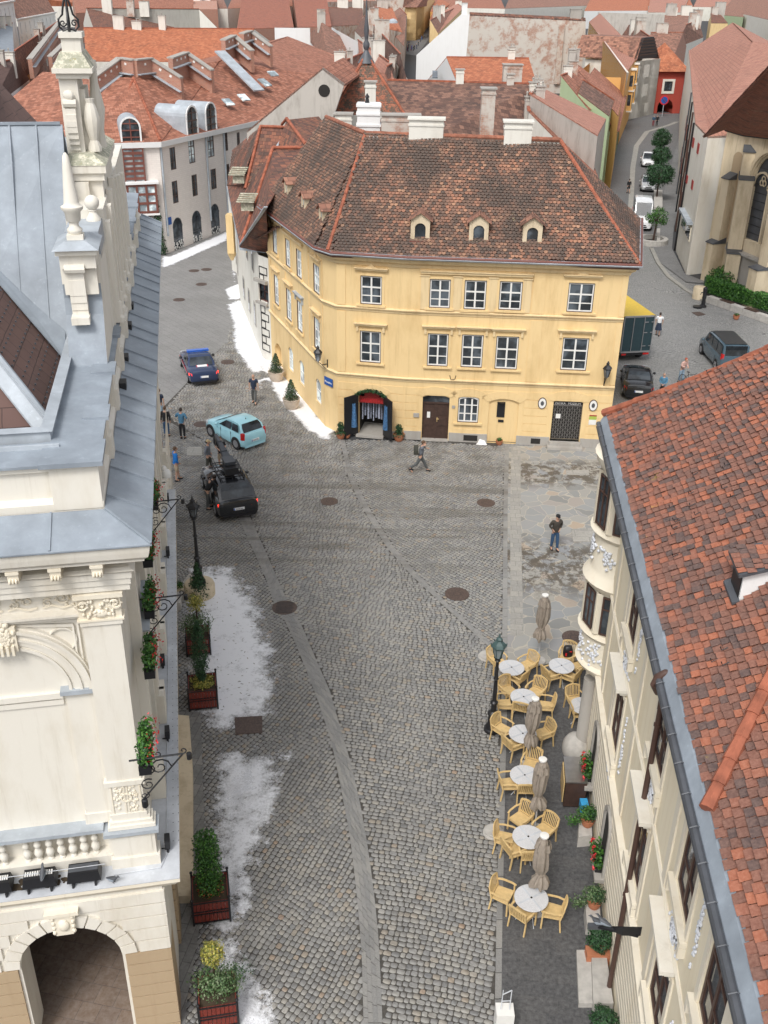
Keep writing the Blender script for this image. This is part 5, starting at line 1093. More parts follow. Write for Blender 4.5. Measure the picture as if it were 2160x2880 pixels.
for i,F in enumerate(FR):
    n=max(2,int(F.L/1.45))
    for k in range(n+1):
        u=F.L*k/n
        if any(o['u']-.25<u<o['u']+o['w']+.25 for o in rops[i]): continue
        F.box(tr,max(0,u-.14),min(F.L,u+.14),3.75,9.9,0,.035)
band(tr,WL,[(-.02,3.45),(.04,3.45),(.10,3.55),(.14,3.62),(.02,3.7),(-.02,3.7)]); band(tr,WL,[(-.02,6.5),(.03,6.5),(.06,6.58),(.02,6.64),(-.02,6.64)]); band(tr,WL,[(-.02,10.0),(.05,10.0),(.12,10.2),(.3,10.45),(.34,10.65),(-.02,10.7)])
for z in np.arange(.6,3.4,.28): 
    for F in FR: F.box(tr,0.,F.L,z,z+.22,0,.018)
tr.build('wall_mouldings',M['creamT'],C_); hd.build('window_hood',M['cream'],C_)
M['relief']=plain('white_relief',(.62,.64,.68),.7)
rl=MB(); q_=random.Random(11)
for i,o in rw:
    F=FR[i]; u,z,w,h=o['u']+o['w']/2,o['z'],o['w'],o['h']
    for (cu,cz,su,sz_) in ((u,z-.75,.42,.25),(u+1.25,z+h*.5,.09,.9)):
        if cu>F.L-.2: continue
        for k in range(46): rl.ball(F.p(cu+q_.gauss(0,su*.5),cz+q_.gauss(0,sz_*.5),.02),(.03,.03,.05),6,4)
        scroll(rl,F,cu,cz,su*.8,.03,1.5,1,0,.03)
rl.build('stucco_relief',M['relief'],C_,smooth=60)
# arched ground floor windows with geraniums, door reveals
def arch_niche(tg,a,b,i=None):
    ii,u,z=at_uz(tg,a,b); F=FR[ii]; m=MB(); P=[(u-.42,.95),(u+.42,.95)]+arc(u-.42,.95,.84,1.75,.42,10); m.ext([F.p(x,z_,.022) for x,z_ in P],F.o*.012); n=m.build('arched_window',M['dark'],C_)
    m=MB(); A=arc(u-.42,.95,.84,1.75,.42,10); B=arc(u-.54,.95,1.08,1.88,.54,10)
    for k in range(10): m.hexa([F.p(x,y,.02) for x,y in (A[k],A[k+1],B[k+1],B[k])]+[F.p(x,y,.09) for x,y in (A[k],A[k+1],B[k+1],B[k])])
    for s in (0,1): x=u-.54 if s==0 else u+.42; F.box(m,x,x+.12,.9,2.3,.02,.09)
    F.box(m,u-.6,u+.6,.78,.9,.02,.28); m.build('arch_surround',M['stoneg'],C_); return F,u
F,u=arch_niche(p9z,(240,1300),(240,1500)); F2,u2=arch_niche(p12,(600,480),(600,640))
for F,u,lb in ((F,u,'behind the metal topped counter'),(F2,u2,'nearest the hanging dark lantern')):
    t=thing('flower_box','red geraniums in an arched cream wall window '+lb,'flowers',F.p(u,1.0,.15),'window geraniums of the cream house'); m=MB(); F.box(m,u-.35,u+.35,.9,1.06,.03,.26); m.build('box',M['black'],t)
    g_=MB(); 
    for j in range(4): g_.leaves(F.p(u-.3+j*.2,1.25,.2),(.2,.2,.3),70,.09,seed=j+60)
    g_.build('leaves',M['leafG'],t); g_=MB(); 
    for j in range(9): g_.leaves(F.p(u-.35+j*.09,1.3+.25*math.sin(j*2.1),.32),.06,9,.07,seed=j+70)
    g_.build('flowers',M['flower'],t)
# ---- round oriel tower at the corner: stacked swelling storeys
OC=Vector((7.15,25.05,0)); mb=MB()
prof=[(.25,2.95),(.45,3.05),(.75,3.35),(.98,3.65),(1.02,3.75),(.92,3.85),(.92,4.75),(1.0,4.85),(1.06,4.95),(.90,5.0),(.90,6.45),(.98,6.5),(1.04,6.62),(1.10,6.72),(1.05,6.8),(.95,6.95),(.90,7.05),(.90,8.1),(.98,8.2),(1.05,8.3),(.90,8.36),(.90,10.1),(1.0,10.2),(1.1,10.4),(1.15,10.6),(.9,10.75),(.05,10.8)]
mb.lathe(OC,[(r_*1.15,z) for r_,z in prof],28); orl=mb.build('oriel',M['creamT'],C_,smooth=35)
m=MB(); g_=MB(); wf=MB()
for zb,zt in ((5.1,6.4),(8.45,10.0)):
    for k,a in enumerate((150,195,240)):
        for s in (-1,1):
            t=R(a+s*21); d=Vector((math.cos(t),math.sin(t),0)); nn=Vector((-d.y,d.x,0)); c=OC+d*1.06; m.bar(c+Vector((0,0,zb-.05)),c+Vector((0,0,zt+.05)),.14,.12)
        P=[OC+Vector((math.cos(R(a+b)),math.sin(R(a+b)),0))*1.07 for b in (-15,15)]; F=Fac(P[1][:2],P[0][:2]) 
        if F.o.dot(P[0]-OC)<0: F=Fac(P[0][:2],P[1][:2])
        F.box(g_,0,F.L,zb,zt,.0,.02); 
        for x0,x1,z0_,z1_ in ((0,.05,zb,zt),(F.L-.05,F.L,zb,zt),(.05,F.L-.05,zb,zb+.05),(.05,F.L-.05,zt-.05,zt),(F.L/2-.02,F.L/2+.02,zb,zt),(.05,F.L-.05,(zb+zt*2)/3,(zb+zt*2)/3+.04)): F.box(wf,x0,x1,z0_,z1_,.02,.05)
m.build('oriel_pilasters',M['creamT'],orl); g_.build('oriel_glass',M['glass'],orl); wf.build('oriel_frames',M['bframe'],orl)
m=MB()
for zc in (4.3,7.6):
    for k,a in enumerate((175,222)):
        for j in range(34): t=R(a+q_.gauss(0,9)); m.ball(OC+Vector((math.cos(t)*1.07,math.sin(t)*1.07,zc+q_.gauss(0,.2))),(.05,.05,.05),6,4)
m.build('oriel_relief',M['relief'],orl,smooth=60)
m=MB(); cb=G(1660,2125); m.lathe((6.5,24.9,0),[(.27,0),(.27,.12),(.21,.2),(.2,3.0)],16); m.build('corner_column',M['stoneg'],C_,smooth=40)
c=G(1618,2115); m=MB(); m.ball((c.x,c.y,.15),(.45,.55,.55),14,8); m.build('corner_stone',M['concrete'],label='rounded pale guard stone at the foot of the oriel column',cat='stone',smooth=60)
# ---- roof
u3=lambda z:Vector((0,0,z)); zg=11.05; dg=Vector((.0892,.996,0)); ng=Vector((.996,-.0892,0)); Cc=Vector((5.52,17.56,zg))
def RF(al,upp): return Cc+dg*al+ng*upp+u3(upp)     # 45 degrees
A0=RF(9.2,-.05); main=[RF(-12,0),RF(9.2,0),RF(4.4,5.),RF(-12,5.)]
# al is measured from Cc; the hip starts at the far corner
mb=MB(); slab(mb,main,.1); slab(mb,[RF(9.2,0),Vector((14.5,25.9,zg)),Vector((11.,21.8,zg+5)),RF(4.4,5.)],.1); slab(mb,[RF(-12,5),RF(4.4,5),Vector((15.5,21.,zg)),Vector((14,5.,zg))],.1); rr=mb.build('roof',M['r_or'],C_)
mb=MB(); tiling(mb,[RF(-12,.04),RF(9.1,.04),RF(4.4,4.95),RF(-12,4.95)],.195,.165,21,False,.055,.012,zig=.22,th=.012); tl_=mb.build('roof_tiles',M['g_r'],rr)
mb=MB(); a=RF(9.2,-.05); b=RF(4.4,5.); n_=14
P=[a.lerp(b,k/n_)+u3(.10-.16*math.sin(math.pi*k/n_)) for k in range(n_+1)]
for k in range(n_): ridge(mb,P[k],P[k+1],.11,.35,k)
mb.build('hip_tiles',M['ridge'],rr)
# second row of big ridge tiles beside a zinc valley
mb=MB(); a=RF(-7.55,.0); 
def rfpix(px,py):
    r=ROT@Vector((px-1080.,1440.-py,-FPX)); o=Vector((0,0,HC)); n=dg.cross(ng+u3(1)).normalized(); return o+r*((Cc-o).dot(n)/r.dot(n))
a=rfpix(1985,2290)+u3(.10); b=rfpix(2160,1930)+u3(.10); dd=(b-a).normalized(); b=a+dd*6.; ridge(mb,a,b,.12,.42,5); mb.build('ridge_tiles',M['ridge'],rr)
mb=MB(); s_=ng*.16-dg*.0; strip3(mb,a+ng*.17-u3(.02),b+ng*.17-u3(.02)+u3(0),.07,.05); mb.build('zinc_valley',M['zincL'],rr)
mb=MB(); EG=[(p.x,p.y) for p in (RF(-12,.0),RF(9.2,.0))]; EG=EG[::-1]
band(mb,EG,[(-.02,zg-.25),(.12,zg-.22),(.12,zg-.18),(-.0,zg+.03),(-.13,zg+.11),(-.15,zg+.07),(-.02,zg-.02)])
mb.build('zinc_flashing',M['zinc'],rr)
mb=MB(); L=[RF(-12,-.16)-u3(.12),RF(9.2,-.16)-u3(.12)]; mb.tube([L[0].lerp(L[1],k/8) for k in range(9)],.075,8); gt_=mb.build('gutter',M['zincD'],rr)
mb=MB(); band(mb,EG,[(.02,zg-.36),(.22,zg-.40),(.22,zg-.36),(.02,zg-.30)]); mb.build('gutter_board',M['zincD'],rr)
m=MB()
for k in range(30): p=RF(-11.5+k*.7,-.16)-u3(.05); m.tube([p-ng*.1,p+u3(.05),p+ng*.12],.012,4)
m.build('gutter_hooks',M['zincD'],rr)
m=MB(); q_=random.Random(3)
for k in range(70):
    p=RF(-8+q_.random()*15,.5+q_.random()*3.6)
    m.tube([p+u3(.09),p-ng*.10+u3(.02),p-ng*.13+u3(.09)],.011,4)
m.build('snow_hooks',M['black'],rr)
# swan neck and downpipe
m=MB(); c=G(1893,1925,zg-.2)
ww=at_uz(lambda x,y:(x,y),(1878,1962),(1878,1962)); Fw_=FR[ww[0]]; wp=Fw_.p(ww[1],min(9.9,ww[2]),.1)
m.tube([G(1905,1898,zg-.1),G(1872,1893,zg-.12),G(1848,1905,zg-.25),G(1840,1925,zg-.4),G(1850,1945,zg-.6),wp+u3(.1),wp-u3(.3)],.075,10); m.tube([wp-u3(.25),Vector((wp.x,wp.y,.1))],.065,8)
for z in (8.5,6.,3.5): m.lathe((wp.x,wp.y,z),[(.085,0),(.085,.05)],8)
m.build('downpipe',M['bframe'],C_,smooth=60)
# dormer: white gabled box with a dark slatted shutter
bb=rfpix(*p9(1470,610)); n0=RF(0,0)
m=MB(); d0=-ng; dw=dg
P0=rfpix(*p9(1420,470)); 
A=P0+u3(.02); Bp=A-dg*.62
A=A+dg*.05; h=.62
m.hexa([Bp,A,A+ng*1.2+u3(1.0),Bp+ng*1.2+u3(1.0),Bp+u3(h),A+u3(h),A+ng*1.2+u3(h+.45),Bp+ng*1.2+u3(h+.45)]); dm=m.build('dormer',M['white'],rr)
m=MB(); m.hexa([Bp-ng*.02+dg*.05+u3(.06),A-ng*.02-dg*.05+u3(.06),A-ng*.005-dg*.05+u3(.06),Bp-ng*.005+dg*.05+u3(.06),Bp-ng*.02+dg*.05+u3(h-.05),A-ng*.02-dg*.05+u3(h-.05),A-ng*.005-dg*.05+u3(h-.05),Bp-ng*.005+dg*.05+u3(h-.05)]); m.build('shutter',M['black'],dm)
m=MB(); c1=A+dg*.12-ng*.12+u3(h+.0); c2=Bp-dg*.12-ng*.12+u3(h+.0); tiling(m,[c1,c2,c2+ng*1.5+u3(.55),c1+ng*1.5+u3(.55)],.17,.15,9,False,.02); m.build('dormer_tiles',M['g_r'],dm); m=MB(); slab(m,[c1,c2,c2+ng*1.5+u3(.55),c1+ng*1.5+u3(.55)],.06); m.build('dormer_roof',M['zincD'],dm)
m=MB(); m.hexa([Bp-ng*.12-dg*.05-u3(.05),A-ng*.12+dg*.05-u3(.05),A+dg*.05+u3(.02),Bp-dg*.05+u3(.02),Bp-ng*.12-dg*.05-u3(.0),A-ng*.12+dg*.05-u3(.0),A+dg*.05+u3(.06),Bp-dg*.05+u3(.06)]); m.build('sill_flashing',M['zincD'],dm)
# ================================================================== houses behind
def prism(mb,pts,z0=-.06):
    n=len(pts)
    for i in range(n):
        a,b=pts[i],pts[(i+1)%n]; mb.poly([Vector((a.x,a.y,z0)),Vector((b.x,b.y,z0)),b-Vector((0,0,.1)),a-Vector((0,0,.1))])
def mirror(P):   # e0,e1,r1,r0 -> back slope
    e0,e1,r1,r0=P; m0=r0+(r0-e0); m1=r1+(r1-e1); m0.z=e0.z; m1.z=e1.z; return [m1,m0,r0,r1]
def H(label,roofs,wallm='offwhite',name='house',cat='house',mir=True,rid=True,over=.0):
    P0=roofs[0][1]; pts=[fn(x,y,z) for fn,x,y,z in P0]; c=sum(pts,Vector((0,0,0)))/len(pts); t=thing(name,label,cat,(c.x,c.y,0)); w=MB(); ob=[]
    for k,rf_ in enumerate(roofs):
        mt,P=rf_[0],rf_[1]; pts=[fn(x,y,z) for fn,x,y,z in P]; sets=[pts]
        if mir and len(pts)==4 and not(len(rf_)>2 and rf_[2]=='nomir'): sets.append(mirror(pts))
        for s in sets:
            m=MB(); slab(m,s,.12); o=m.build('roof',M[mt],t); prism(w,s); ob.append(o)
        if rid and len(pts)==4: m=MB(); u=Vector((0,0,.05)); m.bar(pts[2]+u,pts[3]+u,.26,.14); m.build('ridge_tiles',M['ridge'],ob[-1])
    w.build('wall',M[wallm],t)
    if mir and len(P0)==4 and label[:7]!='distant' or label[:9]=='distant t':
        e0,e1,r1,r0=[fn(x,y,z) for fn,x,y,z in P0]; q=random.Random(len(label)*7+int(P0[0][1])); L=(r1-r0).length; dp=max(60,r0.y)/100
        for k in range(2 if L<14 else 3):
            c=r0.lerp(r1,.12+.76*q.random()); chimney(t,(c.x,c.y-.2),(.6+.7*q.random())*max(.8,dp*.8),.7*max(.8,dp*.7),c.z-2,c.z+(.7+.7*q.random())*max(.8,dp*.8),q.choice(['offwhite','brick2','offwhite','grayr']),pots=q.choice([0,0,1,2]))
    return t,ob
def put_chim(par,fn,x,y,z,w,d,h,mat='offwhite',pots=0,rz=0.,Y=None):   # z = height of its top
    c=fn(x,y,z)
    if Y: s0=fn(x,y,0); r_=(s0-Vector((0,0,HC))); c=Vector((0,0,HC))+r_*(Y/r_.y); z=c.z; return chimney(par,(c.x,c.y),w,d,z-h,z,mat,rz=rz,pots=pots)
def skylight(par,fn,a,b,z,mt='glass'):
    p=fn(*a,z); q_=fn(*b,z-.6); m=MB(); m.bar(p+Vector((0,0,.1)),q_+Vector((0,0,.1)),.75,.1); m.build('skylight',M[mt],par)
def vwin(par,fn,x,y,z,w,h,dirv,mat='bframe',gl='glass'):   # small window standing on a vertical wall near point
    c=fn(x,y,z); d=Vector((dirv[0],dirv[1],0)).normalized(); o=Vector((d.y,-d.x,0)); A=c-d*w/2+o*.06; F=Fac(A[:2],(A+d*w)[:2],0)
    m=MB(); F.box(m,0,w,z-h/2,z+h/2,-.03,.0); f_=m.build('window',M[mat],par); m=MB(); F.box(m,.09,w/2-.03,z-h/2+.09,z+h/2-.09,0,.012); F.box(m,w/2+.03,w-.09,z-h/2+.09,z+h/2-.09,0,.012); m.build('pane',M[gl],f_)
# ---- pale modern building with arched windows
pk=thing('arcade_building','pale brick building with tall arched windows, red tiled roof and arched shop fronts','building',(-18,98,0))
g0,g1,g2=G(*p1(650,1665)),G(*p1(1090,1640)),G(*p1(1475,1492)); 
F0=Fac(g0[:2],g1[:2]); d2=(g2-g1).normalized(); g3=g1+d2*60.; F1=Fac(g1[:2],g3[:2]); ZK=F1.uz(*p1(1245,880))[1]; ZK=ZK
o0=[];o1=[];wl=[]
def kw(F,lst,a,b,arch=0,**k): o=opn(F,p1,a,b,arch); lst.append(o); wl.append((F,o,k)); return o
br=dict(mat='bframe',surround=None)
for a,b in(((1097,960),(1145,1095)),((1112,1178),(1160,1310)),((1240,1137),(1285,1265)),((1363,1100),(1407,1220)),((1455,857),(1480,975)),((1467,1065),(1492,1180)),((1533,860),(1558,960))): kw(F1,o1,a,b,rows=(.33,.66),gl='glass',**br)
for a,b in(((1215,880),(1268,1052)),((1340,850),(1392,1012))): kw(F1,o1,a,b,rows=(.3,.6),gl='glassB',**br)
for a,b in(((1115,1420),(1195,1612)),((1240,1375),(1315,1568)),((1360,1330),(1430,1518))): kw(F1,o1,a,b,.9,rows=(.4,),nx=1,gl='glass',mat='zincD',surround=None)
dk=kw(F0,o0,(845,1460),(1003,1652),1.2,rows=(.45,.68),nx=4,gl='glass',mat='zincD',surround=None)
for o in o0+o1: o['rec']=.09
m=MB(); wall(m,F0,0,F0.L,0,ZK,o0); wall(m,F1,0,F1.L,0,ZK,o1); bk=[g3+Vector((-8,10,0)),g0+Vector((-8,14,0)),g0]; 
m.build('wall',M['pinkish'],pk)
for F,o,k in wl: window(F,o,pk,d=-.03,**k)
m=MB(); PL=[g0[:2],g1[:2],g3[:2]]; band(m,PL,[(-.1,ZK-.35),(.35,ZK-.3),(.4,ZK+.15),(-.1,ZK+.15)]); m.build('eave_box',M['white'],pk)
ap=t1(865,505,ZK+4.3); E_=[Vector((x,y,ZK+.16)) for x,y in offs(PL,.35)]; rdr=t1(1420,395,ZK+4.5); rd2=t2(205,235,ZK+4.6)
m=MB(); slab(m,[E_[0],E_[1],ap],.1); slab(m,[E_[1],E_[2],rd2,rdr,ap],.1); lf=E_[0]+Vector((-12,6,0)); slab(m,[lf,E_[0],ap,ap+Vector((-10,5,0))],.1); slab(m,[rd2,rd2+Vector((-14,12,-5)),ap+Vector((-10,16,-5)),ap,rdr],.1); rk=m.build('roof',M['r_or'],pk)
w=MB(); prism(w,[E_[2],rd2,rd2+Vector((-14,12,-5))]); w.build('end_wall',M['grayr'],pk)
m=MB(); ridge(m,E_[1].lerp(ap,.02),ap,.13,.5,3); ridge(m,t1(715,905,ZK+.2),ap,.13,.5,4); m.build('hip_tiles',M['ridge'],rk)
def firewall(par,base,wd=.5,h=.95):   # base points lie on the roof
    m=MB(); k=MB(); f_=MB(); q=MB(); u=Vector((0,0,h)); dz=Vector((0,0,.12))
    for a,b in zip(base[:-1],base[1:]):
        d=(b-a).normalized(); s=Vector((d.y,-d.x,0)).normalized()*wd/2
        P=[a-s,a+s,b+s,b-s]; m.hexa([p-Vector((0,0,1.2)) for p in P]+[p+u for p in P]); P2=[a-s*1.5+u,a+s*1.5+u,b+s*1.5+u,b-s*1.5+u]; k.hexa(P2+[p+dz for p in P2])
        f_.bar(a+s*1.7+dz,b+s*1.7+dz,.45,.1); n=int((b-a).length/.9)
        for j in range(1,n): p=a.lerp(b,j/n)+s*1.02+Vector((0,0,h*.72)); q.bar(p-d*.12,p+d*.12,.05,.2)
    o=m.build('brick_parapet',M['brickR'],par); k.build('coping',M['stoneg'],o); f_.build('flashing',M['zincL'],o); 
    if q.v: q.build('white_blocks',M['wframe'],o)
def onpl(fn,x,y,P):
    n=(P[1]-P[0]).cross(P[2]-P[0]); o=Vector((0,0,HC)); r=fn(x,y,0)-o; return o+r*((P[0]-o).dot(n)/r.dot(n))
RP_=[E_[1],E_[2],ap]; RL_=[lf,E_[0],ap]
firewall(pk,[onpl(t1,600,615,RL_),onpl(t1,775,480,RL_)+Vector((0,.6,0)),ap+Vector((0,1.,.1)),onpl(t1,985,478,RP_),onpl(t1,1185,603,RP_)],h=1.3)
for A_ in (((1110,470),(1215,430),(1382,545)),((1450,345),(1520,312),(1638,412)),((1570,300),(1625,280),(1760,380))): firewall(pk,[onpl(t1,*q_,RP_)+Vector((0,0,.3)) for q_ in A_])
m=MB(); m.bar(onpl(t1,1425,345,RP_)+Vector((0,0,.2)),onpl(t1,1680,600,RP_)+Vector((0,0,.2)),1.3,.15); m.build('valley_flashing',M['zincL'],rk)
for a in (((1460,650),(1500,690)),((1560,620),(1600,660))): m=MB(); p_=onpl(t1,*a[0],RP_); q_=onpl(t1,*a[1],RP_); m.bar(p_+Vector((0,0,.12)),q_+Vector((0,0,.12)),.9,.12); m.build('skylight',M['glassB'],rk)
for a in (((95,470),(125,500)),((30,520),(85,565))): m=MB(); p_=onpl(t2,*a[0],RP_); q_=onpl(t2,*a[1],RP_); m.bar(p_+Vector((0,0,.12)),q_+Vector((0,0,.12)),1.,.12); m.build('skylight',M['glassB'],rk)
# barrel dormers over the tall windows
def barrel(par,F,u,z,w,h,dep,gm='bframe'):
    m=MB(); A=arc(u-w/2,z,w,h,w/2-.01,10); n=len(A); B=arc(u-w/2+.14,z,w-.28,h-.14,w/2-.15,10)
    for k in range(n-1):
        m.poly([F.p(*A[k],.12),F.p(*A[k+1],.12),F.p(*A[k+1],-dep),F.p(*A[k],-dep)])
    m.poly([F.p(u-w/2,z,.12),F.p(u-w/2,z+h-w/2,.12),F.p(u-w/2,z+h-w/2,-dep),F.p(u-w/2,z,-dep)]); m.poly([F.p(u+w/2,z,.12),F.p(u+w/2,z+h-w/2,.12),F.p(u+w/2,z+h-w/2,-dep),F.p(u+w/2,z,-dep)]); o=m.build('barrel_dormer',M['zincL'],par,smooth=40)
    m=MB()
    for k in range(n-1): m.hexa([F.p(*A[k],.08),F.p(*A[k+1],.08),F.p(*B[k+1],.08),F.p(*B[k],.08),F.p(*A[k],.2),F.p(*A[k+1],.2),F.p(*B[k+1],.2),F.p(*B[k],.2)])
    for a,b in ((u-w/2,u-w/2+.14),(u+w/2-.14,u+w/2)): F.box(m,a,b,z-.3,z+h-w/2,.08,.2)
    m.build('dormer_frame',M['white'],o); m=MB(); m.poly([F.p(x,y,.1) for x,y in [(u-w/2+.14,z-.3),(u+w/2-.14,z-.3)]+B]); g=m.build('pane',M['glass'],o); m=MB()
    for k in (1,2,3): F.box(m,u-w/2+.14,u+w/2-.14,z+h*k/4-.05,z+h*k/4+.05,.11,.16)
    F.box(m,u-.05,u+.05,z-.3,z+h-.2,.11,.17); m.build('glazing_bars',M[gm],o); return o
for x in (1240,1363): u=F1.uz(*p1(x,850))[0]; barrel(pk,F1,u,ZK,1.9,2.6,3.2)
u0=F0.uz(*p1(850,900))[0]; barrel(pk,F0,u0,ZK,1.75,2.2,3.0,'redbrown')
# glazed shaft and oriel on the chamfer
m=MB(); g=MB(); uc=u0; zb=F0.uz(*p1(880,1195))[1]; zc=F0.uz(*p1(880,1370))[1]; zd=F0.uz(*p1(890,1410))[1]
for k in range(8): z=zb+(ZK-zb)*k/8; F0.box(m,uc-.9,uc+.9,z,z+.22,0,.3)
for x in (-.9,-.06,.78): F0.box(m,uc+x,uc+x+.12,zb,ZK,0,.32)
F0.box(g,uc-.8,uc+.8,zb,ZK,.02,.15)
for k in range(4): z=zc+(zb-zc)*k/3; F0.box(m,uc-1.6,uc+1.7,z-.08,z+.12,0,.75)
for k in range(5): x=uc-1.6+3.2*k/4; F0.box(m,x-.08,x+.1,zc,zb,0,.78)
F0.box(g,uc-1.55,uc+1.6,zc,zb,.02,.68); F0.box(m,uc-.8,uc+.9,zd,zd+.12,0,.6); F0.box(g,uc-.75,uc+.85,zd+.1,zc-.1,.02,.5)
for x in (-.8,0.,.8): F0.box(m,uc+x,uc+x+.1,zd,zc,0,.6)
ol=m.build('glazed_oriel',M['redbrown'],pk); g.build('pane',M['glassB'],ol); m=MB(); F0.box(m,uc-1.8,uc+1.9,zb+.12,zb+.3,0,.9); F0.box(m,uc-1.7,uc+1.8,zc-.25,zc-.09,0,.8); F0.box(m,uc-.95,uc+1.05,zd-.16,zd-.01,0,.7); m.build('oriel_trim',M['white'],ol)
m=MB(); a=F0.uz(*p1(832,1448)); b=F0.uz(*p1(975,1425)); F0.box(m,a[0],b[0],a[1],b[1]+.1,.05,.12); sg=m.build('shop_sign',M['red'],pk); text('TOURINFORM',F0,(a[0]+b[0])/2,a[1]+.12,.13,.3,'wframe',sg,w=(b[0]-a[0])*.6)
m=MB(); F0.box(m,dk['u'],dk['u']+dk['w'],dk['z']+1.05,dk['z']+1.3,-.02,.03); m.build('red_stripe',M['red'],pk)
q_=random.Random(4); m=MB()
for o,F in [(dk,F0)]+[(o,F1) for F,o,k in wl if o.get('arch') and o['z']<2 and F is F1]:
    for k in range(50): m.disc(F.p(o['u']+q_.random()*o['w'],o['z']+.1+q_.random()**2*.8,-.01),q_.uniform(.04,.14),6,nz=F.o)
m.build('painted_snowflakes',M['wframe'],pk)
u,z=F1.uz(*p1(1092,1435)); m=MB(); F1.box(m,u-.4,u+.4,z-.3,z+.35,.02,.06); sg=m.build('street_sign',M['blue'],pk)
m=MB(); 
for x in (1040,1335,1452): u,z=F1.uz(*p1(x,1000)); m.tube([F1.p(u,ZK-.3,.1),F1.p(u,1.5,.1)],.09,6)
m.build('downpipe',M['zincL'],pk)
# ---- two long roofs and others, front rows first
def C_3(label,*a,**k): return H(label,*a,**k)
t,o=H('long bright orange tiled roof running straight behind the arched building',[('r_or2',[(t1,560,395,9.5),(t1,1440,400,9.5),(t1,1650,187,14.),(t1,540,180,14.)])],'offwhite')
for x,y,w_ in ((560,270,.9),(720,330,2.2),(640,360,1.6),(1325,275,2.8),(1215,330,2.0)): put_chim(t,t1,x,y,14.,w_,.9,4,'brickR',pots=2 if w_<1 or x==1325 else 0)
put_chim(t,t1,925,325,13.6,.9,.9,3,'offwhite',1)
t,o=H('long dark mottled roof with grey chimneys behind the bright orange roof',[('r_md',[(t1,540,150,10),(t1,1410,180,10),(t1,1290,58,14.5),(t1,560,52,14.5)])],'offwhite')
put_chim(t,t1,545,95,13,4.2,1.2,3,'stoneg'); put_chim(t,t1,720,95,13.,4.5,1.2,3,'stoneg'); put_chim(t,t1,672,130,12.5,.9,.9,3,'offwhite')
H('plain red roof at the top edge above the mottled roof',[('r_or',[(t1,470,30,10),(t1,1250,35,10),(t1,1250,-25,14.5),(t1,470,-25,14.5)])],'brickR')
t,o=H('reddish brick gable block beside the dark mottled roof',[('brickR',[(t1,1255,60,11),(t1,1410,60,11),(t1,1405,5,12),(t1,1250,5,12)])],'brickR')
H('big mottled lichen roof left of the orange lichen roof at the top',[('r_li',[(t1,1535,190,9),(t2,245,175,9),(t2,205,-30,15),(t1,1570,-30,15)])],'brickR')
H('orange roof with dark lichen spots behind the white walls',[('r_li',[(t2,270,175,9),(t2,490,170,9),(t2,455,-30,15),(t2,240,-30,15)])],'brickR')
# brown roof far left with brick parapets
t,o=H('weathered brown roof with stepped brick parapets behind the town hall',[('r_br',[(t1,190,440,8.5),(t1,420,250,8.5),(t1,375,140,12.5),(t1,95,330,12.5)])],'orange')
firewall(t,[t1(200,440,12),t1(385,180,13)]); firewall(t,[t1(330,420,11.5),t1(420,330,12.5)])
H('old red roof between brick parapets behind the stone tower',[('r_br',[(t1,290,510,8),(t1,480,330,8),(t1,420,200,12),(t1,210,400,12)])],'brickR')
H('grey brown slate roof at the far left edge',[('r_slate',[(t1,-60,700,10),(t1,190,510,10),(t1,100,380,13),(t1,-60,420,13)])],'white')
H('blue grey metal roof at the far left edge',[('zinc',[(t1,-60,420,11),(t1,90,330,11),(t1,80,150,13),(t1,-60,200,13)])],'white')
# white palace
def palace(pts,ztop,rows,n,lab,pan='glass',hw=.9):
    A,B=pts; F=Fac(A[:2],B[:2]); t=thing('palace',lab,'building',(A.x,A.y,0)); m=MB(); ops_=[]
    for k in range(n):
        for z,h in rows: ops_.append(dict(u=F.L*(k+.5)/n-hw/2,z=z,w=hw,h=h,rec=.2))
    wall(m,F,0,F.L,0,ztop,ops_); m.poly([B,B+Vector((-12,14,0)),B+Vector((-12,14,ztop)),B+Vector((0,0,ztop))]); m.build('wall',M['white'],t)
    for o in ops_: 
        g=MB(); F.box(g,o['u'],o['u']+o['w'],o['z'],o['z']+o['h'],-.22,-.18); w_=g.build('window',M[pan],t); g=MB(); F.box(g,o['u']+o['w']/2-.05,o['u']+o['w']/2+.05,o['z'],o['z']+o['h'],-.18,-.14)
        for q_ in (.33,.66): F.box(g,o['u'],o['u']+o['w'],o['z']+o['h']*q_-.04,o['z']+o['h']*q_+.04,-.18,-.15)
        g.build('frame',M['wframe'],w_)
    m=MB(); band(m,[A[:2],B[:2]],[(-.1,ztop-.3),(.4,ztop-.1),(.5,ztop+.2),(-.1,ztop+.2)]); band(m,[A[:2],B[:2]],[(-.1,7.6),(.2,7.7),(.2,8.0),(-.1,8.0)]); m.build('cornice',M['white'],t); return t,F
pa,pb=G(-120,420),G(*p1(165,560)); t,F=palace((pa,pb),17,[(3.2,3.6),(9.3,3.8),(14,2)],14,'large white palace with tall narrow windows at the top left corner'); m=MB(); slab(m,[pa+Vector((0,0,17.2)),pb+Vector((0,0,17.2)),pb+Vector((-6,8,21)),pa+Vector((-6,8,21))],.2); m.build('roof',M['r_or'],t)
pc,pd=G(*p1(170,545)),G(*p1(400,430)); t,F=palace((pc,pd),13.2,[(2,3),(6.5,3.2),(10.2,2.2)],9,'lower white wing with shuttered windows and a striped red roof, top left','glassB'); m=MB(); slab(m,[pc+Vector((0,0,13.4)),pd+Vector((0,0,13.4)),pd+Vector((-5,8,18)),pc+Vector((-5,8,18))],.2); m.build('roof',M['r_br'],t)
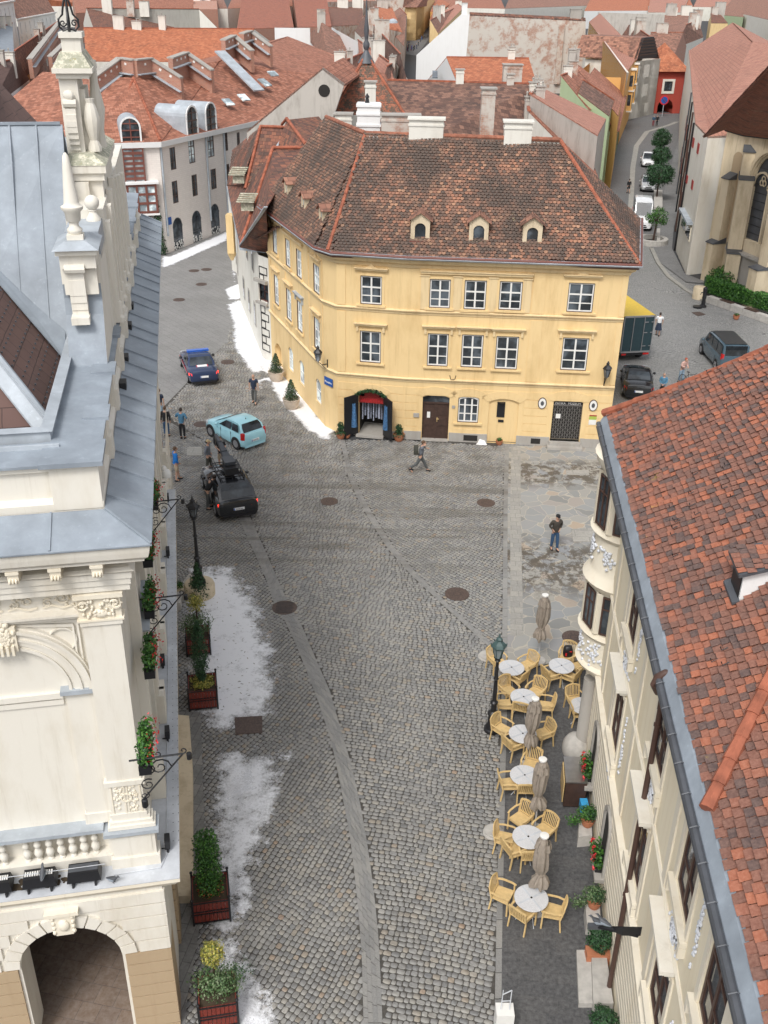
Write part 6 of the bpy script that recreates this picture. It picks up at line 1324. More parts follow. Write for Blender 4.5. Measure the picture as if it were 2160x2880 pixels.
# ---- middle block
t,o=H('brown hipped house with two old chimneys behind the grey gable',[('r_br',[(t2,475,440,9),(t2,700,350,9),(t2,430,145,14),(t2,420,143,14)],'nomir'),('r_br',[(t2,330,240,9),(t2,475,440,9),(t2,422,144,14)])],'white')
put_chim(t,t2,497,310,12.5,.8,.8,3.5,'offwhite'); put_chim(t,t2,567,285,12.8,.8,.8,3.5,'offwhite')
for a,b,l in (((120,180),(350,182),'left'),((490,178),(660,272),'right')):
    A=t2(*a,12.5);B=t2(*b,12.5); m=MB(); m.hexa([Vector((A.x,A.y,0)),Vector((B.x,B.y,0)),Vector((B.x,B.y+.4,0)),Vector((A.x,A.y+.4,0)),A,B,B+Vector((0,.4,0)),A+Vector((0,.4,0))]); m.build('fire_wall',M['white'],label='bright white fire wall '+('left' if l=='left' else 'right')+' of the brown hipped roof',cat='wall')
H('pale pink tiled roof strip running down beside the tower roof',[('r_pk',[(t2,650,300,9),(t2,800,420,9),(t2,860,400,11.5),(t2,660,258,11.5)])],'white')
H('long dark brown roof sloping towards the crowded street',[('r_dk',[(t2,640,200,8),(t2,860,420,8),(t2,935,350,12.5),(t2,705,100,12.5)])],'offwhite')
t,o=H('orange roofed house with a small eyebrow dormer at the crowded street',[('r_or2',[(t2,850,185,9.5),(t2,948,208,9.5),(t2,882,48,14),(t2,760,50,14)])],'brick'); 
m=MB(); c=t2(888,150,11.5); m.lathe(c,[(1.4,0),(1.3,.5),(.8,1.0),(.05,1.2)],10); m.build('eyebrow_dormer',M['zincL'],t)
H('old brown roof beside the orange dormer roof',[('r_br',[(t2,860,190,8),(t2,960,300,8),(t2,975,95,12),(t2,890,10,12)])],'brick')
H('brown roof left of the crowded street behind the spire',[('r_br',[(t2,700,110,8.5),(t2,800,180,8.5),(t2,860,20,12.5),(t2,790,-20,12.5)])],'brick')
A=t2(465,60,10);B=t2(810,45,10); m=MB(); m.hexa([Vector((A.x,A.y,0)),Vector((B.x,B.y,0)),Vector((B.x,B.y+1,0)),Vector((A.x,A.y+1,0)),A+Vector((0,0,3)),B+Vector((0,0,3)),B+Vector((0,1,3)),A+Vector((0,1,3))]); m.build('brick_wall',M['brick'],label='old brick wall with pale patches at the top edge',cat='wall')
H('dark brown roof under the old brick wall at the top',[('r_md',[(t2,490,170,8),(t2,700,160,8),(t2,690,50,12),(t2,470,50,12)])],'brick')
# yellow house closing the crowded street
ya,yb,yc=G(*p2(962,262)),G(*p2(1035,262)),G(*p2(1085,240)); t=thing('yellow_house','yellow house with dark windows closing the crowded street','house',(ya.x,ya.y,0)); F=Fac(ya[:2],yb[:2]); zt=F.uz(*p2(1000,45))[1]
m=MB(); ops_=[opn(F,p2,(975,80),(1005,125)),opn(F,p2,(978,172),(1000,210))]; wall(m,F,0,F.L,0,zt,ops_); Fb=Fac(yb[:2],yc[:2]); o2=[opn(Fb,p2,(1048,192),(1068,222))]; wall(m,Fb,0,Fb.L,0,zt,o2); prism(m,[v+Vector((0,0,zt)) for v in (ya,yb,yc,yc+Vector((0,14,0)),ya+Vector((0,14,0)))]); m.build('wall',M['plast_y'],t)
for F_,oo in ((F,ops_[0]),(F,ops_[1]),(Fb,o2[0])): window(F_,oo,t,mat='bframe',surround=None,d=-.1)
m=MB(); slab(m,[ya+Vector((-1,-1,zt)),yb+Vector((0,-1,zt)),yc+Vector((1,-1,zt)),yc+Vector((2,7,zt+6)),ya+Vector((0,7,zt+6))],.2); m.build('roof',M['r_br'],t)
# right side of the crowded street
t,o=H('ochre street house with a long brown roof right of the crowd',[('r_br',[(t2,1180,215,8),(t2,1230,170,8),(t2,1330,30,11.5),(t2,1130,130,11.5)],'nomir')],'plast_y')
t,o=H('red tiled street house on the right of the crowd with grey gutters',[('r_or2',[(t2,1125,130,8),(t2,1150,75,8),(t2,1320,-25,12.),(t2,1180,-10,12.)],'nomir'),('r_pk',[(t2,1180,215,8.),(t2,1125,130,8),(t2,1300,20,12.5),(t2,1345,50,12.5)],'nomir')],'plast_y')
t,o=H('brown roofed house at the top edge right of the yellow house',[('r_br',[(t2,960,45,11),(t2,1080,55,11),(t2,1130,-20,14.5),(t2,960,-20,14.5)])],'plast_y')
H('orange roof row at the top edge of the street',[('r_or2',[(t2,1130,75,9),(t2,1200,75,9),(t2,1290,-30,12),(t2,1180,-30,12)])],'orange')
# white gable and big brick wall
t=thing('gable_house','tall house with a white gable and a huge peeling brick wall','house',(20,160,0)); z1=14.
A=t2(1040,358,7.5);Bq=t2(1345,80,15.5);Cq=t2(1385,100,15.);D=G(*p2(1362,372),7.5); m=MB()
gnd=t2(1040,358,7.5); 
def vert(name,par,mt,L,thick=.5):   # upright wall polygon: bottom line on y-plane through first point
    P=[Vector(p) for p in L]; m=MB(); m.ext(P,Vector((.0,thick,0))); return m.build(name,M[mt],par)
Fg=Fac(t2(1040,358,7.5)[:2],(t2(1040,358,7.5)+Vector((40,3,0)))[:2])
def onF(F,fn,x,y): u,z=F.uz(*fn(x,y)); return F.p(u,z,0)
P=[onF(Fg,p2,1040,358),onF(Fg,p2,1362,372),onF(Fg,p2,1385,95),onF(Fg,p2,1335,90)]; P=[Vector((P[0].x,P[0].y,0)),Vector((P[1].x,P[1].y,0))]+P[1:]+[P[0]]; vert('white_gable',t,'white',P); 
Fg2=Fac(P[1][:2],(P[1]+Vector((40,1,0)))[:2]); Q=[onF(Fg2,p2,1362,372),onF(Fg2,p3,470,400),onF(Fg2,p3,478,132),onF(Fg2,p2,1385,95)]; Q=[Vector((Q[0].x,Q[0].y,0)),Vector((Q[1].x,Q[1].y,0))]+Q[1:]+[Q[0]]; vert('brick_wall',t,'brick2',Q,.5); topL,topR=Q[4-1],Q[3-0]
a=onF(Fg2,p2,1385,95); b=onF(Fg2,p3,478,132); m=MB(); slab(m,[a,b,b+Vector((0,5,-4)),a+Vector((0,5,-4))],.2); slab(m,[a+Vector((0,0,0)),b,b+Vector((0,.8,.5)),a+Vector((0,.8,.5))],.1); m.build('roof',M['r_md'],t)
prs=MB(); prism(prs,[b,b+Vector((0,5,-4)),a+Vector((0,5,-4))]); prs.build('wall',M['offwhite'],t)
c=onF(Fg2,p3,420,60); chimney(t,(c.x,c.y+1),2.5,1.2,10,c.z,'stoneg'); c=onF(Fg2,p2,1355,20); chimney(t,(c.x,c.y+1),1.2,1.2,10,c.z,'white'); c=onF(Fg2,p3,325,130); m=MB(); m.box((c.x,c.y-.3,8),(1.2,.6,12)); m.build('brick_flue',M['brick'],t)
# roofs at the top right
H('bright red roof behind the white wall at the top',[('r_or2',[(t3,470,70,9),(t3,880,68,9),(t3,890,-30,13),(t3,520,-30,13)])],'white')
H('pink brown hipped roof at the top right',[('r_pk',[(t3,880,80,9),(t3,1100,80,9),(t3,1150,-30,13.5),(t3,900,-30,13.5)])],'offwhite')
Fw=Fac((60,330),(160,330)); P=[onF(Fw,p3,560,215),onF(Fw,p3,995,215),onF(Fw,p3,990,95),onF(Fw,p3,560,80)]; P[0].z=P[1].z=0; m=MB(); m.ext(P,Vector((0,1,0))); m.build('fire_wall',M['grayr'],label='long grey fire wall behind the roofs of the side street',cat='wall')
H('brown roof with dark dormer behind the red gate house',[('r_br',[(t3,905,300,8),(t3,1130,300,8),(t3,1110,210,12),(t3,900,210,12)])],'brickR')
t,o=H('brown hipped roof with white chimneys behind the red gate house',[('r_br',[(t3,1060,310,8.5),(t3,1240,240,8.5),(t3,1210,130,13),(t3,1130,160,13)])],'offwhite'); put_chim(t,t3,1115,180,13,.9,.9,4,'white'); put_chim(t,t3,1105,60,14.5,1.,1.,5,'white'); put_chim(t,t3,1245,75,14.5,2,1,5,'white')
H('dark mossy roof at the top right behind the church wing',[('r_md',[(t3,1290,150,9),(t3,1400,150,9),(t3,1350,90,12),(t3,1290,90,12)])],'plast_y')
H('pale green walled house at the top right',[('r_br',[(t3,1340,95,9),(t3,1500,110,9),(t3,1560,-20,14),(t3,1440,-20,14)])],'green')
H('house with brown roof at the top right corner',[('r_br',[(t3,1500,90,10),(t3,1720,140,10),(t3,1720,-20,14.5),(t3,1560,-20,14.5)])],'cream')
t,o=H('low brown roof with chimneys between the grey wall and the gate house',[('r_br',[(t3,975,215,9),(t3,1180,215,9),(t3,1170,100,12),(t3,985,100,12)])],'offwhite')
# ---- near middle roofs behind the yellow building
t,o=H('orange tiled house with two skylights behind the dark brown roof',[('r_or2',[(t2,1110,520,8.5),(t3,0,545,8.5),(t3,110,378,13),(t2,1235,370,13)])],'white')
for x in (1160,1295): skylight(t,t2,(x,465),(x,510),10.8)
put_chim(t,t2,1180,325,14,2.4,1,4,'offwhite',1); put_chim(t,t2,1035,385,12.5,1,1,5,'white',1); put_chim(t,t2,960,360,13,1.2,1,4,'stoneg'); put_chim(t,t3,150,350,14,2.2,1,4,'offwhite'); put_chim(t,t3,320,370,14,2.4,1.2,4,'offwhite',2); put_chim(t,t3,5,420,13.5,1.7,1.2,3.,'brick2',Y=100)
t,o=H('dark brown tiled roof directly behind the spire roof',[('r_dk',[(t2,960,745,9),(t3,40,870,9),(t3,180,545,14.),(t2,850,520,14.)])],'offwhite')
skylight(t,t2,(1328,705),(1328,725),11.); put_chim(t,t2,1508,575,14.6,.8,.8,5,'brick2',Y=64)
H('brown roof between the tower roof and the pale pink roof',[('r_br',[(t2,570,540,8.5),(t2,700,560,8.5),(t2,700,340,12.5),(t2,470,440,12.5)],'nomir')],'grayr')
H('small patched roof beside the spire roof',[('r_dk',[(t2,840,510,9),(t2,985,510,9),(t2,905,400,11.5),(t2,850,430,11.5)])],'offwhite')
# grey gable wall with round hole
t=thing('gable_house','house with a bare grey gable wall and a small round window','house',(-15,90,0)); Fq=Fac((-22,84),(0,82)); P=[onF(Fq,p2,x,y) for x,y in ((-60,850),(430,440),(572,548),(500,760))]; zb=0; P=[Vector((P[0].x,P[0].y,0)),Vector((P[3].x,P[3].y,0)),P[3],P[2],P[1],P[0]]; m=MB(); m.ext(P,-Fq.o*.5); m.build('gable_wall',M['grayr'],t)
c=onF(Fq,p2,442,588); m=MB(); m.ring([[c+Fq.o*d+Fq.d*.45*math.cos(a*math.pi/8)+Vector((0,0,.45*math.sin(a*math.pi/8))) for a in range(16)] for d in (.0,.03)]); m.build('round_window',M['dark'],t)
m=MB(); apx=P[4]; slab(m,[apx,P[5],P[5]-Fq.o*12,apx-Fq.o*12],.15); slab(m,[apx,P[3],P[3]-Fq.o*12,apx-Fq.o*12],.15); m.build('roof',M['r_or'],t)
# ---- spire roof
t=thing('tower','square tower with a pyramid roof of red and dark dotted tiles and a black spire','tower',(-1,75,0)); zb=12.; c1,c2=t2(490,745,zb),t2(965,745,zb); c0=(c1+c2)/2; w_=(c2-c1).length; cc=c0+Vector((0,w_/2,0)); apx=Fac(cc[:2],(cc.x+1,cc.y)).uz(*p2(715,350)); top=Vector((cc.x+apx[0],cc.y,apx[1])); c3=c2+Vector((0,w_,0));c4=c1+Vector((0,w_,0))
m=MB(); 
for a,b in ((c1,c2),(c2,c3),(c3,c4),(c4,c1)): m.poly([a,b,top])
rt_=m.build('roof',M['r_or'],t); m=MB(); tiling(m,[c1,c2,top],.26,.2,31,True); tiling(m,[c2,c3,top],.26,.2,32,True)
M['g_t']=geo_tile_mat('spotted_tiles',[(.30,.09,.045),(.36,.11,.055),(.40,.13,.065)],(.06,.055,.04),.97,2.4,lichen=(.40,.32,.15),pv=(.475,.50)); m.build('roof_tiles',M['g_t'],rt_)
m=MB(); ridge(m,c1,top,.13,.4,1); ridge(m,c2,top,.13,.4,2); m.build('hip_tiles',M['ridge'],rt_); m=MB(); m.lathe(top-Vector((0,0,.7)),[(.75,0),(.5,.4),(.25,.8),(.16,1.),(.26,1.2),(.28,1.5),(.14,1.75),(.16,1.9),(.22,2.5),(.12,3.4),(.03,5.0)],10); m.build('spire',M['zincD'],t,smooth=40)
m=MB(); m.hexa([Vector((p.x,p.y,0)) for p in (c1,c2,c3,c4)]+[p for p in (c1,c2,c3,c4)]); m.build('wall',M['offwhite'],t)
c=PY(1037,295,60.5); t=thing('chimney_stack','broad bright white chimney stack with moulded bands in front of the spire roof','chimney',(c.x,c.y,0)); z_=c.z
m=MB(); m.box((c.x,c.y+.5,z_-4),(1.3,1.,8)); b=m.build('shaft',M['white'],t); m=MB()
for z in (z_-1.1,z_-.5,z_-.06): m.box((c.x,c.y+.5,z),(1.42,1.12,.12))
m.box((c.x,c.y+.5,z_+.03),(1.32,1.02,.06)); m.build('bands',M['white'],t); m=MB(); m.lathe((c.x-.1,c.y+.5,z_+.06),[(.13,0),(.09,.25),(.14,.3),(.02,.5)],8); m.build('chimney_pot',M['black'],t)
m=MB(); 
for k in range(3): m.box((c.x-.2+k*.3,c.y-.01,z_-2.45),(.18,.03,.26))
m.build('small_window',M['glass'],t)
for lb,fn,x,y,w_,d_,h_,mt,Yc in (('squat peeling brick chimney right of the white stack',p2,938,752,2.1,.8,4,'brick2',58.5),('low mossy chimney left of the white stack',p2,565,745,.95,.8,4,'offwhite',61),('slim mossy chimney behind the white stack',p2,742,535,.65,.6,5,'offwhite',66)):
    cc_=PY(*fn(x,y),Yc); tt_=thing('chimney_stack',lb,'chimney',(cc_.x,cc_.y,0)); chimney(tt_,(cc_.x,cc_.y+d_/2),w_,d_,cc_.z-h_,cc_.z,mt,name='shaft')
# ---- roofs right of the spire: narrow houses between the yellow building and the street
t,o=H('steep old brown roof house with orange ridge and satellite dishes',[('r_br',[(t2,1350,895,9.3),(t2,1560,905,9.3),(t3,180,640,13.),(t3,170,628,13.)],'nomir'),('r_br',[(t3,120,905,9.3),(t3,125,880,9.3),(t3,180,630,13.)])],'offwhite')
H('long red roof strip running down behind the yellow building',[('r_or',[(t3,575,1190,9.0),(t3,530,1070,9.0),(t3,95,640,12.5),(t3,110,720,12.5)],'nomir')],'offwhite')
H('long brown roof with a bare render side wall and two skylights',[('r_pk',[(t3,555,875,11.8),(t3,610,770,9.5),(t3,170,555,12.5),(t3,120,610,13.6)],'nomir')],'grayr')
H('pink tiled roof of the green walled house',[('r_or',[(t3,500,710,9.5),(t3,640,700,8.5),(t3,420,450,12),(t3,320,490,12.5)],'nomir'),('r_dk',[(t3,430,600,11),(t3,630,750,9),(t3,660,650,9.2),(t3,460,520,11.6)],'nomir')],'green')
H('long reddish roof beside the big white chimneys',[('r_or',[(t3,690,750,8.5),(t3,710,640,8.5),(t3,400,395,12.5),(t3,380,400,12.5)],'nomir')],'orange')
t=thing('gable_house','tall house with a leaning grey gable wall and pink tiled roof','house',(44,150,0)); Fz=Fac(t3(455,400,7)[:2],t3(720,620,7)[:2]); Pz=[onF(Fz,p3,x,y) for x,y in ((455,410),(710,615),(740,470),(500,150))]; Pg=[Vector((Pz[0].x,Pz[0].y,0)),Vector((Pz[1].x,Pz[1].y,0)),Pz[1],Pz[2],Pz[3],Pz[0]]; m=MB(); m.ext(Pg,-Fz.o*.4); m.build('gable_wall',M['offwhite'],t)
m=MB(); a=onF(Fz,p3,500,140); b=onF(Fz,p3,742,470); c=t3(825,350,b.z-.2); d=t3(570,85,a.z); slab(m,[b,c,d,a],.2); m.build('roof',M['r_pk'],t); w=MB(); prism(w,[b,c,d,a]); w.build('wall',M['orange'],t)
H('dark roof of the house above the orange facade',[('r_md',[(t3,680,200,9),(t3,830,320,8.5),(t3,900,240,11),(t3,770,155,12)],'nomir')],'offwhite')

# ---- last rows of roofs at the top of the view
rows=[('r_or2',-60,300,'left of the mottled roof'),('r_br',300,640,'over the brick block'),('r_or',640,900,'behind the lichen roofs'),('r_pk',900,1120,'behind the crowded street'),('r_or',1120,1420,'behind the peeling brick wall'),('r_br',1420,1700,'behind the bright red roof'),('r_or2',1700,1950,'above the pink hipped roof'),('r_pk',1950,2260,'in the top right corner')]
for k,(mt,x0,x1,lb) in enumerate(rows):
    H('distant tiled roof at the very top edge, '+lb,[(mt,[(G,x0,14+5*(k%3),9),(G,x1,14+5*((k+1)%3),9),(G,x1-20,-22,14.5),(G,x0+20,-22,14.5)])],'offwhite')
# ---- far end of the side street
def block(label,a,b,ztop,wallm,fn=p3,dep=9.,name='house'):
    A,B=G(*fn(*a)),G(*fn(*b)); F=Fac(A[:2],B[:2]); t=thing(name,label,'house',(A.x,A.y,0)); return t,F,A,B
t,F,A,B=block('small red gate house with an arched passage and an orange pyramid roof',(910,735),(1085,735),0,'redw',name='gate_house')
zt=F.uz(*p3(1000,462))[1]; oa=opn(F,p3,(950,640),(1037,722),1.9); oa['h']+=oa['z']-.05; oa['z']=.05; oa['rec']=4.; ow=opn(F,p3,(990,527),(1035,592)); m=MB(); wall(m,F,0,F.L,0,zt,[oa,ow],rec=.3)
bk=[B-F.o*9,A-F.o*9]; m.poly([B,bk[0],bk[0]+Vector((0,0,zt)),B+Vector((0,0,zt))]); m.poly([A,bk[1],bk[1]+Vector((0,0,zt)),A+Vector((0,0,zt))]); m.build('wall',M['redw'],t); window(F,ow,t,d=-.1,mat='black',surround='cream')
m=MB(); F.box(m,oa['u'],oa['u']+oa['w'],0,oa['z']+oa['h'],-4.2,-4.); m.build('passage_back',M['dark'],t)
m=MB(); F.box(m,ow['u']-.4,ow['u'],ow['z']-.4,ow['z']+ow['h']+.4,0,.1); F.box(m,ow['u']+ow['w'],ow['u']+ow['w']+.4,ow['z']-.4,ow['z']+ow['h']+.4,0,.1); F.box(m,ow['u'],ow['u']+ow['w'],ow['z']+ow['h'],ow['z']+ow['h']+.4,0,.1); F.box(m,ow['u'],ow['u']+ow['w'],ow['z']-.4,ow['z'],0,.1); m.build('window_surround',M['cream'],t)
e=.8; q4=[F.p(-e,zt,e),F.p(F.L+e,zt,e),F.p(F.L+e,zt,-9-e),F.p(-e,zt,-9-e)]; ax=F.uz(*p3(1015,272)); tp_=F.p(F.L*.38,zt+8.5,-4.5); m=MB()
u_,z_=Fac(F.p(0,0,-4.5)[:2],F.p(F.L,0,-4.5)[:2]).uz(*p3(990,275)); tp_=F.p(u_,z_,-4.5)
for i in range(4): m.poly([q4[i],q4[(i+1)%4],tp_])
m.build('roof',M['r_or2'],t)
t,F,A,B=block('old white house with brown shutters, a pointed arch door and a black boarded gable',(760,775),(915,738),0,'offwhite')
zt=F.uz(*p3(870,390))[1]; ops_=[opn(F,p3,*a) for a in (((797,430),(822,505)),((860,420),(885,497)),((782,558),(808,632)),((847,547),(873,620)),((860,668),(876,720)))]; dr=opn(F,p3,(762,660),(808,772),1.6); dr['h']+=dr['z']-.05; dr['z']=.05; m=MB(); wall(m,F,0,F.L,0,zt,ops_+[dr],rec=.3); prism(m,[p+Vector((0,0,zt)) for p in (A,B,B-F.o*10,A-F.o*10)]); m.build('wall',M['offwhite'],t)
for o in ops_: m=MB(); F.box(m,o['u'],o['u']+o['w'],o['z'],o['z']+o['h'],-.15,-.1); m.build('shutter',M['wood'],t)
m=MB(); F.box(m,dr['u'],dr['u']+dr['w'],0,dr['z']+dr['h'],-.3,-.25); m.build('door',M['wood'],t)
m=MB(); g=[F.uz(*p3(*a)) for a in ((800,385),(945,372),(918,238),(850,245))]; m.ext([F.p(u,z,.1) for u,z in g],-F.o*.4); m.build('boarded_gable',M['black'],t); m=MB()
for k in range(1,7): z=g[0][1]+(g[2][1]-g[0][1])*k/7; F.box(m,g[0][0]+(g[3][0]-g[0][0])*k/7+.2,g[1][0]+(g[2][0]-g[1][0])*k/7-.2,z,z+.25,.1,.25)
m.build('boards',M['wood'],t); m=MB(); a=F.p(*g[3],0);b=F.p(*g[2],0); slab(m,[F.p(*g[0],.3),a,a-F.o*12,F.p(*g[0],-12)],.2); slab(m,[a,b,b-F.o*12,a-F.o*12],.2); slab(m,[F.p(*g[1],.3),b,b-F.o*12,F.p(*g[1],-12)],.2); m.build('roof',M['r_br'],t)
# orange house with oriels on the left of the street
t,F,A,B=block('orange street house with boxed bay windows',(690,905),(765,720),0,'orange')
zt=F.uz(*p3(750,480))[1]; m=MB(); wall(m,F,0,F.L,0,min(12,zt)); prism(m,[p+Vector((0,0,min(12,zt))) for p in (A,B,B-F.o*8,A-F.o*8)]); m.build('wall',M['orange'],t)
for k,u in enumerate((F.L*.3,F.L*.62,F.L*.9)):
    m=MB(); F.box(m,u-1.3,u+1.3,3.2,9.5,.01,1.0); b_=m.build('bay_window',M['orange'],t); m=MB(); F.box(m,u-1.5,u+1.5,3.0,3.2,0,1.2); F.box(m,u-1.5,u+1.5,6.2,6.4,0,1.2); F.box(m,u-1.5,u+1.5,9.5,9.7,0,1.2); m.build('bay_trim',M['cream'],b_); m=MB()
    for z in (4.,7.): F.box(m,u-.9,u+.9,z,z+1.7,1.0,1.05); m.poly([F.p(u-1.33,z,.2),F.p(u-1.33,z,.8),F.p(u-1.33,z+1.7,.8),F.p(u-1.33,z+1.7,.2)])
    m.build('pane',M['glass'],b_)
t,F,A,B=block('green street house low on the left side of the side street',(625,1210),(690,905),0,'green'); m=MB(); wall(m,F,0,F.L,0,6.5); prism(m,[p+Vector((0,0,6.5)) for p in (A,B,B-F.o*8,A-F.o*8)]); m.build('wall',M['green'],t)
m=MB(); slab(m,[F.p(-.2,6.5,.5),F.p(F.L,6.5,.5),F.p(F.L,10.5,-5),F.p(-.2,10.5,-5)],.15); m.build('roof',M['r_or'],t)
m=MB()
for k in range(5): u=F.L*(k+.5)/5; F.box(m,u-.6,u+.6,3.4,5.2,0.01,.06)
w_=m.build('window',M['glass'],t)
# ---- long cream building with pink roof, right of the street
E6=tt(1700,250,460/1659.); ga,gb,gc=G(*E6(725,1650)),G(*E6(830,1890)),G(*E6(1010,1780)); t=thing('long_building','long cream street building with dark red shutters and a curved pink tile roof','building',(28,95,0))
far=G(*p3(1085,745)); F=Fac(far[:2],ga[:2]); F2=Fac(ga[:2],gb[:2]); F3=Fac(gb[:2],(gb+Vector((7,3.,0)))[:2]); ze_=11.3
def e6o(F,a,b,**k): return opn(F,E6,a,b,**k)
o2=[e6o(F2,*a) for a in (((915,490),(935,650)),((840,860),(870,1010)))]; o3=[e6o(F2,*a) for a in (((955,545),(995,715)),((895,920),(935,1090)),((805,1280),(865,1530)))]
m=MB(); wall(m,F,0,F.L,0,ze_); zF2=ze_; allo=[o for o in o3 if 0<o['u']<F2.L-.2]
wall(m,F2,0,F2.L,0,ze_,[]); wall(m,F3,0,F3.L,0,ze_); m.build('wall',M['cream'],t)
for a,b in (((955,545),(995,715)),((895,920),(935,1090)),((905,490),(935,640)),((840,870),(870,1010))):
    o=e6o(F2,a,b); w_=max(.5,min(.9,o['w'])); m=MB(); F2.box(m,o['u'],o['u']+w_,o['z'],o['z']+o['h'],.01,.07); m.build('shutter',M['signred'],t)
o=e6o(F2,(805,1280),(865,1530)); m=MB(); F2.box(m,o['u']-.15,o['u']+o['w']+.15,o['z']-.15,o['z']+o['h']+.15,.01,.1); sr=m.build('window_surround',M['creamT'],t); m=MB(); F2.box(m,o['u'],o['u']+o['w']*.45,o['z'],o['z']+o['h'],.1,.12); F2.box(m,o['u']+o['w']*.55,o['u']+o['w'],o['z'],o['z']+o['h'],.1,.12); m.build('pane',M['glass'],sr); m=MB(); F2.box(m,o['u']-.3,o['u']+o['w']+.3,o['z']+o['h']+.4,o['z']+o['h']+.6,0,.5); m.build('hood',M['zincL'],sr)
for k in range(9):
    u=F.L-2.-k*4.6
    if u>1:
        for z in (2.5,6.2): m=MB(); F.box(m,u-.5,u+.5,z,z+1.7,.01,.08); m.build('window',M['redbrown'],t)
for u,mt in ((F.L-.4,'black'),(F.L-9,'bframe'),(F.L-19,'black'),(F.L-30,'zincD')): m=MB(); m.tube([F.p(u,0,.12),F.p(u,ze_,.12)],.09,6); m.build('downpipe',M[mt],t)
P=[E6(*a) for a in ()]
ea=Vector((ga.x,ga.y,ze_)); eb=Vector((gb.x,gb.y,ze_)); ef=Vector((far.x,far.y,ze_)); 
r1=t3(1560,270,16.5); r0=t3(1430,145,16.5); r2=t3(1720,150,16.5)
m=MB(); slab(m,[ef,ea,eb,Vector((F3.p(F3.L,ze_,0))),r1,r0],.15) ; slab(m,[eb+Vector((.0,0,0)),F3.p(F3.L,ze_,0),F3.p(F3.L+8,ze_+6,-5),r1],.15); slab(m,[r0,r1,r1+Vector((14,4,-5)),r0+Vector((14,8,-5))],.15); rf2=m.build('roof',M['r_pk'],t)
# ---- gothic church
ch=thing('church','sandstone gothic church with stepped buttresses and a tall traceried window','church',(30,82,0)); cz=12.2
c0,c1,c2_=G(*E6(1100,1900)),G(*E6(1230,1985)),G(*E6(1580,2150)); 
FA=Fac(G(*E6(1000,1890))[:2],c1[:2]); FB=Fac(c1[:2],c2_[:2]); c3_=c2_+(c2_-c1).normalized()*1.+Vector((7,-1.0,0)); FC=Fac(c2_[:2],c3_[:2])

wo=opn(FB,E6,(1400,660),(1690,1550)); wu0,wz1=FB.uz(*E6(1480,720)); wu1=FB.uz(*E6(1560,1540))[0]; wzb=FB.uz(*E6(1470,1540))[1]; wu0=FB.uz(*E6(1380,1520))[0]
wo=dict(u=wu0,z=wzb,w=(wu1-wu0)*1.9,h=FB.uz(*E6(1620,640))[1]-wzb,arch=0,rec=.5); wo['arch']=wo['w']*.55

FB2=Fac(FB.A[:2],FB.p(wo['u']+wo['w']+1.2,0,0)[:2])
m=MB(); wall(m,FA,0,FA.L,0,cz); wall(m,FB2,0,FB2.L,0,cz,[wo]); wall(m,Fac(FB2.p(FB2.L,0)[:2],(FB2.p(FB2.L,0)+Vector((6,2,0)))[:2]),0,6,0,cz); m.build('wall',M['stone'],ch)
F=FB2; u,z,w,h=wo['u'],wo['z'],wo['w'],wo['h']; m=MB()
sp=z+h-wo['arch']-.3
for x in (0,w/2-.09,w-.14): F.box(m,u+x,u+x+.16,z,sp if x else sp,-.4,-.15)
for s in (0,1):
    cx=u+w*(.25+.5*s); A=arc(cx-w/4+.04,sp-.2,w/2-.08,w*.32,w*.26,8)
    for k in range(8): m.bar(F.p(A[k][0],A[k][1],-.27),F.p(A[k+1][0],A[k+1][1],-.27),.14)
for cx,cz_ in ((u+w*.27,sp+.55),(u+w*.73,sp+.55),(u+w*.5,sp+1.15),(u+w*.5,sp+.3)):
    for a in (90,210,330):
        c=(cx+.2*math.cos(R(a)),cz_+.2*math.sin(R(a))); P=[F.p(c[0]+.21*math.cos(k*math.pi/5),c[1]+.21*math.sin(k*math.pi/5),-.27) for k in range(11)]; m.tube(P,.055,5)
A=arc(u+.05,z,w-.1,h-.05,wo['arch'],12)
for k in range(12): m.bar(F.p(*A[k],-.27),F.p(*A[k+1],-.27),.16)
m.build('tracery',M['stone'],ch); m=MB(); m.poly([F.p(x,y,-.38) for x,y in [(u,z),(u+w,z)]+arc(u,z,w,h,wo['arch'],12)]); gl_=m.build('stained_glass',M['zincD'],ch)
m=MB()
for k in range(9): F.box(m,u,u+w,z+.5+k*.62,z+.53+k*.62,-.37,-.34)
m.build('glazing_bars',M['black'],gl_)
m=MB(); A=arc(u-.1,z,w+.2,h+.1,wo['arch']+.1,12);B=arc(u-.42,z,w+.84,h+.42,wo['arch']+.3,12)
for k in range(12): m.hexa([F.p(*q_,0) for q_ in (A[k],A[k+1],B[k+1],B[k])]+[F.p(*q_,.14) for q_ in (A[k],A[k+1],B[k+1],B[k])])
for s in (0,1): x=u-.42 if s==0 else u+w+.1; F.box(m,x,x+.32,z,sp+.2,0,.14)
m.build('window_moulding',M['stone'],ch)
m=MB(); F.box(m,-.2,F.L,2.95,3.15,0,.55); F.box(m,-.1,F.L,0,2.95,0,.28); m.build('plinth_ledge',M['stoneg'],ch)
def buttress(F,u,w,steps,caps=True,wd='stone'):
    m=MB(); c=MB(); 
    for z0,z1,d in steps: F.box(m,u-w/2,u+w/2,z0,z1,0,d); c.hexa([F.p(u-w/2-.06,z1,d+.08),F.p(u+w/2+.06,z1,d+.08),F.p(u+w/2+.06,z1,0),F.p(u-w/2-.06,z1,0),F.p(u-w/2-.06,z1+.08,d+.08),F.p(u+w/2+.06,z1+.08,d+.08),F.p(u+w/2+.06,z1+.5,0),F.p(u-w/2-.06,z1+.5,0)])
    b=m.build('buttress',M[wd],ch); c.build('slate_cap',M['zincD'],b)
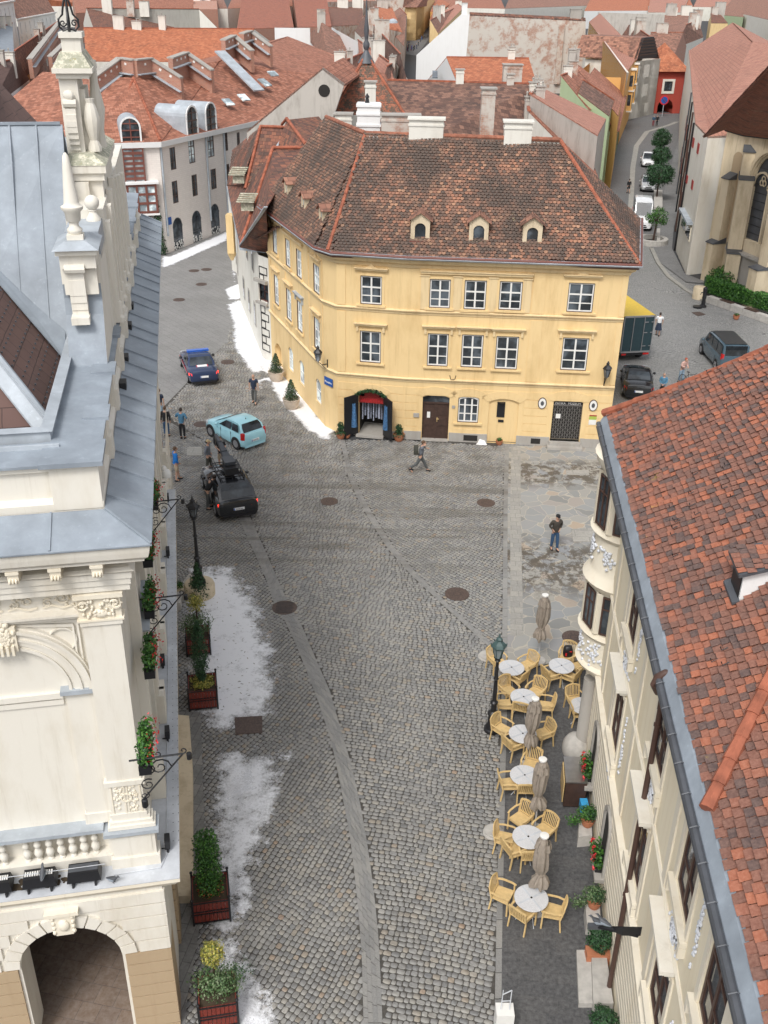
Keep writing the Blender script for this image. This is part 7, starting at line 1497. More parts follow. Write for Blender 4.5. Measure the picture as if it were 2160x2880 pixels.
buttress(FA,FA.L*.55,.9,[(0,3.2,1.2),(3.2,8.3,.7)]); buttress(Fac(FB.A[:2],(FB.A+Vector((1.5,-.4,0)))[:2]),.1,1.1,[(0,3.,2.0),(3.,8.6,1.3),(8.6,10.6,.7)])
buttress(FB2,FB2.L-.2,1.1,[(0,3.,2.2),(3.,9,1.5)])
m=MB(); u=FA.L*.62; A=arc(u-.6,3.6,1.2,6.8,.9,8); m.poly([FA.p(x,y,.01) for x,y in [(u-.6,3.6),(u+.6,3.6)]+A]); m.build('blind_window',M['tan'],ch)
m=MB(); P=[FA.p(0,cz,.2)[:2],FB2.p(0,cz,.2)[:2],FB2.p(FB2.L,cz,.2)[:2],(FB2.p(FB2.L,cz,.2)+Vector((8,2,0)))[:2]]; band(m,P,[(-.2,cz-.5),(.2,cz-.3),(.35,cz),(-.2,cz+.05)]); m.build('cornice',M['stone'],ch); ea_,eb_,ec_=E5(1222,400,cz+.1),E5(1400,452,cz+.1),E5(1760,495,cz+.1); tp1=t3(1730,360,19.5); E7=[ea_,eb_,ec_]
m=MB(); slab(m,[ea_,eb_,tp1],.12); slab(m,[eb_,ec_,tp1],.12); lo_=t3(1240,885,11.6); up_=t3(1640,470,17.); slab(m,[lo_,ea_,tp1],.12); slab(m,[lo_,tp1,up_],.12); cr=m.build('roof',M['r_li'],ch); m=MB(); band(m,[p_[:2] for p_ in E7],[(-.7,cz+.5),(.0,cz+.06),(.0,cz-.1),(-.7,cz+.3)]); m.build('slate_eave',M['zincD'],cr)
m=MB(); tiling(m,[ea_,eb_,tp1],.24,.2,44,True); tiling(m,[eb_,ec_,tp1],.24,.2,45,True); tiling(m,[lo_,ea_,tp1],.24,.2,46,True); tiling(m,[lo_,tp1,up_],.24,.2,47,True); m.build('roof_tiles',M['g_c'],cr)
# ---- white house with painted quoins, left of the yellow one
st=thing('quoin_house','white corner house with black outlined quoins and a steep patched tile roof','house',(-9,66,0))
YP0=Vector((*YP[0],0)); ZS=8.6
s1=G(*zz(400,1660)); 
sA=G(*p5(45,660)); sB=G(*p4(1560,300)); sC=G(*p4(1510,-60)); FS1=Fac(sA[:2],YP0[:2]); FS2=Fac(sB[:2],sA[:2]); FS3=Fac(sC[:2],sB[:2]); ZS=FS1.uz(*zz(300,710))[1]
ow=opn(FS1,zz,(355,1050),(480,1300)); ow['w']=min(ow['w'],FS1.L-ow['u']-.1); o2=opn(FS2,p4,(1615,440),(1640,520)); m=MB(); wall(m,FS1,0,FS1.L,0,ZS,[ow]); wall(m,FS2,0,FS2.L,0,ZS,[]); wall(m,FS3,0,FS3.L,0,ZS); m.build('wall',M['offwhite'],st)
window(FS1,ow,st,d=-.08,mat='redbrown',surround=None)
for F_,us in ((FS2,(.25,.5,.75)),(FS3,(.2,.4,.6,.8))):
    for f_ in us:
        for z in (1.2,4.9): m=MB(); F_.box(m,F_.L*f_-.45,F_.L*f_+.45,z,z+1.6,.01,.05); w_=m.build('window',M['stoneg'],st); m=MB(); F_.box(m,F_.L*f_-.33,F_.L*f_+.33,z+.12,z+1.48,.05,.06); m.build('pane',M['glass'],w_)
m=MB()
def rect(u0,u1,z0,z1,t=.05):
    for a in ((u0,u1,z0,z0+t),(u0,u1,z1-t,z1),(u0,u0+t,z0,z1),(u1-t,u1,z0,z1)): FS1.box(m,*a,.005,.03)
z=.6; k=0
while z<ZS-1.: rect(.02,.95 if k%2==0 else .55,z,z+.5); z+=.5; k+=1
m.build('painted_quoins',M['black'],st)
m=MB(); FS1.box(m,ow['u']-.15,ow['u']+ow['w']+.05,ow['z']+ow['h']+.1,ow['z']+ow['h']+.3,0,.25); FS1.box(m,ow['u']-.1,ow['u']+ow['w'],ow['z']-.2,ow['z']-.05,0,.2); m.build('window_hood',M['stoneg'],st)
e1=sB+Vector((-.3,0,ZS)); e0=Vector((*offs([sB[:2],sA[:2],YP0[:2]],.35)[1],ZS)); eE=Vector((YP0.x+.2,YP0.y-.3,ZS)); eC=sC+Vector((-.3,0,ZS))
ra=G(*p2(30,825),13.); rb=G(*p2(235,825),13.); rA=t1(1659,1000,13.)
zzG=lambda x,y,z:G(*zz(x,y),z)
K3=lambda x,y,z:G(168+x*.5431,y*.5431,z)
zE=ZS+.1; e_=zzG(150,640,zE); A1=K3(1105,770,12.0); A2=K3(1255,770,12.0); B1=K3(1040,660,12.4); B2=K3(1195,665,12.4); V0=K3(890,1075,zE+.5); V1=K3(1125,765,11.2); C0=K3(868,960,zE+.1); C1=K3(920,790,zE+1.5)
L1=[e_,A1,V1,V0]; L2=[C0,V0,V0.lerp(V1,.35),B1]; D2=[V0.lerp(V1,.35),V1,B2,B1]; R1=[e_,zzG(450,190,10.6),A2,A1]; F1_=[e_,zzG(475,690,zE),zzG(450,185,10.6)]
m=MB()
for P in (L1,[C0,V0,V0.lerp(V1,.35)],[C0,V0.lerp(V1,.35),B1,C1],D2,R1,F1_): slab(m,P,.1)
bk=[B2+Vector((0,8,-4)),B1+Vector((0,8,-4))]; slab(m,[B1,B2]+bk,.1); G1=K3(1175,620,13.0); slab(m,[G1,K3(1272,750,12.0),A2,V1],.1); slab(m,[G1,G1+Vector((2,5,-.3)),A2+Vector((3,4,-1)),K3(1272,750,12.0)],.1)
w=MB(); prism(w,[C0,C1,bk[1],bk[0],A2]); rs=m.build('roof',M['r_md'],st); w.build('rear_wall',M['offwhite'],st)
m=MB(); tiling(m,L1,.2,.17,51,True); tiling(m,[C0,V0.lerp(V1,.35),B1,C1],.2,.17,52,True); tiling(m,F1_,.2,.17,53,True); m.build('roof_tiles',M['g_s'],rs); m=MB(); tiling(m,R1,.2,.17,54,True); tiling(m,D2,.2,.17,55,True); m.build('mossy_tiles',M['g_y'],rs)
m=MB(); u=Vector((0,0,.08)); ridge(m,e_+u,A1+u,.11,.4,1); ridge(m,A1+u,A2+u,.11,.4,2); ridge(m,B1+u,B2+u,.11,.4,3); ridge(m,V0.lerp(V1,.3)+u,B1+u,.11,.4,4); ridge(m,G1+u,K3(1272,750,12.)+u,.12,.4,5); ridge(m,G1+u,K3(1150,650,12.4)+u,.1,.4,6); m.build('ridge_tiles',M['ridge'],rs)
m=MB(); m.bar(e_+u,zzG(445,190,10.7)+u,.2,.06); m.bar(V1+u,B2+u,.2,.08); m.bar(e_-Vector((0,0,.05)),C0-Vector((0,0,.05)),.16,.1); m.bar(e_+Vector((0,-.05,-.1)),zzG(475,695,zE-.1),.2,.16); m.build('valley_flashing',M['zincL'],rs)
for a,zq in ((K3(915,905,9.9),0),(K3(960,1045,9.4),0)): 
    m=MB(); 
    for k in range(5): m.box(a+Vector((.05*k,.14*k,.1*k)),(1.15,.26,.05))
    m.box(a+Vector((.1,.5,-.35)),(.8,.7,.5)); m.build('shutter_dormer',M['lichen'],rs)
c=zzG(45,640,4.2); m=MB(); m.box((c.x,c.y,5.2),(.5,.9,2.8)); m.lathe((c.x,c.y,3.2),[(.1,0),(.3,.4),(.33,.6)],8); m.build('oriel',M['plast_y'],st)
# ================================================================== street furniture and plants
Z1=tG(1340,1640,400/1659.);Z2=tG(1340,2040,400/1659.);Z3=tG(1340,2400,400/1659.);Z4=tG(430,960,400/1659.);Z5=tG(430,1240,350/1659.)
# ---- chair (built once, copied)
def chair0():
    t=thing('cafe_chair','chair','chair',(0,0,0),'teak armchairs of the cafe terrace'); w,d=.25,.23
    m=MB(); m.hexa([(-w+.02,-d,.41),(w-.02,-d,.41),(w+.01,d,.41),(-w-.01,d,.41),(-w+.02,-d,.445),(w-.02,-d,.445),(w+.01,d,.445),(-w-.01,d,.445)]); m.box((0,d-.02,.39),(.46,.025,.05)); m.build('seat',M['teak'],t)
    m=MB(); n=9     # front is +y, back at -y
    for k in range(n): x=-w+.035+(2*w-.07)*k/(n-1); cy=-.035*math.cos(x/w*1.4); m.bar((x,-d+.01+cy,.45),(x*1.04,-d-.07+cy*1.5,.80+.05*math.cos(x/w*1.3)),.024,.016)
    P=[(x,-d-.075-.05*math.cos(x/w*1.4),.82+.07*math.cos(x/w*1.3)) for x in [w*(-1+k/4.) for k in range(9)]]
    for a,b in zip(P[:-1],P[1:]): m.bar(a,b,.03,.06)
    m.bar((-w,-d-.02,.47),(w,-d-.02,.47),.025,.045); m.build('backrest',M['teak'],t)
    for s in (-1,1):
        m=MB(); m.bar((s*w,-d,.41),(s*(w+.01),-d-.085,.84),.035,.04); m.bar((s*w,-d,.42),(s*(w+.005),-d-.05,0),.035,.04); m.build('rear_leg',M['teak'],t)
        m=MB(); m.bar((s*(w+.012),d,.0),(s*(w+.02),d-.01,.63),.036,.042); m.build('front_leg',M['teak'],t)
        m=MB(); P=[(s*(w+.012),-d-.04,.65),(s*(w+.045),-d+.12,.665),(s*(w+.05),d-.08,.655),(s*(w+.02),d+.03,.645)]
        for a,b in zip(P[:-1],P[1:]): m.bar(a,b,.052,.024)
        m.build('armrest',M['teak'],t)
    return t
T_=[Z1(410,985,.73),Z1(993,963,.73),Z1(550,1328,.73),Z1(1250,1430,.73),Z2(540,98,.73),Z2(563,583,.73),Z2(605,1300,.73),Z3(641,520,.73)]
tn=['farthest table by the street lamp','farthest table near the oriel','second table row','half hidden table under the oriel','table at the second parasol','table at the third parasol','table at the fourth parasol','nearest table']
chs=[(Z1,235,900,0,'behind the lamp post, left of the'),(Z1,595,955,0,'right of the'),(Z1,375,1255,2,'far left side of the'),(Z1,485,1105,0,'turned to the viewer at the'),(Z1,690,1270,2,'far right side of the'),(Z1,325,1410,2,'left by the lamp post of the'),(Z1,530,1445,2,'near side of the'),(Z1,800,1430,2,'right behind the parasol of the'),
(Z2,300,45,4,'left of the'),(Z2,775,95,4,'right of the'),(Z2,430,225,4,'near side of the'),(Z2,640,460,5,'far side of the'),(Z2,375,680,5,'left of the'),(Z2,565,730,5,'near side of the'),(Z2,515,1090,(Z2,400,1180),'turned away beyond the'),(Z2,790,1225,6,'far right side of the'),(Z2,335,1320,6,'left of the'),(Z2,440,1450,6,'near left side of the'),(Z2,615,1500,6,'near right side of the'),
(Z3,310,480,7,'left of the'),(Z3,545,700,7,'near left side of the'),(Z3,885,670,7,'right side of the'),(Z1,1060,850,1,'holding a black backpack at the'),(Z1,875,1075,1,'near left side of the'),(Z1,1095,1090,1,'near right side of the'),(Z1,1185,970,1,'beside the oriel at the'),(Z1,1150,1375,3,'left of the'),(Z1,1205,1510,3,'near side of the')]
c0=chair0(); first=True; bagpos=None
for k,(fn,x,y,tg,lb) in enumerate(chs):
    p=fn(x,y,.44); q=T_[tg] if isinstance(tg,int) else tg[0](tg[1],tg[2],.44); nm=tn[tg] if isinstance(tg,int) else 'table at the fourth parasol'
    a=math.atan2(q.y-p.y,q.x-p.x)-math.pi/2; L='wooden armchair, '+lb+' '+nm
    if first: o=c0; o.location=(p.x,p.y,0); o.rotation_euler=(0,0,a); first=False; o['label']=L
    else: o=dup(c0,(p.x,p.y,0),a,L)
    if 'backpack' in lb: bagpos=(p,a)
p,a=bagpos; t=thing('backpack','black backpack with pink and yellow tags lying on a wooden chair','backpack',(p.x,p.y,.45)); m=MB(); rz_=Matrix.Rotation(a+.4,3,'Z'); m.ring([[Vector((p.x,p.y,.46+z))+rz_@Vector((.17*f_*math.copysign(abs(math.cos(t_))**.5,math.cos(t_)),.12*f_*math.copysign(abs(math.sin(t_))**.5,math.sin(t_)),0)) for t_ in [k*math.pi/6+.1 for k in range(12)]] for z,f_ in ((0,.9),(.1,1.05),(.28,1.),(.4,.8),(.44,.3))]); m.build('bag',M['black'],t,smooth=50)
m=MB(); m.box((p.x-.08,p.y-.14,.6),(.05,.03,.12),a); m.box((p.x+.08,p.y-.12,.72),(.08,.03,.03),a); m.build('tag',M['flower'],t)
# ---- tables
def table(p,lab):
    t=thing('cafe_table',lab,'table',(p.x,p.y,0),'round white mesh tables'); m=MB(); m.lathe((p.x,p.y,0),[(.44,.70),(.45,.715),(.45,.735),(.44,.742)],36); tp=m.build('tabletop',M['tabletop'],t,smooth=30)
    m=MB(); 
    for k in range(4): r_=k*math.pi/2+.5; d=Vector((math.cos(r_),math.sin(r_),0)); m.bar(Vector((p.x,p.y,.745))+d*.05,Vector((p.x,p.y,.745))+d*.42,.05,.008)
    m.build('cross_band',M['ledge'],tp); m=MB(); m.lathe((p.x,p.y,0),[(.03,.744),(.03,.752)],10); m.build('parasol_hole',M['dark'],tp)
    for k in range(4): r_=k*math.pi/2+.2; d=Vector((math.cos(r_),math.sin(r_),0)); m=MB(); c=Vector((p.x,p.y,0)); m.tube([c+d*.10+Vector((0,0,.7)),c+d*.12+Vector((0,0,.35)),c+d*.38],.012,5); m.build('leg',M['ledge'],t)
for p,n in zip(T_,tn): table(p,'round white mesh cafe table, the '+n)
# ---- closed parasols
def parasol(fn,x,y,lab,fl=0,h=2.75,cl=1.75):
    c=fn(x,y,h); b=Vector((c.x,c.y,0)); t=thing('closed_parasol',lab,'parasol',b,'closed taupe parasols'); m=MB(); m.tube([b+Vector((0,0,.06)),b+Vector((0,0,h-.1))],.024,8); m.build('pole',M['ledge'],t)
    m=MB(); n=40; rings=[]; prof=[(0,.07),(.08,.11),(.25,.15),(.5,.18),(.85,.19),(1.1,.17),(1.28,.10),(1.36,.085),(1.5,.17),(1.65,.22),(1.78,.20)]
    for s_,r_ in prof:
        z=h-.05-s_*cl/1.78; R_=[]
        for k in range(n): a=2*math.pi*k/n; f_=1+(.22+.1*math.sin(a*3+fl))*math.cos(a*8+s_*1.2+fl)*min(1,s_*3)+.14*math.sin(a*2+s_*2.5+fl); R_.append((c.x+math.cos(a)*r_*f_+.03*math.sin(s_*3+fl),c.y+math.sin(a)*r_*f_,z+(.06*math.sin(a*4+fl) if s_>1.6 else 0)))
        rings.append(R_)
    m.ring(rings,cap=False); cv=m.build('canopy',M['fabric'],t,smooth=70)
    m=MB(); rings=[]
    for s_,r_ in ((.2,.16),(.32,.19),(.42,.205)): rings.append([(c.x+math.cos(2*math.pi*k/n)*r_*(1+.15*math.cos(k*8*2*math.pi/n)),c.y+math.sin(2*math.pi*k/n)*r_*(1+.15*math.cos(k*8*2*math.pi/n)),h-.02-s_+.03*math.sin(k*8*2*math.pi/n)) for k in range(n)])
    m.ring(rings,cap=False); m.build('vent_flap',M['fabric'],cv,smooth=60)
    m=MB(); m.lathe((c.x,c.y,h-.06),[(.10,0),(.12,.03),(.12,.07),(.03,.09)],16); m.build('cap',M['wframe'],t,smooth=40); m=MB(); m.lathe((c.x,c.y,h-.1-1.33*cl/1.78),[(.12,0),(.12,.05)],10); m.build('strap',M['fabric'],t)
    m=MB(); m.lathe(b,[(.27,0),(.28,.03),(.27,.07),(.05,.08),(.04,.25)],24); m.build('base',M['concrete'],t,smooth=40)
parasol(Z1,803,138,'closed taupe parasol standing farthest, its white cap against the flagstones',0,2.9,1.8)
parasol(Z1,688,1345,'closed taupe parasol beside the lamp post, second from the far end',1.3)
parasol(Z2,775,395,'closed taupe parasol with a crumpled hem, second from the near end',2.1)
parasol(Z2,795,1285,'closed taupe parasol leaning over the nearest table',3.7)
for k,(fn,x,y,lb) in enumerate(((Z1,115,850,'far'),(Z2,195,1240,'near'))):
    c=fn(x,y,.05); t=thing('parasol_base','empty round concrete parasol base on the cobbles, the '+lb+' one','parasol base',(c.x,c.y,0),'empty parasol bases'); m=MB(); m.lathe((c.x,c.y,0),[(.30,0),(.30,.04),(.26,.06),(.26,.11),(.24,.13)],24); m.build('disc',M['concrete'],t,smooth=40); m=MB(); m.tube([(c.x,c.y,.12),(c.x,c.y,.3)],.022,8); m.build('socket',M['ledge'],t)
# ---- street lamps
def lamp(b,h,lab,glassm='glassL',orn=True,rad=.085):
    t=thing('street_lamp',lab,'street lamp',b,'cast iron street lamps'); m=MB(); k=h/3.85
    m.lathe(b,[(.27,0),(.27,.10),(.22,.13),(.22,.2),(.17,.30),(.15,.62),(.19,.68),(.19,.74),(.10,.82),(.085,1.1),(.13,1.14),(.13,1.18),(.075,1.24),(.06,2.2*k),(.09,2.24*k),(.06,2.3*k),(.05,2.95*k),(.10,3.0*k),(.05,3.06*k),(.13,3.12*k)],14); m.build('post',M['black'],t,smooth=35)
    z=3.12*k; c=b+Vector((0,0,z)); m=MB(); m.lathe(c,[(.09,0),(.19,.42)],6); m.build('lantern_glass',M[glassm],t); m=MB(); m.lathe(c,[(.25,.42),(.26,.46),(.20,.55),(.12,.62),(.09,.66),(.11,.72),(.04,.78),(.015,.92)],6)
    for j in range(6): a=j*math.pi/3; m.bar(c+Vector((.095*math.cos(a),.095*math.sin(a),0)),c+Vector((.205*math.cos(a),.205*math.sin(a),.43)),.022); m.ball(c+Vector((.25*math.cos(a),.25*math.sin(a),.52)),(.02,.02,.05),6,4)
    m.build('lantern_frame',M['black'] if orn else M['lgreen'],t)
    if orn:
        m=MB()
        for j in range(6):
            a=j*math.pi/3+.5; F=Fac(c[:2],(c+Vector((math.cos(a),math.sin(a),0)))[:2]); F.A=Vector(c); scroll(m,F,.26,.34,.07,0,1.2,1,0,.012); m.tube([F.p(.05,-.05),F.p(.16,-.02),F.p(.12,.12)],.012,4)
        m.build('leaf_scrolls',M['black'],t)
    return t
b=t7(1290,455,.55); m=MB(); m.lathe((b.x,b.y,0),[(.62,0),(.62,.42),(.58,.52),(.3,.55)],20); pl_=m.build('lamp_plinth',M['stone'],label='round sandstone plinth carrying the ornate street lamp',cat='plinth',smooth=40); 
top=PY(544,1402,b.y); lamp(Vector((b.x,b.y,.53)),top.z-.53-.1,'ornate black cast iron street lamp on a round plinth beside the black car')
b=G(1383,2054); top=PY(1408,1793,b.y); m=lamp(Vector((b.x,b.y,0.02)),top.z-.1,'slim street lamp with a verdigris roof beside the cafe tables','glassB',False)
# low curved stone wall from plinth to hall
m=MB(); A=[t7(1250,450),t7(1200,520),t7(1160,580),t7(1150,640)]
for a,c_ in zip(A[:-1],A[1:]): m.bar(a+Vector((0,0,.18)),c_+Vector((0,0,.18)),.28,.36)
m.build('low_wall',M['concrete'],label='low curved stone kerb from the lamp plinth to the town hall',cat='wall')
# ---- paving and steps beside the hall
sheet('hall_pavement',xy([t7(1040,1290),t7(1300,1300),t10(1325,380),t10(1290,1060),t10(1215,1480),t10(1200,1700),t10(1100,1700),t10(1100,0)]),.02,M['band'])
m=MB(); P=[t7(1120,1310,.3),t7(1225,1320,.3),t10(1248,0,.3),t10(1250,830,.3),t10(1150,830,.3)]; pts=[Vector(p) for p in P]; low=[Vector((p.x,p.y,0.02)) for p in pts]; m.poly(pts[::-1]); 
for i in range(5): m.poly([low[i],low[(i+1)%5],pts[(i+1)%5],pts[i]])
m.build('stone_bench',M['stone'],label='long low sandstone ledge along the foot of the town hall',cat='ledge')
m=MB(); P=[t7(1120,960,.3),t7(1170,965,.3),t7(1170,1120,.3),t7(1120,1120,.3)]
# ---- planters
def planter(b,w,h,lab,rz=AH):
    t=thing('planter',lab,'planter',b,'red slatted planters'); Mx=Matrix.Rotation(rz,4,'Z')
    m=MB(); n=9
    for s in range(4):
        r4=Matrix.Rotation(rz+s*math.pi/2,4,'Z')
        for k in range(n): x=-w/2+w*(k+.5)/n; m.box(b+r4@Vector((x,-w/2+.02,h/2+.06)),(w/n-.012,.03,h-.1),rz+s*math.pi/2)
    m.build('slats',M['redw'] if 'redwood' not in M else M['redwood'],t); m=MB()
    for sx in(-1,1):
        for sy in(-1,1): c=b+Mx@Vector((sx*w/2,sy*w/2,0)); m.box(c+Vector((0,0,h/2+.03)),(.055,.055,h+.1),rz); m.ball(c+Vector((0,0,h+.13)),.045,8,6)
    for s in range(4):
        r4=Matrix.Rotation(rz+s*math.pi/2,4,'Z')
        for z in (.09,h*.5,h*.62,h-.0): m.box(b+r4@Vector((0,-w/2-.005,z)),(w,.03,.028),rz+s*math.pi/2)
    m.build('iron_frame',M['black'],t); m=MB(); m.box(b+Vector((0,0,h-.08)),(w-.05,w-.05,.06),rz); m.build('soil',M['soil'],t); return t
M['redwood']=plain('red_stained_wood',(.17,.028,.018),.6,var=.25,scale=12)
def plant(name,label,b,fol,stem=None,group=None,cat='plant'):
    t=thing(name,label,cat,b,group)
    for nm,mt,args in fol:
        m=MB()
        for a in args: m.leaves(*a[:4],seed=a[4] if len(a)>4 else 1,shell=a[5] if len(a)>5 else 0)
        m.build(nm,M[mt],t)
    if stem: m=MB(); m.tube(*stem); m.build('stem',M['wood'],t)
    return t
def pbase(fn,x,y,w=.9): p=fn(x,y); return Vector((p.x,p.y+w*.5,0))
V3=lambda a,b,c:Vector((a,b,c))
def cone(c,r,h,n,size,seed=1,lay=14,pw=1.): return [(c+V3(0,0,h*(k+.5)/lay),(r*(1-(k/lay)**pw)+.04,r*(1-(k/lay)**pw)+.04,h/lay*1.1),int(n/lay*(1.6-1.2*k/lay)),size,seed+k,.3) for k in range(lay)]
pa_=pbase(t7,1275,935); planter(pa_,.85,.75,'red slatted planter with lavender, farthest of the row, behind the cypress'); 
plant('potted_lavender','wispy lavender in the farthest red planter',pa_,[('leaves','leafL',[(pa_+V3(.0,0,1.15),(.75,.7,.45),1500,.06,3)])],cat='plant'); plant('yellow_topiary','pale yellow leaved bush above the farthest lavender',pa_+V3(0,.15,0),[('leaves','leafY',[(pa_+V3(.0,.15,1.95),(.42,.42,.38),900,.055,4)])],([pa_+V3(0,.15,.7),pa_+V3(0,.15,1.7)],.03,6))
c=t7(1265,640,0.); xb=V3(c.x,c.y+.9,0); plant('small_conifer','small dark fir tree with a red tip behind the yellow topiary',xb,[('needles','leafD',cone(xb+V3(0,0,.15),.58,1.5,1700,.07,5))],([xb,xb+V3(0,0,.8)],.05,6),cat='tree')
pb_=pbase(t7,1305,1283); planter(pb_,.95,.82,'red slatted planter with a slim cypress and yellow leaves'); plant('cypress','slim dark green cypress in a red planter',pb_,[('foliage','leafD',[(pb_+V3(0,0,.95+.185*k),(.34*math.sin(.35+2.6*k/12)+.03,)*2+(.2,),260,.06,k+20,.4) for k in range(13)])],([pb_+V3(0,0,.7),pb_+V3(0,0,1.2)],.04,6),cat='tree'); plant('yellow_ground_cover','yellow green leaves round the slim cypress',pb_,[('leaves','leafY',[(pb_+V3(0,0,.86),(.5,.5,.12),900,.07,8)])])
pc_=pbase(t10,1355,1005); planter(pc_,.95,.8,'red slatted planter with a bright green upright yew'); plant('upright_yew','bright green upright yew with many tips in a red planter',pc_,[('foliage','leafG',[(pc_+V3(.19*math.cos(j*1.05),.19*math.sin(j*1.05),1.0+.18*k),(.21*(1-(k/14)**2.5)+.02,)*2+(.16,),62,.06,k+30+j*9,.4) for k in range(10+(j%3)) for j in range(6)])],([pc_+V3(0,0,.7),pc_+V3(0,0,1.1)],.05,6),cat='tree'); plant('mixed_flowers','small red and yellow flowers around the bright yew',pc_,[('leaves','leafR',[(pc_+V3(0,0,.85),(.46,.46,.10),800,.06,9)])])
pd_=pbase(t10,1400,1690); planter(pd_,.9,.8,'nearest red slatted planter at the bottom of the picture'); plant('potted_lavender','wispy green lavender with dark flower tips in the nearest planter',pd_,[('leaves','leafL',[(pd_+V3(.05,0,1.15),(.75,.6,.42),1700,.06,13)]),('flower_tips','leafD',[(pd_+V3(.62,.1,1.35),(.35,.4,.3),160,.04,14)])]); plant('yellow_topiary','yellow green clipped ball standing in the nearest planter',pd_+V3(-.05,.1,0),[('leaves','leafY',[(pd_+V3(-.05,.1,1.95),(.34,.34,.34),1100,.05,15,.5)])],([pd_+V3(-.05,.1,.7),pd_+V3(-.05,.1,1.7)],.025,6))
c=t7(1160,480,.5); plant('small_potted_bush','little yellow green bush at the corner of the town hall',V3(c.x,c.y,0),[('leaves','leafG',[(V3(c.x,c.y,.55),(.22,.22,.22),220,.06,3)])]); m=MB(); m.box((c.x,c.y,.2),(.36,.36,.4),AH); m.build('stone_pot',M['stone'],label='square stone pot under the little yellow green bush',cat='pot')
# conical tree at the arcade building
c=t1(1042,1650); plant('small_conifer','narrow dark fir beside the arched shop door',c,[('needles','leafD',cone(c+V3(0,0,.1),.7,6.0,1400,.16,7))],([c,c+V3(0,0,2)],.08,6),cat='tree')
def pot(b,r,h,mt,lab,nm='plant_pot'):
    t=thing(nm,lab,'pot',b); m=MB(); m.lathe(b,[(r*.62,0),(r*.8,h*.25),(r*.97,h*.7),(r,h*.95),(r*1.04,h),(r*.9,h),(r*.85,h*.9),(.02,h*.88)],20); m.build('bowl',M[mt],t,smooth=40); return t
M['beigepot']=plain('beige_stone_pot',(.50,.42,.34),.7,var=.12)
for fn,x,y,lb in ((Z4,1432,485,'far'),(Z4,1610,812,'near')):
    b=fn(x,y); b.y+=.4; pot(b,.5,.62,'beigepot','round beige stone pot beside the yellow wall, the '+lb+' one','stone_pot'); plant('pyramid_shrub','clipped pyramid shrub in the '+lb+' beige pot by the yellow wall',b,[('leaves','leafPy',cone(b+V3(0,0,.6),.50,1.15,2400,.055,3,12,1.4))],([b+V3(0,0,.5),b+V3(0,0,1.2)],.04,5),cat='shrub')
for fn,x,y,r,mt,lb,pl in ((t5,550,1180,.27,'terracotta','left of the shop door under its bushy plant',1),(t5,925,1195,.3,'terracotta','right of the shop door under its bushy plant',1),(t5,1575,1222,.19,'terracotta','below the blind niche',2),(t5,592,1178,.14,'terracotta','small and tall, leaning on the open shop door',0),(t6,1450,410,.24,'terracotta','alone before the stone bench by the hedge',2),(Z2,1290,1165,.2,'terracotta','on the stone block by the cream wall',3),(Z3,1365,625,.19,'terracotta','on the second stone block by the cream wall',3)):
    z=.42 if pl==3 else 0; b=fn(x,y,z); pot(b,r,r*1.3,mt,'terracotta pot '+lb)
    if pl==1: plant('potted_shrub','dark green shrub in the terracotta pot '+lb.split(' under')[0],b,[('leaves','leafD',[(b+V3(0,0,.62),(.26,.26,.42),420,.08,4),(b+V3(0,-.12,.36),(.38,.3,.12),200,.08,5)])],([b+V3(0,0,.2),b+V3(0,0,.6)],.02,5))
    if pl==2: plant('potted_herb','small green herb in the pot '+lb,b,[('leaves','leafG',[(b+V3(0,0,r*1.3+.06),(r,r,.12),130,.07,6)])])
    if pl==3: plant('potted_fern','feathery green plant in the pot '+lb,b,[('leaves','leafL' if fn is Z3 else 'leafG',[(b+V3(-.05,0,.5),(.36,.3,.28),700,.05,7),(b+V3(-.42,-.05,.25),(.3,.22,.22),300,.05,8)]),('dark_leaves','leafD',[(b+V3(.05,0,.45),(.3,.3,.25),400,.06,9)])],([b+V3(0,0,.1),b+V3(0,0,.5)],.012,5))
def topblock(name,lab,P,z,mt,cat,z0=0.):
    pts=[Vector((p.x,p.y,z)) for p in P]; low=[Vector((p.x,p.y,z0)) for p in P]; m=MB(); m.hexa(low+pts) if len(P)==4 else None; return m.build(name,M[mt],label=lab,cat=cat)
topblock('stone_block','pale stone step block carrying the fern pot, far one',[Z2(1190,1300,.42),Z2(1350,1285,.42),Z2(1345,1120,.42),Z2(1195,1120,.42)],.42,'concrete','step')
topblock('stone_block','pale stone step block carrying the fern pot, near one',[Z3(1290,820,.42),Z3(1450,830,.42),Z3(1440,600,.42),Z3(1270,590,.42)],.42,'concrete','step')
topblock('entrance_steps','low worn entrance step beside the dark terrace',[Z3(1195,1750,.16),Z3(1370,1750,.16),Z3(1335,1125,.16),Z3(1168,1125,.16)],.16,'concrete','steps'); topblock('upper_step','upper worn step before the cream house door',[Z3(1365,1750,.32),Z3(1600,1750,.32),Z3(1520,1215,.32),Z3(1345,1215,.32)],.32,'concrete','step')
b=Z3(1420,1165,.3); t=thing('plant_trough','rectangular terracotta trough under the round clipped shrub','pot',(b.x,b.y,0)); m=MB(); m.box((b.x,b.y,.2),(.62,.3,.4)); m.build('trough',M['terracotta'],t); plant('round_shrub','round dark green clipped shrub in a terracotta trough',b,[('leaves','leafD',[(V3(b.x,b.y,.85),(.38,.36,.42),1800,.055,3,.5)])],([V3(b.x,b.y,.3),V3(b.x,b.y,.8)],.03,5),cat='shrub')
b=t12(600,1640,.6); plant('round_shrub','clipped green shrub at the bottom right edge below the downpipe',V3(b.x,b.y,0),[('leaves','leafD',[(V3(b.x,b.y,.6),(.4,.4,.42),1600,.06,4,.5)])],([V3(b.x,b.y,0),V3(b.x,b.y,.5)],.03,5),cat='shrub')
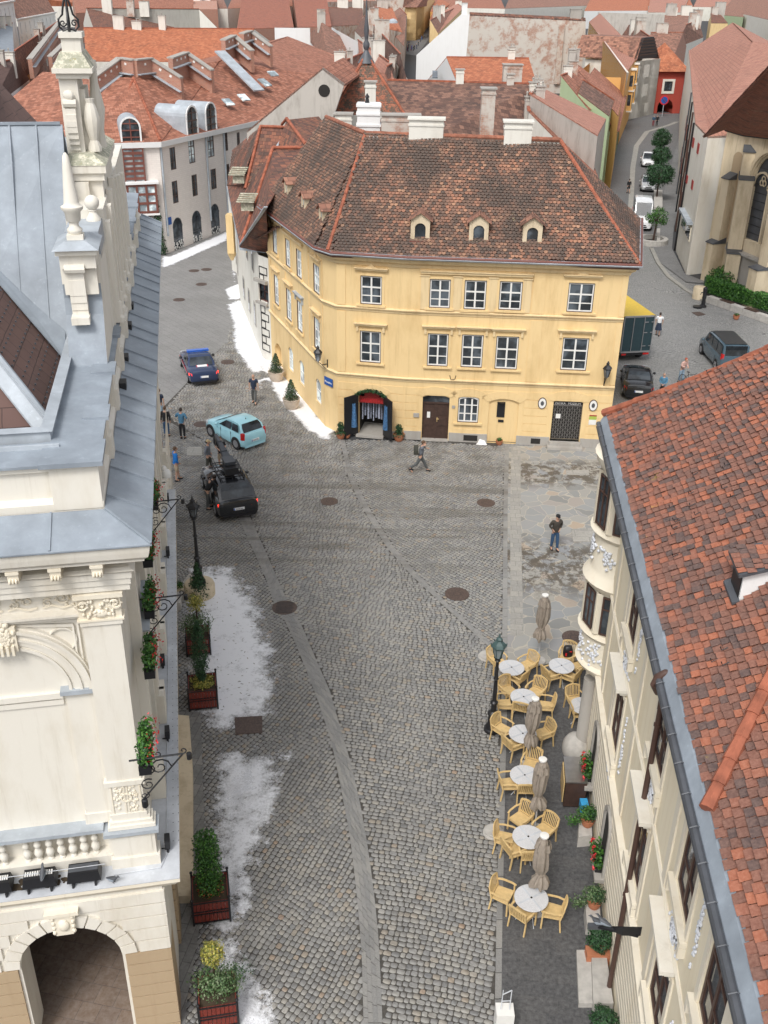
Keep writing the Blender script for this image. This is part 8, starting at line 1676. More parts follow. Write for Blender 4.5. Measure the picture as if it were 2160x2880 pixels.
# counter
P=[Z2(1045,660,1.05),Z2(1300,668,1.05),Z2(1265,368,1.05),Z2(1018,356,1.05)]; c=sum(P,Vector((0,0,0)))/4; t=thing('bar_counter','dark wooden counter with a shiny metal top by the oriel column','counter',(c.x,c.y,0)); m=MB(); m.hexa([V3(p.x*.97+c.x*.03,p.y*.97+c.y*.03,.06) for p in P]+[V3(p.x*.97+c.x*.03,p.y*.97+c.y*.03,1.0) for p in P]); m.build('body',M['wood'],t); q=plain('brushed_steel',(.5,.48,.46),.28,.9); m=MB(); m.hexa([V3(p.x,p.y,1.0) for p in P]+[V3(p.x,p.y,1.04) for p in P]); m.build('top',q,t)
m=MB(); a,b_=V3(P[0].x,P[0].y,0),V3(P[3].x,P[3].y,0); m.hexa([a+V3(-.03,.1,.15),a+V3(-.0,.1,.15),b_+V3(-.0,-.1,.15),b_+V3(-.03,-.1,.15),a+V3(-.03,.1,.9),a+V3(-.0,.1,.9),b_+V3(-.0,-.1,.9),b_+V3(-.03,-.1,.9)]); m.build('side_panel',M['teak'],t)
t=thing('plastic_crate','blue plastic tub behind the far fern','crate',Z2(1250,950,.3)); b=Z2(1250,950,.3); m=MB(); m.box((b.x,b.y,.35),(.22,.3,.3)); m.build('tub',plain('blue_plastic',(.05,.33,.62),.4),t)
# iron arm with pigeons on the cream house
def alongray(fx,fy,dist): r=ROT@Vector((fx-1080.,1440.-fy,-FPX)); return Vector((0,0,HC))+r*(dist/FPX)
pw=lambda x,y,d=19.6: alongray(1340+x*400/1659.,2400+y*400/1659.,d)
a=pw(1400,850); b=pw(1700,960,19.); t=thing('sign_arm','black iron bracket arm with a lamp box on the cream house','bracket',b); m=MB(); m.bar(a,b+V3(.3,0,0),.05,.05); m.hexa([pw(1540,890)+V3(0,0,.0),b,b+V3(.35,.0,.0),pw(1560,860),pw(1540,890)+V3(0,0,.03),b+V3(0,0,.25),b+V3(.35,0,.25),pw(1560,860)+V3(0,0,.03)]); m.build('arm',M['black'],t); m=MB(); m.bar(pw(1300,850),pw(1480,850),.09,.1); m.build('lamp_box',M['zincD'],t)
p=pw(1470,850); pigeon(p+V3(0,0,.03),R(150),'dark pigeon perched on the iron arm of the cream house'); p=pw(1395,860); pigeon(p+V3(0,.02,.04),R(170),'second pigeon, smaller, at the tip of the iron arm')
# white kiosk board bottom
b=t11(1610,1600,.5); t=thing('folding_sign','white folding sign stand cut by the bottom edge','sign',(b.x,b.y,0)); m=MB(); m.box((b.x,b.y,.35),(.42,.35,.7)); m.build('board',M['wframe'],t); m=MB(); 
for s in (-1,1): m.bar((b.x+s*.1,b.y,.7),(b.x+s*.1+.03,b.y+.1,1.25),.02)
m.bar((b.x-.1,b.y,1.22),(b.x+.13,b.y+.1,1.25),.02); m.bar((b.x-.1,b.y+.03,.95),(b.x+.13,b.y+.05,.95),.02); m.build('handle',M['ledge'],t)
# ---- manhole covers
q=NT('cast_iron_cover'); wv=q.n('TexWave',wave_type='RINGS',rings_direction='SPHERICAL'); q.col(q.ramp(q.noise(q.pos(),14,3),[(.3,(.055,.038,.032)),(.7,(.11,.075,.062))])); q.set(rough=.6); M['iron']=q.m
def manhole(fn,x,y,r,lab,grate=False):
    c=fn(x,y); t=thing('manhole_cover',lab,'manhole cover',c,'round manhole covers'); m=MB(); m.lathe(c,[(r,-.02),(r,.012),(r*.86,.014),(r*.84,.009),(r*.8,.009),(r*.78,.015),(.02,.016)],28); m.build('cover',M['iron'],t,smooth=30); m=MB()
    if grate:
        for i in range(-4,5):
            for j in (-2,-1,0,1,2):
                if (i*.11)**2+(j*.2)**2<(.62)**2: m.box(c+V3(j*.2*r/.62*.8,i*.11*r/.62,.018),(.13*r/.45,.035,.004))
    else:
        for i in range(10): a=i*math.pi/5; m.box(c+V3(math.cos(a)*r*.5,math.sin(a)*r*.5,.0165),(.03,.03,.004),a)
        m.ring([[c+V3(math.cos(k*math.pi/12)*rr,math.sin(k*math.pi/12)*rr,.018) for k in range(24)] for rr in (r*.3,r*.34)],cap=False)
    m.build('slots',M['black'],t)
for fn,x,y,r,lb,g in ((t5,475,1590,.42,'rusty round manhole cover left of the crossing bands near the black car',0),(t5,1490,1600,.44,'rusty round manhole cover below the museum door',0),(t8,185,620,.5,'round drain grate lying on the granite strip',1),(t8,1303,532,.5,'round cover where the cobble band meets the terrace',0),(t9,402,813,.46,'brown round cover on the flagstones by the oriel',0),(t4,1475,687,.45,'round cover right of the police car',0),(t4,1303,1090,.42,'round cover left of the light blue car',0),(t4,1160,283,.45,'round cover in the slab street, nearest the hall eave',0),(t4,1257,95,.45,'round cover in the slab street, left of the far pair',0),(t4,1338,87,.45,'round cover in the slab street, right of the far pair',0),(t4,1305,183,.45,'round cover in the slab street below the far pair',0)): manhole(fn,x,y,r,lb,g)
for fn,P,mt,lb in ((t4,((1210,1240),(1305,1235),(1310,1290),(1212,1292)),'kerb','pale rectangular stone cover among the standing people'),(t9,((385,110),(545,100),(550,190),(395,190)),'kerb','pinkish rectangular slab beside the man with the cap'),(t6,((350,1388),(497,1385),(500,1418),(352,1415)),'kerb','long pinkish slab in the flagstones under the museum door'),(t7,((1520,1330),(1700,1320),(1700,1430),(1525,1440)),'iron','rectangular iron grate dusted with snow beside the planters'),(t6,((1165,365),(1215,360),(1255,378),(1205,388)),'iron','square iron cover in the side square')):
    m=MB(); pts=[fn(x,y,.02) for x,y in P]; m.hexa([p-V3(0,0,.04) for p in pts[::-1]]+pts[::-1]); m.build('service_cover',M[mt],label=lb,cat='service cover')
b=t5(1460,1215); m=MB(); m.hexa([b+V3(*v) for v in ((-.3,-.15,0),(.3,-.2,0),(.25,.2,0),(-.2,.15,0),(-.2,-.1,.05),(.15,-.05,.2),(.2,.1,.08),(-.1,.1,.22))]); m.build('crumpled_paper',M['wframe'],label='crumpled white paper lying below the facade niche',cat='paper')
# ---- street trees
def rtree(bx,cx,r,lab,mt='leafD',n=2600,sz=.17,low=True):
    b=t3(*bx); c=PY(1440+cx[0]*720/1659.,cx[1]*720/1659.,b.y); t=thing('street_tree',lab,'tree',b,'round street trees'); m=MB(); m.tube([b,b+(c-b)*.55,c+V3(0,0,.3)],[.11,.09,.05],7); 
    for k in range(6): a=k*1.05; m.tube([b+(c-b)*.75,c+V3(math.cos(a)*r*.5,math.sin(a)*r*.5,r*.15)],[.05,.02],5)
    m.build('trunk',M['wood'],t); m=MB(); q_=random.Random(int(bx[0]))
    m.leaves(c,(r,r,r*.86),n,sz,seed=3,shell=.45)
    for k in range(14): d=V3(q_.gauss(0,1),q_.gauss(0,1),q_.gauss(0,1)).normalized(); m.leaves(c+V3(d.x*r*.8,d.y*r*.8,d.z*r*.68),r*.34,n//22,sz,seed=k)
    m.build('crown',M[mt],t)
rtree((965,1060),(972,898),1.5,'round clipped tree, farthest of the street row',n=2600,sz=.15); rtree((960,1150),(968,1008),1.35,'round clipped tree, middle of the street row',n=2400,sz=.15); rtree((935,1300),(955,1128),1.75,'largest round clipped tree over the silver car',n=3400,sz=.15); rtree((912,1575),(945,1405),1.15,'small airy tree in a stone ring by the white van','leafG',800,.13)
b=t3(905,1575); m=MB(); m.ring([[b+V3(math.cos(k*math.pi/10)*r_*1.25,math.sin(k*math.pi/10)*r_*1.4,z) for k in range(20)] for r_,z in ((1.2,0),(1.2,.5),(.85,.5),(.85,.1))],cap=False); m.build('tree_ring',M['concrete'],label='pale stone ring wall round the small tree',cat='planter'); 
for k,(A_,B_) in enumerate((((920,1230),(975,1340)),((940,1480),(960,1560)))): 
    P=[t3(A_[0],B_[1],.45),t3(B_[0],B_[1],.45),t3(B_[0],A_[1],.45),t3(A_[0],A_[1],.45)]; topblock('stone_bench','stone bench between the street trees, '+('far' if k==0 else 'near')+' one',P,.45,'concrete','bench')
# hedge, bushes, low wall, bollard, pump at the church
A=t6(1262,262,0.); B=t6(1760,420,0.); A.y+=.9;B.y+=.9; t=thing('hedge','long clipped green hedge before the church','hedge',(A.x,A.y,0)); m=MB(); q_=random.Random(6); d=(B-A)
for k in range(9000):
    s=q_.random(); side=q_.random(); y=q_.uniform(-.5,.5); z=q_.uniform(.3,1.35)
    if side<.45: z=1.35+q_.gauss(0,.04)
    elif side<.9: y=-.5+q_.gauss(0,.04)
    m.leaves(A+d*s+V3(y*.3,y,z),.03,1,.13,seed=k)
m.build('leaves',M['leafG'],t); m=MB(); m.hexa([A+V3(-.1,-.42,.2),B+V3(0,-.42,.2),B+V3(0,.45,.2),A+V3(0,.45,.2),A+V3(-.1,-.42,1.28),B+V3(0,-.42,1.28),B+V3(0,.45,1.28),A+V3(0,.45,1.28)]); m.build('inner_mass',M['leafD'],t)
b=t6(1400,260); b.y+=2.; plant('round_bush','rounded green bush behind the hedge',b,[('leaves','leafG',[(b+V3(0,0,1.),(1.3,1.1,1.0),1500,.16,3,.4)])],([b,b+V3(0,0,.8)],.05,5),cat='shrub'); b=t6(1612,300); b.y+=1.6; plant('conical_bush','pointed dark green bush behind the hedge at the right edge',b,[('leaves','leafD',cone(b,.95,2.9,2600,.13,4,12,1.3))],([b,b+V3(0,0,1)],.05,5),cat='shrub')
A=t6(1255,300,0);B=t6(1740,470,0); F=Fac(A[:2],B[:2])
for k in range(6):
    m=MB(); F.box(m,F.L*k/6+.02,F.L*(k+1)/6-.02,0,.5,-.5,0); o=m.build('bench_wall',M['concrete'],label='low stone bench wall along the hedge, block number %d from the pump'%(k+1) if 0 else 'pale stone block of the bench wall, '+['beside the black pump','second from the pump','with the dark plank above the flower pot','next after the flower pot','near the right picture edge','cut by the right picture edge'][k],cat='bench wall',group='bench wall blocks')
    if k in (1,3,5): m=MB(); F.box(m,F.L*k/6+.05,F.L*(k+1)/6-.05,.505,.56,-.48,-.05); m.build('bench_plank',M['wood'],o)
b=t6(1208,275); m=MB(); m.lathe(b,[(.5,0),(.5,.85),(.45,.95),(.02,.97)],20); m.build('stone_bollard',M['stone'],label='thick round stone bollard at the end of the hedge',cat='bollard',smooth=35)
b=t6(1235,330); t=thing('water_pump','black cast iron water pump beside the stone bollard','pump',b); m=MB(); m.lathe(b,[(.3,0),(.28,.12),(.16,.2),(.13,.6),(.16,.75),(.13,.85),(.17,1.25),(.18,1.45),(.1,1.55),(.02,1.6)],12); m.build('body',M['black'],t,smooth=40); m=MB(); m.tube([b+V3(0,0,1.2),b+V3(-.3,-.1,1.15),b+V3(-.35,-.12,1.0)],.04,6); m.build('spout',M['black'],t); m=MB(); m.lathe(b+V3(-.45,-.2,0),[(.35,0),(.38,.1),(.3,.12)],14); m.build('basin',M['black'],t)
# no parking sign at the gate house
b=t3(972,755); t=thing('road_sign','round blue and red no stopping sign before the gate house','road sign',b); m=MB(); m.tube([b,b+V3(0,0,3.0)],.06,6); m.build('post',M['ledge'],t); m=MB(); c=b+V3(0,-.08,2.9); m.ring([[c+V3(math.cos(k*math.pi/8)*.85,dy,math.sin(k*math.pi/8)*.85) for k in range(16)] for dy in (0,.04)]); d_=m.build('disc',M['red'],t); m=MB(); m.ring([[c+V3(math.cos(k*math.pi/8)*.62,dy,math.sin(k*math.pi/8)*.62) for k in range(16)] for dy in (-.03,0)]); m.build('blue_field',M['blue'],d_); m=MB(); m.bar(c+V3(-.45,-.05,.45),c+V3(.45,-.05,-.45),.14,.04); m.build('red_stripe',M['red'],d_)
c=Z4(155,1560,0.); t=thing('dome_light','white rounded lamp housing at the far end of the tin ledge','lamp',W(-1.45,33.9,5.0)); m=MB(); b=PY(430+155*400/1659.,960+1540*400/1659.,W(-1.3,33.6)[1]); m.lathe(b,[(.05,-.18),(.17,-.14),(.19,0),(.13,.12),(.03,.17)],14); m.build('housing',M['wframe'],t,smooth=50); m=MB(); m.lathe(b+V3(-.08,.05,.12),[(.1,0),(.11,.08),(.04,.16)],10); m.build('cap',M['wframe'],t,smooth=50)
# ================================================================== vehicles
def paint(n,c,rough=.25,coat=.6): return plain(n,c,rough,0.,.04,3.,0.,coat)
M['tyre']=plain('tyre',(.015,.015,.016),.8); M['rim']=plain('alloy_rim',(.35,.35,.36),.35,.6); M['autoglass']=glass('car_glass',(.012,.015,.018),.05); M['tail']=plain('tail_light_red',(.45,.01,.01),.2,coat=.5); M['plate']=plain('number_plate',(.75,.75,.75),.4); M['hlight']=plain('head_light',(.55,.57,.6),.15)
q=NT('lit_tail_light'); q.col((.7,.02,.01)); q.b.inputs['Emission Color'].default_value=(1,.04,.02,1); q.b.inputs['Emission Strength'].default_value=1.6; M['lit']=q.m
def car(name,label,cat,rear,head,body,L=4.4,Wd=1.8,top=1.45,kind='hatch',hood=.95,belt=.92,gp=None,glassm='autoglass',lit=False,plate='',roofm=None,group=None,front_x=None):
    """local frame: x forward from the rear bumper, y left; rear = ground point under the rear bumper, head = direction"""
    t=thing(name,label,cat,(0,0,0),group); w=Wd/2
    # stations: x, half width, z bottom, z top of the lower body
    if kind=='van': st=[(0,.93,.32,belt),(.04,.97,.26,belt+.02),(.5,1,.22,belt),(L-1.5,1,.22,belt),(L-1.1,.98,.22,belt-.0),(L-.5,.95,.22,hood),(L-.12,.88,.25,hood-.18),(L,.76,.3,hood-.4)]
    elif kind=='sedan': st=[(0,.80,.38,.86),(.06,.90,.28,.98),(.25,.96,.24,1.04),(.9,1,.2,1.03),(L*.35,1,.2,belt),(L*.68,1,.2,belt),(L-1.2,.99,.2,hood),(L-.5,.95,.22,hood-.09),(L-.12,.84,.25,hood-.25),(L,.70,.32,hood-.4)]
    else: st=[(0,.84,.34,.84),(.05,.93,.26,belt-.02),(.25,.98,.22,belt),(.8,1,.2,belt),(L*.6,1,.2,belt-.02),(L-1.25,.99,.2,hood+.02),(L-.45,.94,.22,hood-.08),(L-.1,.82,.25,hood-.24),(L,.66,.32,hood-.38)]
    m=MB(); rings=[]
    for x,f,zb,zt in st:
        a=w*f; h=zt-zb; rings.append([(x,s*a*yy,zb+h*zz) for s,yy,zz in ((1,.55,0),(1,.9,.02),(1,.985,.16),(1,1.0,.45),(1,.985,.72),(1,.93,.92),(1,.80,1.0),(1,.35,1.04),(-1,.35,1.04),(-1,.80,1.0),(-1,.93,.92),(-1,.985,.72),(-1,1.0,.45),(-1,.985,.16),(-1,.9,.02),(-1,.55,0))])
    m.ring(rings)
    # cabin: x of rear base, rear top, front top, front base
    xr0,xr1,xf1,xf0={'hatch':(.12,.5,L-2.0,L-.95),'sedan':(.85,1.55,L-2.55,L-1.6),'suv':(.18,.85,L-2.45,L-1.5),'van':(.06,.22,L-1.75,L-.95),'estate':(.15,.7,L-2.5,L-1.5)}[kind]
    wb=w*.93; wt=w*(.74 if kind!='van' else .86); zb=belt-.03
    def cab(x,hw,z): return [(x,hw,z),(x,-hw,z)]
    prof=[(xr0,wb*.96,zb),(xr0+(xr1-xr0)*.5,wb*.93,zb+(top-zb)*.56),(xr1-.05,wt*1.02,top-.09),(xr1+.2,wt,top-.015),((xr1+xf1)/2,wt,top),(xf1-.15,wt,top-.02),(xf1+.1,wt*1.0,top-.09),(xf0-(xf0-xf1)*.4,wb*.92,zb+(top-zb)*.42),(xf0,wb*.95,zb-.02)]
    low=[(x,hw) for x,hw,z in prof]
    rr=[]
    for x,hw,z in prof:
        xb=min(max(x,xr0+.02),xf0-.02); hb=wb*.97
        k=max(0.,(z-zb)/(top-zb)); rr.append([(x,hb,zb-.04),(x,(hb*(1-k)+hw*k)*1.0+.01,zb+(z-zb)*.5),(x,hw,z-.03*k),(x,hw*.86,z+.005),(x,0,z+.02),(x,-hw*.86,z+.005),(x,-hw,z-.03*k),(x,-(hb*(1-k)+hw*k)-.01,zb+(z-zb)*.5),(x,-hb,zb-.04)])
    m.ring(rr,close=False); bd=m.build('body',body,t,smooth=38)
    if roofm: r=MB(); r.hexa([(xr1+.1,-wt*.85,top-.005),(xf1-.1,-wt*.85,top-.005),(xf1-.1,wt*.85,top-.005),(xr1+.1,wt*.85,top-.005),(xr1+.1,-wt*.85,top+.03),(xf1-.1,-wt*.85,top+.03),(xf1-.1,wt*.85,top+.03),(xr1+.1,wt*.85,top+.03)]); r.build('roof_panel',roofm,t)
    G_=M[glassm]
    def pane(nm,P,out):
        P=[Vector(p) for p in P]; n=(P[1]-P[0]).cross(P[2]-P[0]).normalized(); 
        if n.dot(Vector(out))<0: n=-n
        g=MB(); g.ext([p+n*.012 for p in P],n*.012); return g.build(nm,G_,t)
    def lerp(a,b,k): return tuple(a[i]+(b[i]-a[i])*k for i in range(3))
    hT=top-.09
    A,B=(xr0,wb*.96,zb+.05),(xr1-.05,wt*1.0,hT); 
    a0=lerp(A,B,.14);b0=lerp(A,B,.9); mid=(xr0+(xr1-xr0)*.5,wb*.93,zb+(top-zb)*.56)
    g=MB(); 
    def q3(pa,pb,pc,k,sgn): # rear or front screen in two facets
        rows=[pa,pb,pc]; g_=MB(); off=Vector((sgn*.018,0,.016))
        for u,v in ((rows[0],rows[1]),(rows[1],rows[2])): g_.poly([Vector((u[0],u[1]*k,u[2]+.01))+off,Vector((u[0],-u[1]*k,u[2]+.01))+off,Vector((v[0],-v[1]*k,v[2]+.01))+off,Vector((v[0],v[1]*k,v[2]+.01))+off])
        return g_
    pr=[prof[0],prof[1],prof[2]]; pr[0]=lerp(prof[0],prof[1],.22); q3(pr[0],pr[1],pr[2],.84,-1).build('rear_window',G_,t)
    pf=[lerp(prof[8],prof[7],.08),prof[7],prof[6]]; q3(pf[0],pf[1],pf[2],.88,1).build('windscreen',G_,t)
    nside=3 if kind=='van' else 2
    xs=[xr1+.02]+[xr1+(xf1-xr1)*j/nside for j in range(1,nside)]+[xf1+.0]
    for s in (1,-1):
        for j in range(nside):
            x0=xs[j]+.05; x1=xs[j+1]-.05; x1b=x1+((xf0-xf1)*.55 if j==nside-1 else 0); x0b=x0-((xr1-xr0)*.35 if j==0 else 0)
            def yy(z): k=(z-zb)/(top-zb); return (wb*.97*(1-k)+wt*k)*1.0+.022
            z0,z1=zb+.07,top-.12; P=[(x0b,s*yy(z0),z0),(x1b,s*yy(z0),z0),(x1,s*yy(z1),z1),(x0,s*yy(z1),z1)]; pane('side_window',P,(0,s,0))
    for x in (.78*L/4.4,L-.85*L/4.4):
        for s in (1,-1):
            R_=.33 if kind!='van' else .35; c=Vector((x,s*(w-.10),R_)); wh=MB()
            def cyl(mb,r,y0,y1,n=20): mb.ring([[(x+r*math.cos(k*2*math.pi/n),y,R_+r*math.sin(k*2*math.pi/n)) for k in range(n)] for y in (y0,y1)])
            ya,yb=(w-.22,w+.012) if s>0 else (-w-.012,-w+.22); cyl(wh,R_,ya,yb); o=wh.build('wheel',M['tyre'],t,smooth=40); rm=MB(); y1=yb+.006 if s>0 else ya-.006; y0=y1-.03*s; cyl(rm,R_*.62,min(y0,y1),max(y0,y1),16)
            for k in range(5): a=k*2*math.pi/5; rm.bar((x,y1+s*.005,R_),(x+math.cos(a)*R_*.56,y1+s*.005,R_+math.sin(a)*R_*.56),.05,.012)
            rm.build('rim',M['rim'],o)
            ar=MB(); n=10; P0=[(x+(R_+.055)*math.cos(k*math.pi/n),s*(w+.004),R_+(R_+.055)*math.sin(k*math.pi/n)) for k in range(n+1)]; P1=[(x+(R_+.0)*math.cos(k*math.pi/n),s*(w+.006),R_+(R_+.0)*math.sin(k*math.pi/n)) for k in range(n+1)]
            for k in range(n): ar.hexa([P0[k],P0[k+1],P1[k+1],P1[k]]+[(p[0],p[1]-s*.1,p[2]) for p in (P0[k],P0[k+1],P1[k+1],P1[k])])
            ar.build('wheel_arch',M['black'],t)
    for s in (1,-1):
        m=MB(); m.ball((xf0-.45,s*(w+.09),belt+.06),(.1,.1,.08)); m.build('wing_mirror',body if name!='police_car' else M['black'],t)
        m=MB(); zl=.72 if kind!='van' else 1.0; hh=.14 if kind not in('van','hatch') else .32
        m.hexa([(.0,s*w*.52,zl),(.0,s*w*.80,zl),(.20,s*w*.965,zl),(.20,s*w*.60,zl),(.01,s*w*.55,zl+hh),(.03,s*w*.82,zl+hh),(.24,s*w*.975,zl+hh),(.24,s*w*.60,zl+hh)] if kind not in('van','hatch') else [(-.01,s*w*.84,zl-.05),(.05,s*w*.93,zl-.05),(.2,s*w*.985,zl-.05),(.2,s*w*.8,zl-.05),(.0,s*w*.80,zl+hh),(.05,s*w*.92,zl+hh),(.2,s*w*.975,zl+hh),(.2,s*w*.8,zl+hh)]); m.build('tail_light',M['lit' if lit else 'tail'],t)
        m=MB(); m.hexa([(L-.02,s*w*.45,.6),(L-.06,s*w*.78,.6),(L-.35,s*w*.93,.6),(L-.35,s*w*.5,.6),(L-.06,s*w*.45,.76),(L-.12,s*w*.77,.76),(L-.4,s*w*.92,.78),(L-.4,s*w*.5,.78)]); m.build('headlight',M['hlight'],t)
        for x in (L*.42,L*.62): m=MB(); m.box((x,s*(w+.012),belt-.14),(.17,.03,.03)); m.build('door_handle',body,t)
        m=MB(); 
        for x in ((xs[1]),xf1+.35): m.box((x,s*(w*.992),.6),(.012,.022,.62))
        m.build('door_seam',M['black'],t)
    m=MB(); m.box((-.012,0,.62 if kind!='hatch' else .55),(.02,.5,.12)); pl=m.build('number_plate',M['plate'],t)
    m=MB(); m.box((-.024,.22,.62 if kind!='hatch' else .55),(.006,.05,.115)); m.build('plate_band',M['blue'],pl)
    if plate: F=Fac((0,.2),(0,-.2)); F.o=Vector((-1,0,0)); text(plate,F,.22,.58 if kind!='hatch' else .51,.024,.1,'black',pl,w=.32)
    m=MB(); m.box((L-.005,0,.42),(.03,.9,.14)); m.box((L-.01,0,.6),(.04,.7,.1)); m.build('grille',M['black'],t); m=MB(); m.box((.02,0,.28),(.06,Wd*.8,.12)); m.build('rear_bumper',M['black'] if kind!='hatch' else body,t)
    m=MB(); m.lathe((xr1+.25,0,top),[(.035,0),(.015,.04),(.008,.09)],6); m.build('aerial',M['black'],t)
    rz=math.atan2(head.y-rear.y,head.x-rear.x); t.location=(rear.x,rear.y,rear.z); t.rotation_euler=(0,0,rz); return t
def addto(t,mb,nm,mat,par=None):
    l,r=t.location.copy(),t.rotation_euler.copy(); o=mb.build(nm,mat); o.parent=par or t; return o
# police saloon
rl,fl_=Z4(445,500),Z4(362,318); d=(fl_-rl).normalized(); s_=Vector((-d.y,d.x,0)); rear=Z4(610,525); q=NT('police_paint'); q.col((.02,.035,.085)); q.set(rough=.25,coat=.6); pc=car('police_car','dark blue police saloon with a blue light bar driving away','car',rear,rear+(fl_-Z4(440,500)),q.m,4.9,1.86,1.46,'sedan',lit=True,plate='')
m=MB(); m.box((2.35,0,1.53),(.28,1.35,.12)); addto(pc,m,'light_bar',plain('light_bar_blue',(.02,.10,.45),.2,coat=.5)); m=MB()
m.hexa([(.12,-.3,.99),(.85,-.3,1.075),(.85,.3,1.075),(.12,.3,.99),(.12,-.3,1.02),(.85,-.3,1.095),(.85,.3,1.095),(.12,.3,1.02)]); sp=addto(pc,m,'white_panel',M['plate']); m=MB()
for s in (-1,1): m.hexa([(.12,s*.33-.02,.995),(.85,s*.33-.02,1.08),(.85,s*.33+.02,1.08),(.12,s*.33+.02,.995),(.12,s*.33-.02,1.025),(.85,s*.33-.02,1.1),(.85,s*.33+.02,1.1),(.12,s*.33+.02,1.025)]); m.box((2.4,s*.935,.72),(3.3,.012,.05))
addto(pc,m,'red_stripes',M['red']); m=MB(); 
for s in (-1,1): m.box((2.4,s*.938,.62),(3.2,.012,.12))
addto(pc,m,'silver_stripes',M['rim'])
# light blue hatchback
rw,fw_=Z4(975,1262),Z4(665,1105); d=(fw_-rw).normalized(); s_=Vector((-d.y,d.x,0)); rear=rw-d*.62-s_*.80; car('hatchback','small light blue hatchback with white tail light strips','car',rear,rear+d,paint('light_blue_paint',(.34,.62,.70)),3.6,1.64,1.48,'hatch',hood=.98,belt=.96,plate='RLH 526')
# black car with camera crane
rear=Z5(1160,1060); bk=paint('satin_black',(.014,.015,.018),.2,.8); hd=Z5(905,560); sv=car('camera_car','black sport utility car with a roof rack and camera crane arm','car',rear,rear+(hd-rear),bk,4.7,1.92,1.6,'suv',hood=1.0,belt=1.0,lit=True,plate='EKGM 681')
m=MB()
for s in (-1,1): m.bar((1.0,s*.58,1.72),(2.9,s*.6,1.72),.04); m.bar((1.2,s*.48,1.82),(2.7,s*.5,1.82),.035)
for x in (1.1,1.5,1.9,2.3,2.8): m.bar((x,-.6,1.73),(x,.6,1.73),.035); m.bar((x,.55,1.6),(x,.55,1.73),.04); m.bar((x,-.55,1.6),(x,-.55,1.73),.04)
addto(sv,m,'roof_rack',M['black']); m=MB(); m.lathe((1.9,0,1.62),[(.34,0),(.32,.12),(.22,.16),(.22,.42),(.27,.45),(.25,.55)],16); m.box((1.6,0,1.95),(.7,.5,.26)); m.box((1.25,0,1.98),(.35,.62,.34)); addto(sv,m,'crane_turret',M['black'])
m=MB(); P=[((1.3,-.24,2.05),.25),((1.9,0,2.2),.24),((2.6,0,2.3),.17),((3.5,.02,2.42),.10),((4.4,.03,2.45),.07)]; 
for (a,wa),(b,wb_) in zip(P[1:-1],P[2:]): a=Vector(a);b=Vector(b); m.hexa([a+V3(0,-wa,-.1),a+V3(0,wa,-.1),b+V3(0,wb_,-.07),b+V3(0,-wb_,-.07),a+V3(0,-wa*.8,.1),a+V3(0,wa*.8,.1),b+V3(0,wb_*.8,.07),b+V3(0,-wb_*.8,.07)])
m.box((1.75,0,2.25),(.7,.5,.16)); addto(sv,m,'crane_arm',plain('dark_arm',(.045,.05,.058),.4)); m=MB()
for s in (-1,1): m.tube([(1.9,s*.3,2.3),(2.8,s*.35,2.6),(4.3,.05+s*.05,2.6)],.010,4)
m.lathe((4.4,.03,1.95),[(.1,0),(.14,.1),(.14,.35),(.06,.5)],8); addto(sv,m,'crane_cables',M['black']); m=MB(); m.box((1.0,0,1.50),(.03,.3,.035)); addto(sv,m,'brake_light',M['lit'])
# right side: dark estate, box truck, blue van
r_,h_=t6(812,942),t6(800,760); car('dark_saloon','black saloon parked beside the yellow building','car',r_,r_+(t6(795,745)-t6(815,940)),paint('black_paint',(.012,.013,.015)),4.5,1.8,1.45,'sedan')
r_=t6(1420,715); h_=t6(1250,615); rl,fl_=t6(1308,735),t6(1212,628); car('minivan','blue grey minivan with black ribbed roof behind the roof edge','van',Vector((rl.x,rl.y,0))+(rl-fl_).normalized()*.9+Vector(((fl_-rl).y,-(fl_-rl).x,0)).normalized()*.95,Vector((rl.x,rl.y,0))+(rl-fl_).normalized()*.9+Vector(((fl_-rl).y,-(fl_-rl).x,0)).normalized()*.95+(fl_-rl),paint('slate_blue_paint',(.06,.10,.13)),4.9,1.9,1.9,'van',hood=1.08,belt=1.12,roofm=plain('ribbed_black_roof',(.03,.032,.034),.5))
b0,b1=t6(735,640,.55),t6(892,632,.55); d=(b1-b0); b0=b1-d.normalized()*2.1; F=Fac(b0[:2],b1[:2]); t=thing('box_truck','box truck with a yellow roof and dark rear doors beside the yellow building','truck',b0); dep=-5.5; Ht=3.1
m=MB(); F.box(m,0,F.L,.75,Ht,dep,0); bx=m.build('box_body',plain('dark_teal_panel',(.02,.045,.055),.4),t); m=MB(); F.box(m,-.03,F.L+.03,Ht,Ht+.05,dep,.04); m.build('yellow_roof',plain('yellow_tarpaulin',(.62,.42,.03),.5),t); m=MB()
for a in ((0,.05,.7,Ht+.06),(F.L-.05,F.L,.7,Ht+.06),(F.L*.33-.02,F.L*.33+.02,.8,Ht),(F.L*.68-.02,F.L*.68+.02,.8,Ht),(0,F.L,.68,.78),(0,F.L,Ht-.05,Ht+.06)): F.box(m,*a,0,.05)
for z in (1.1,2.,2.7): F.box(m,F.L*.68,F.L*.80,z,z+.05,.05,.08); F.box(m,F.L*.9,F.L,z,z+.05,.05,.08)
m.build('door_frames',M['rim'],t); m=MB(); F.box(m,.2,F.L-.2,.45,.6,-4,-.1); 
m.build('chassis',M['black'],t)
for u in (.15,F.L-.45):
    for dd in (-1.1,-4.6): c=F.p(u+.15,.42,dd); m=MB(); m.ring([[c+F.d*y+Vector((F.o.x*math.cos(k*.4)*.42,F.o.y*math.cos(k*.4)*.42,math.sin(k*.4)*.42)) for k in range(16)] for y in (-.15,.15)]); m.build('wheel',M['tyre'],t)
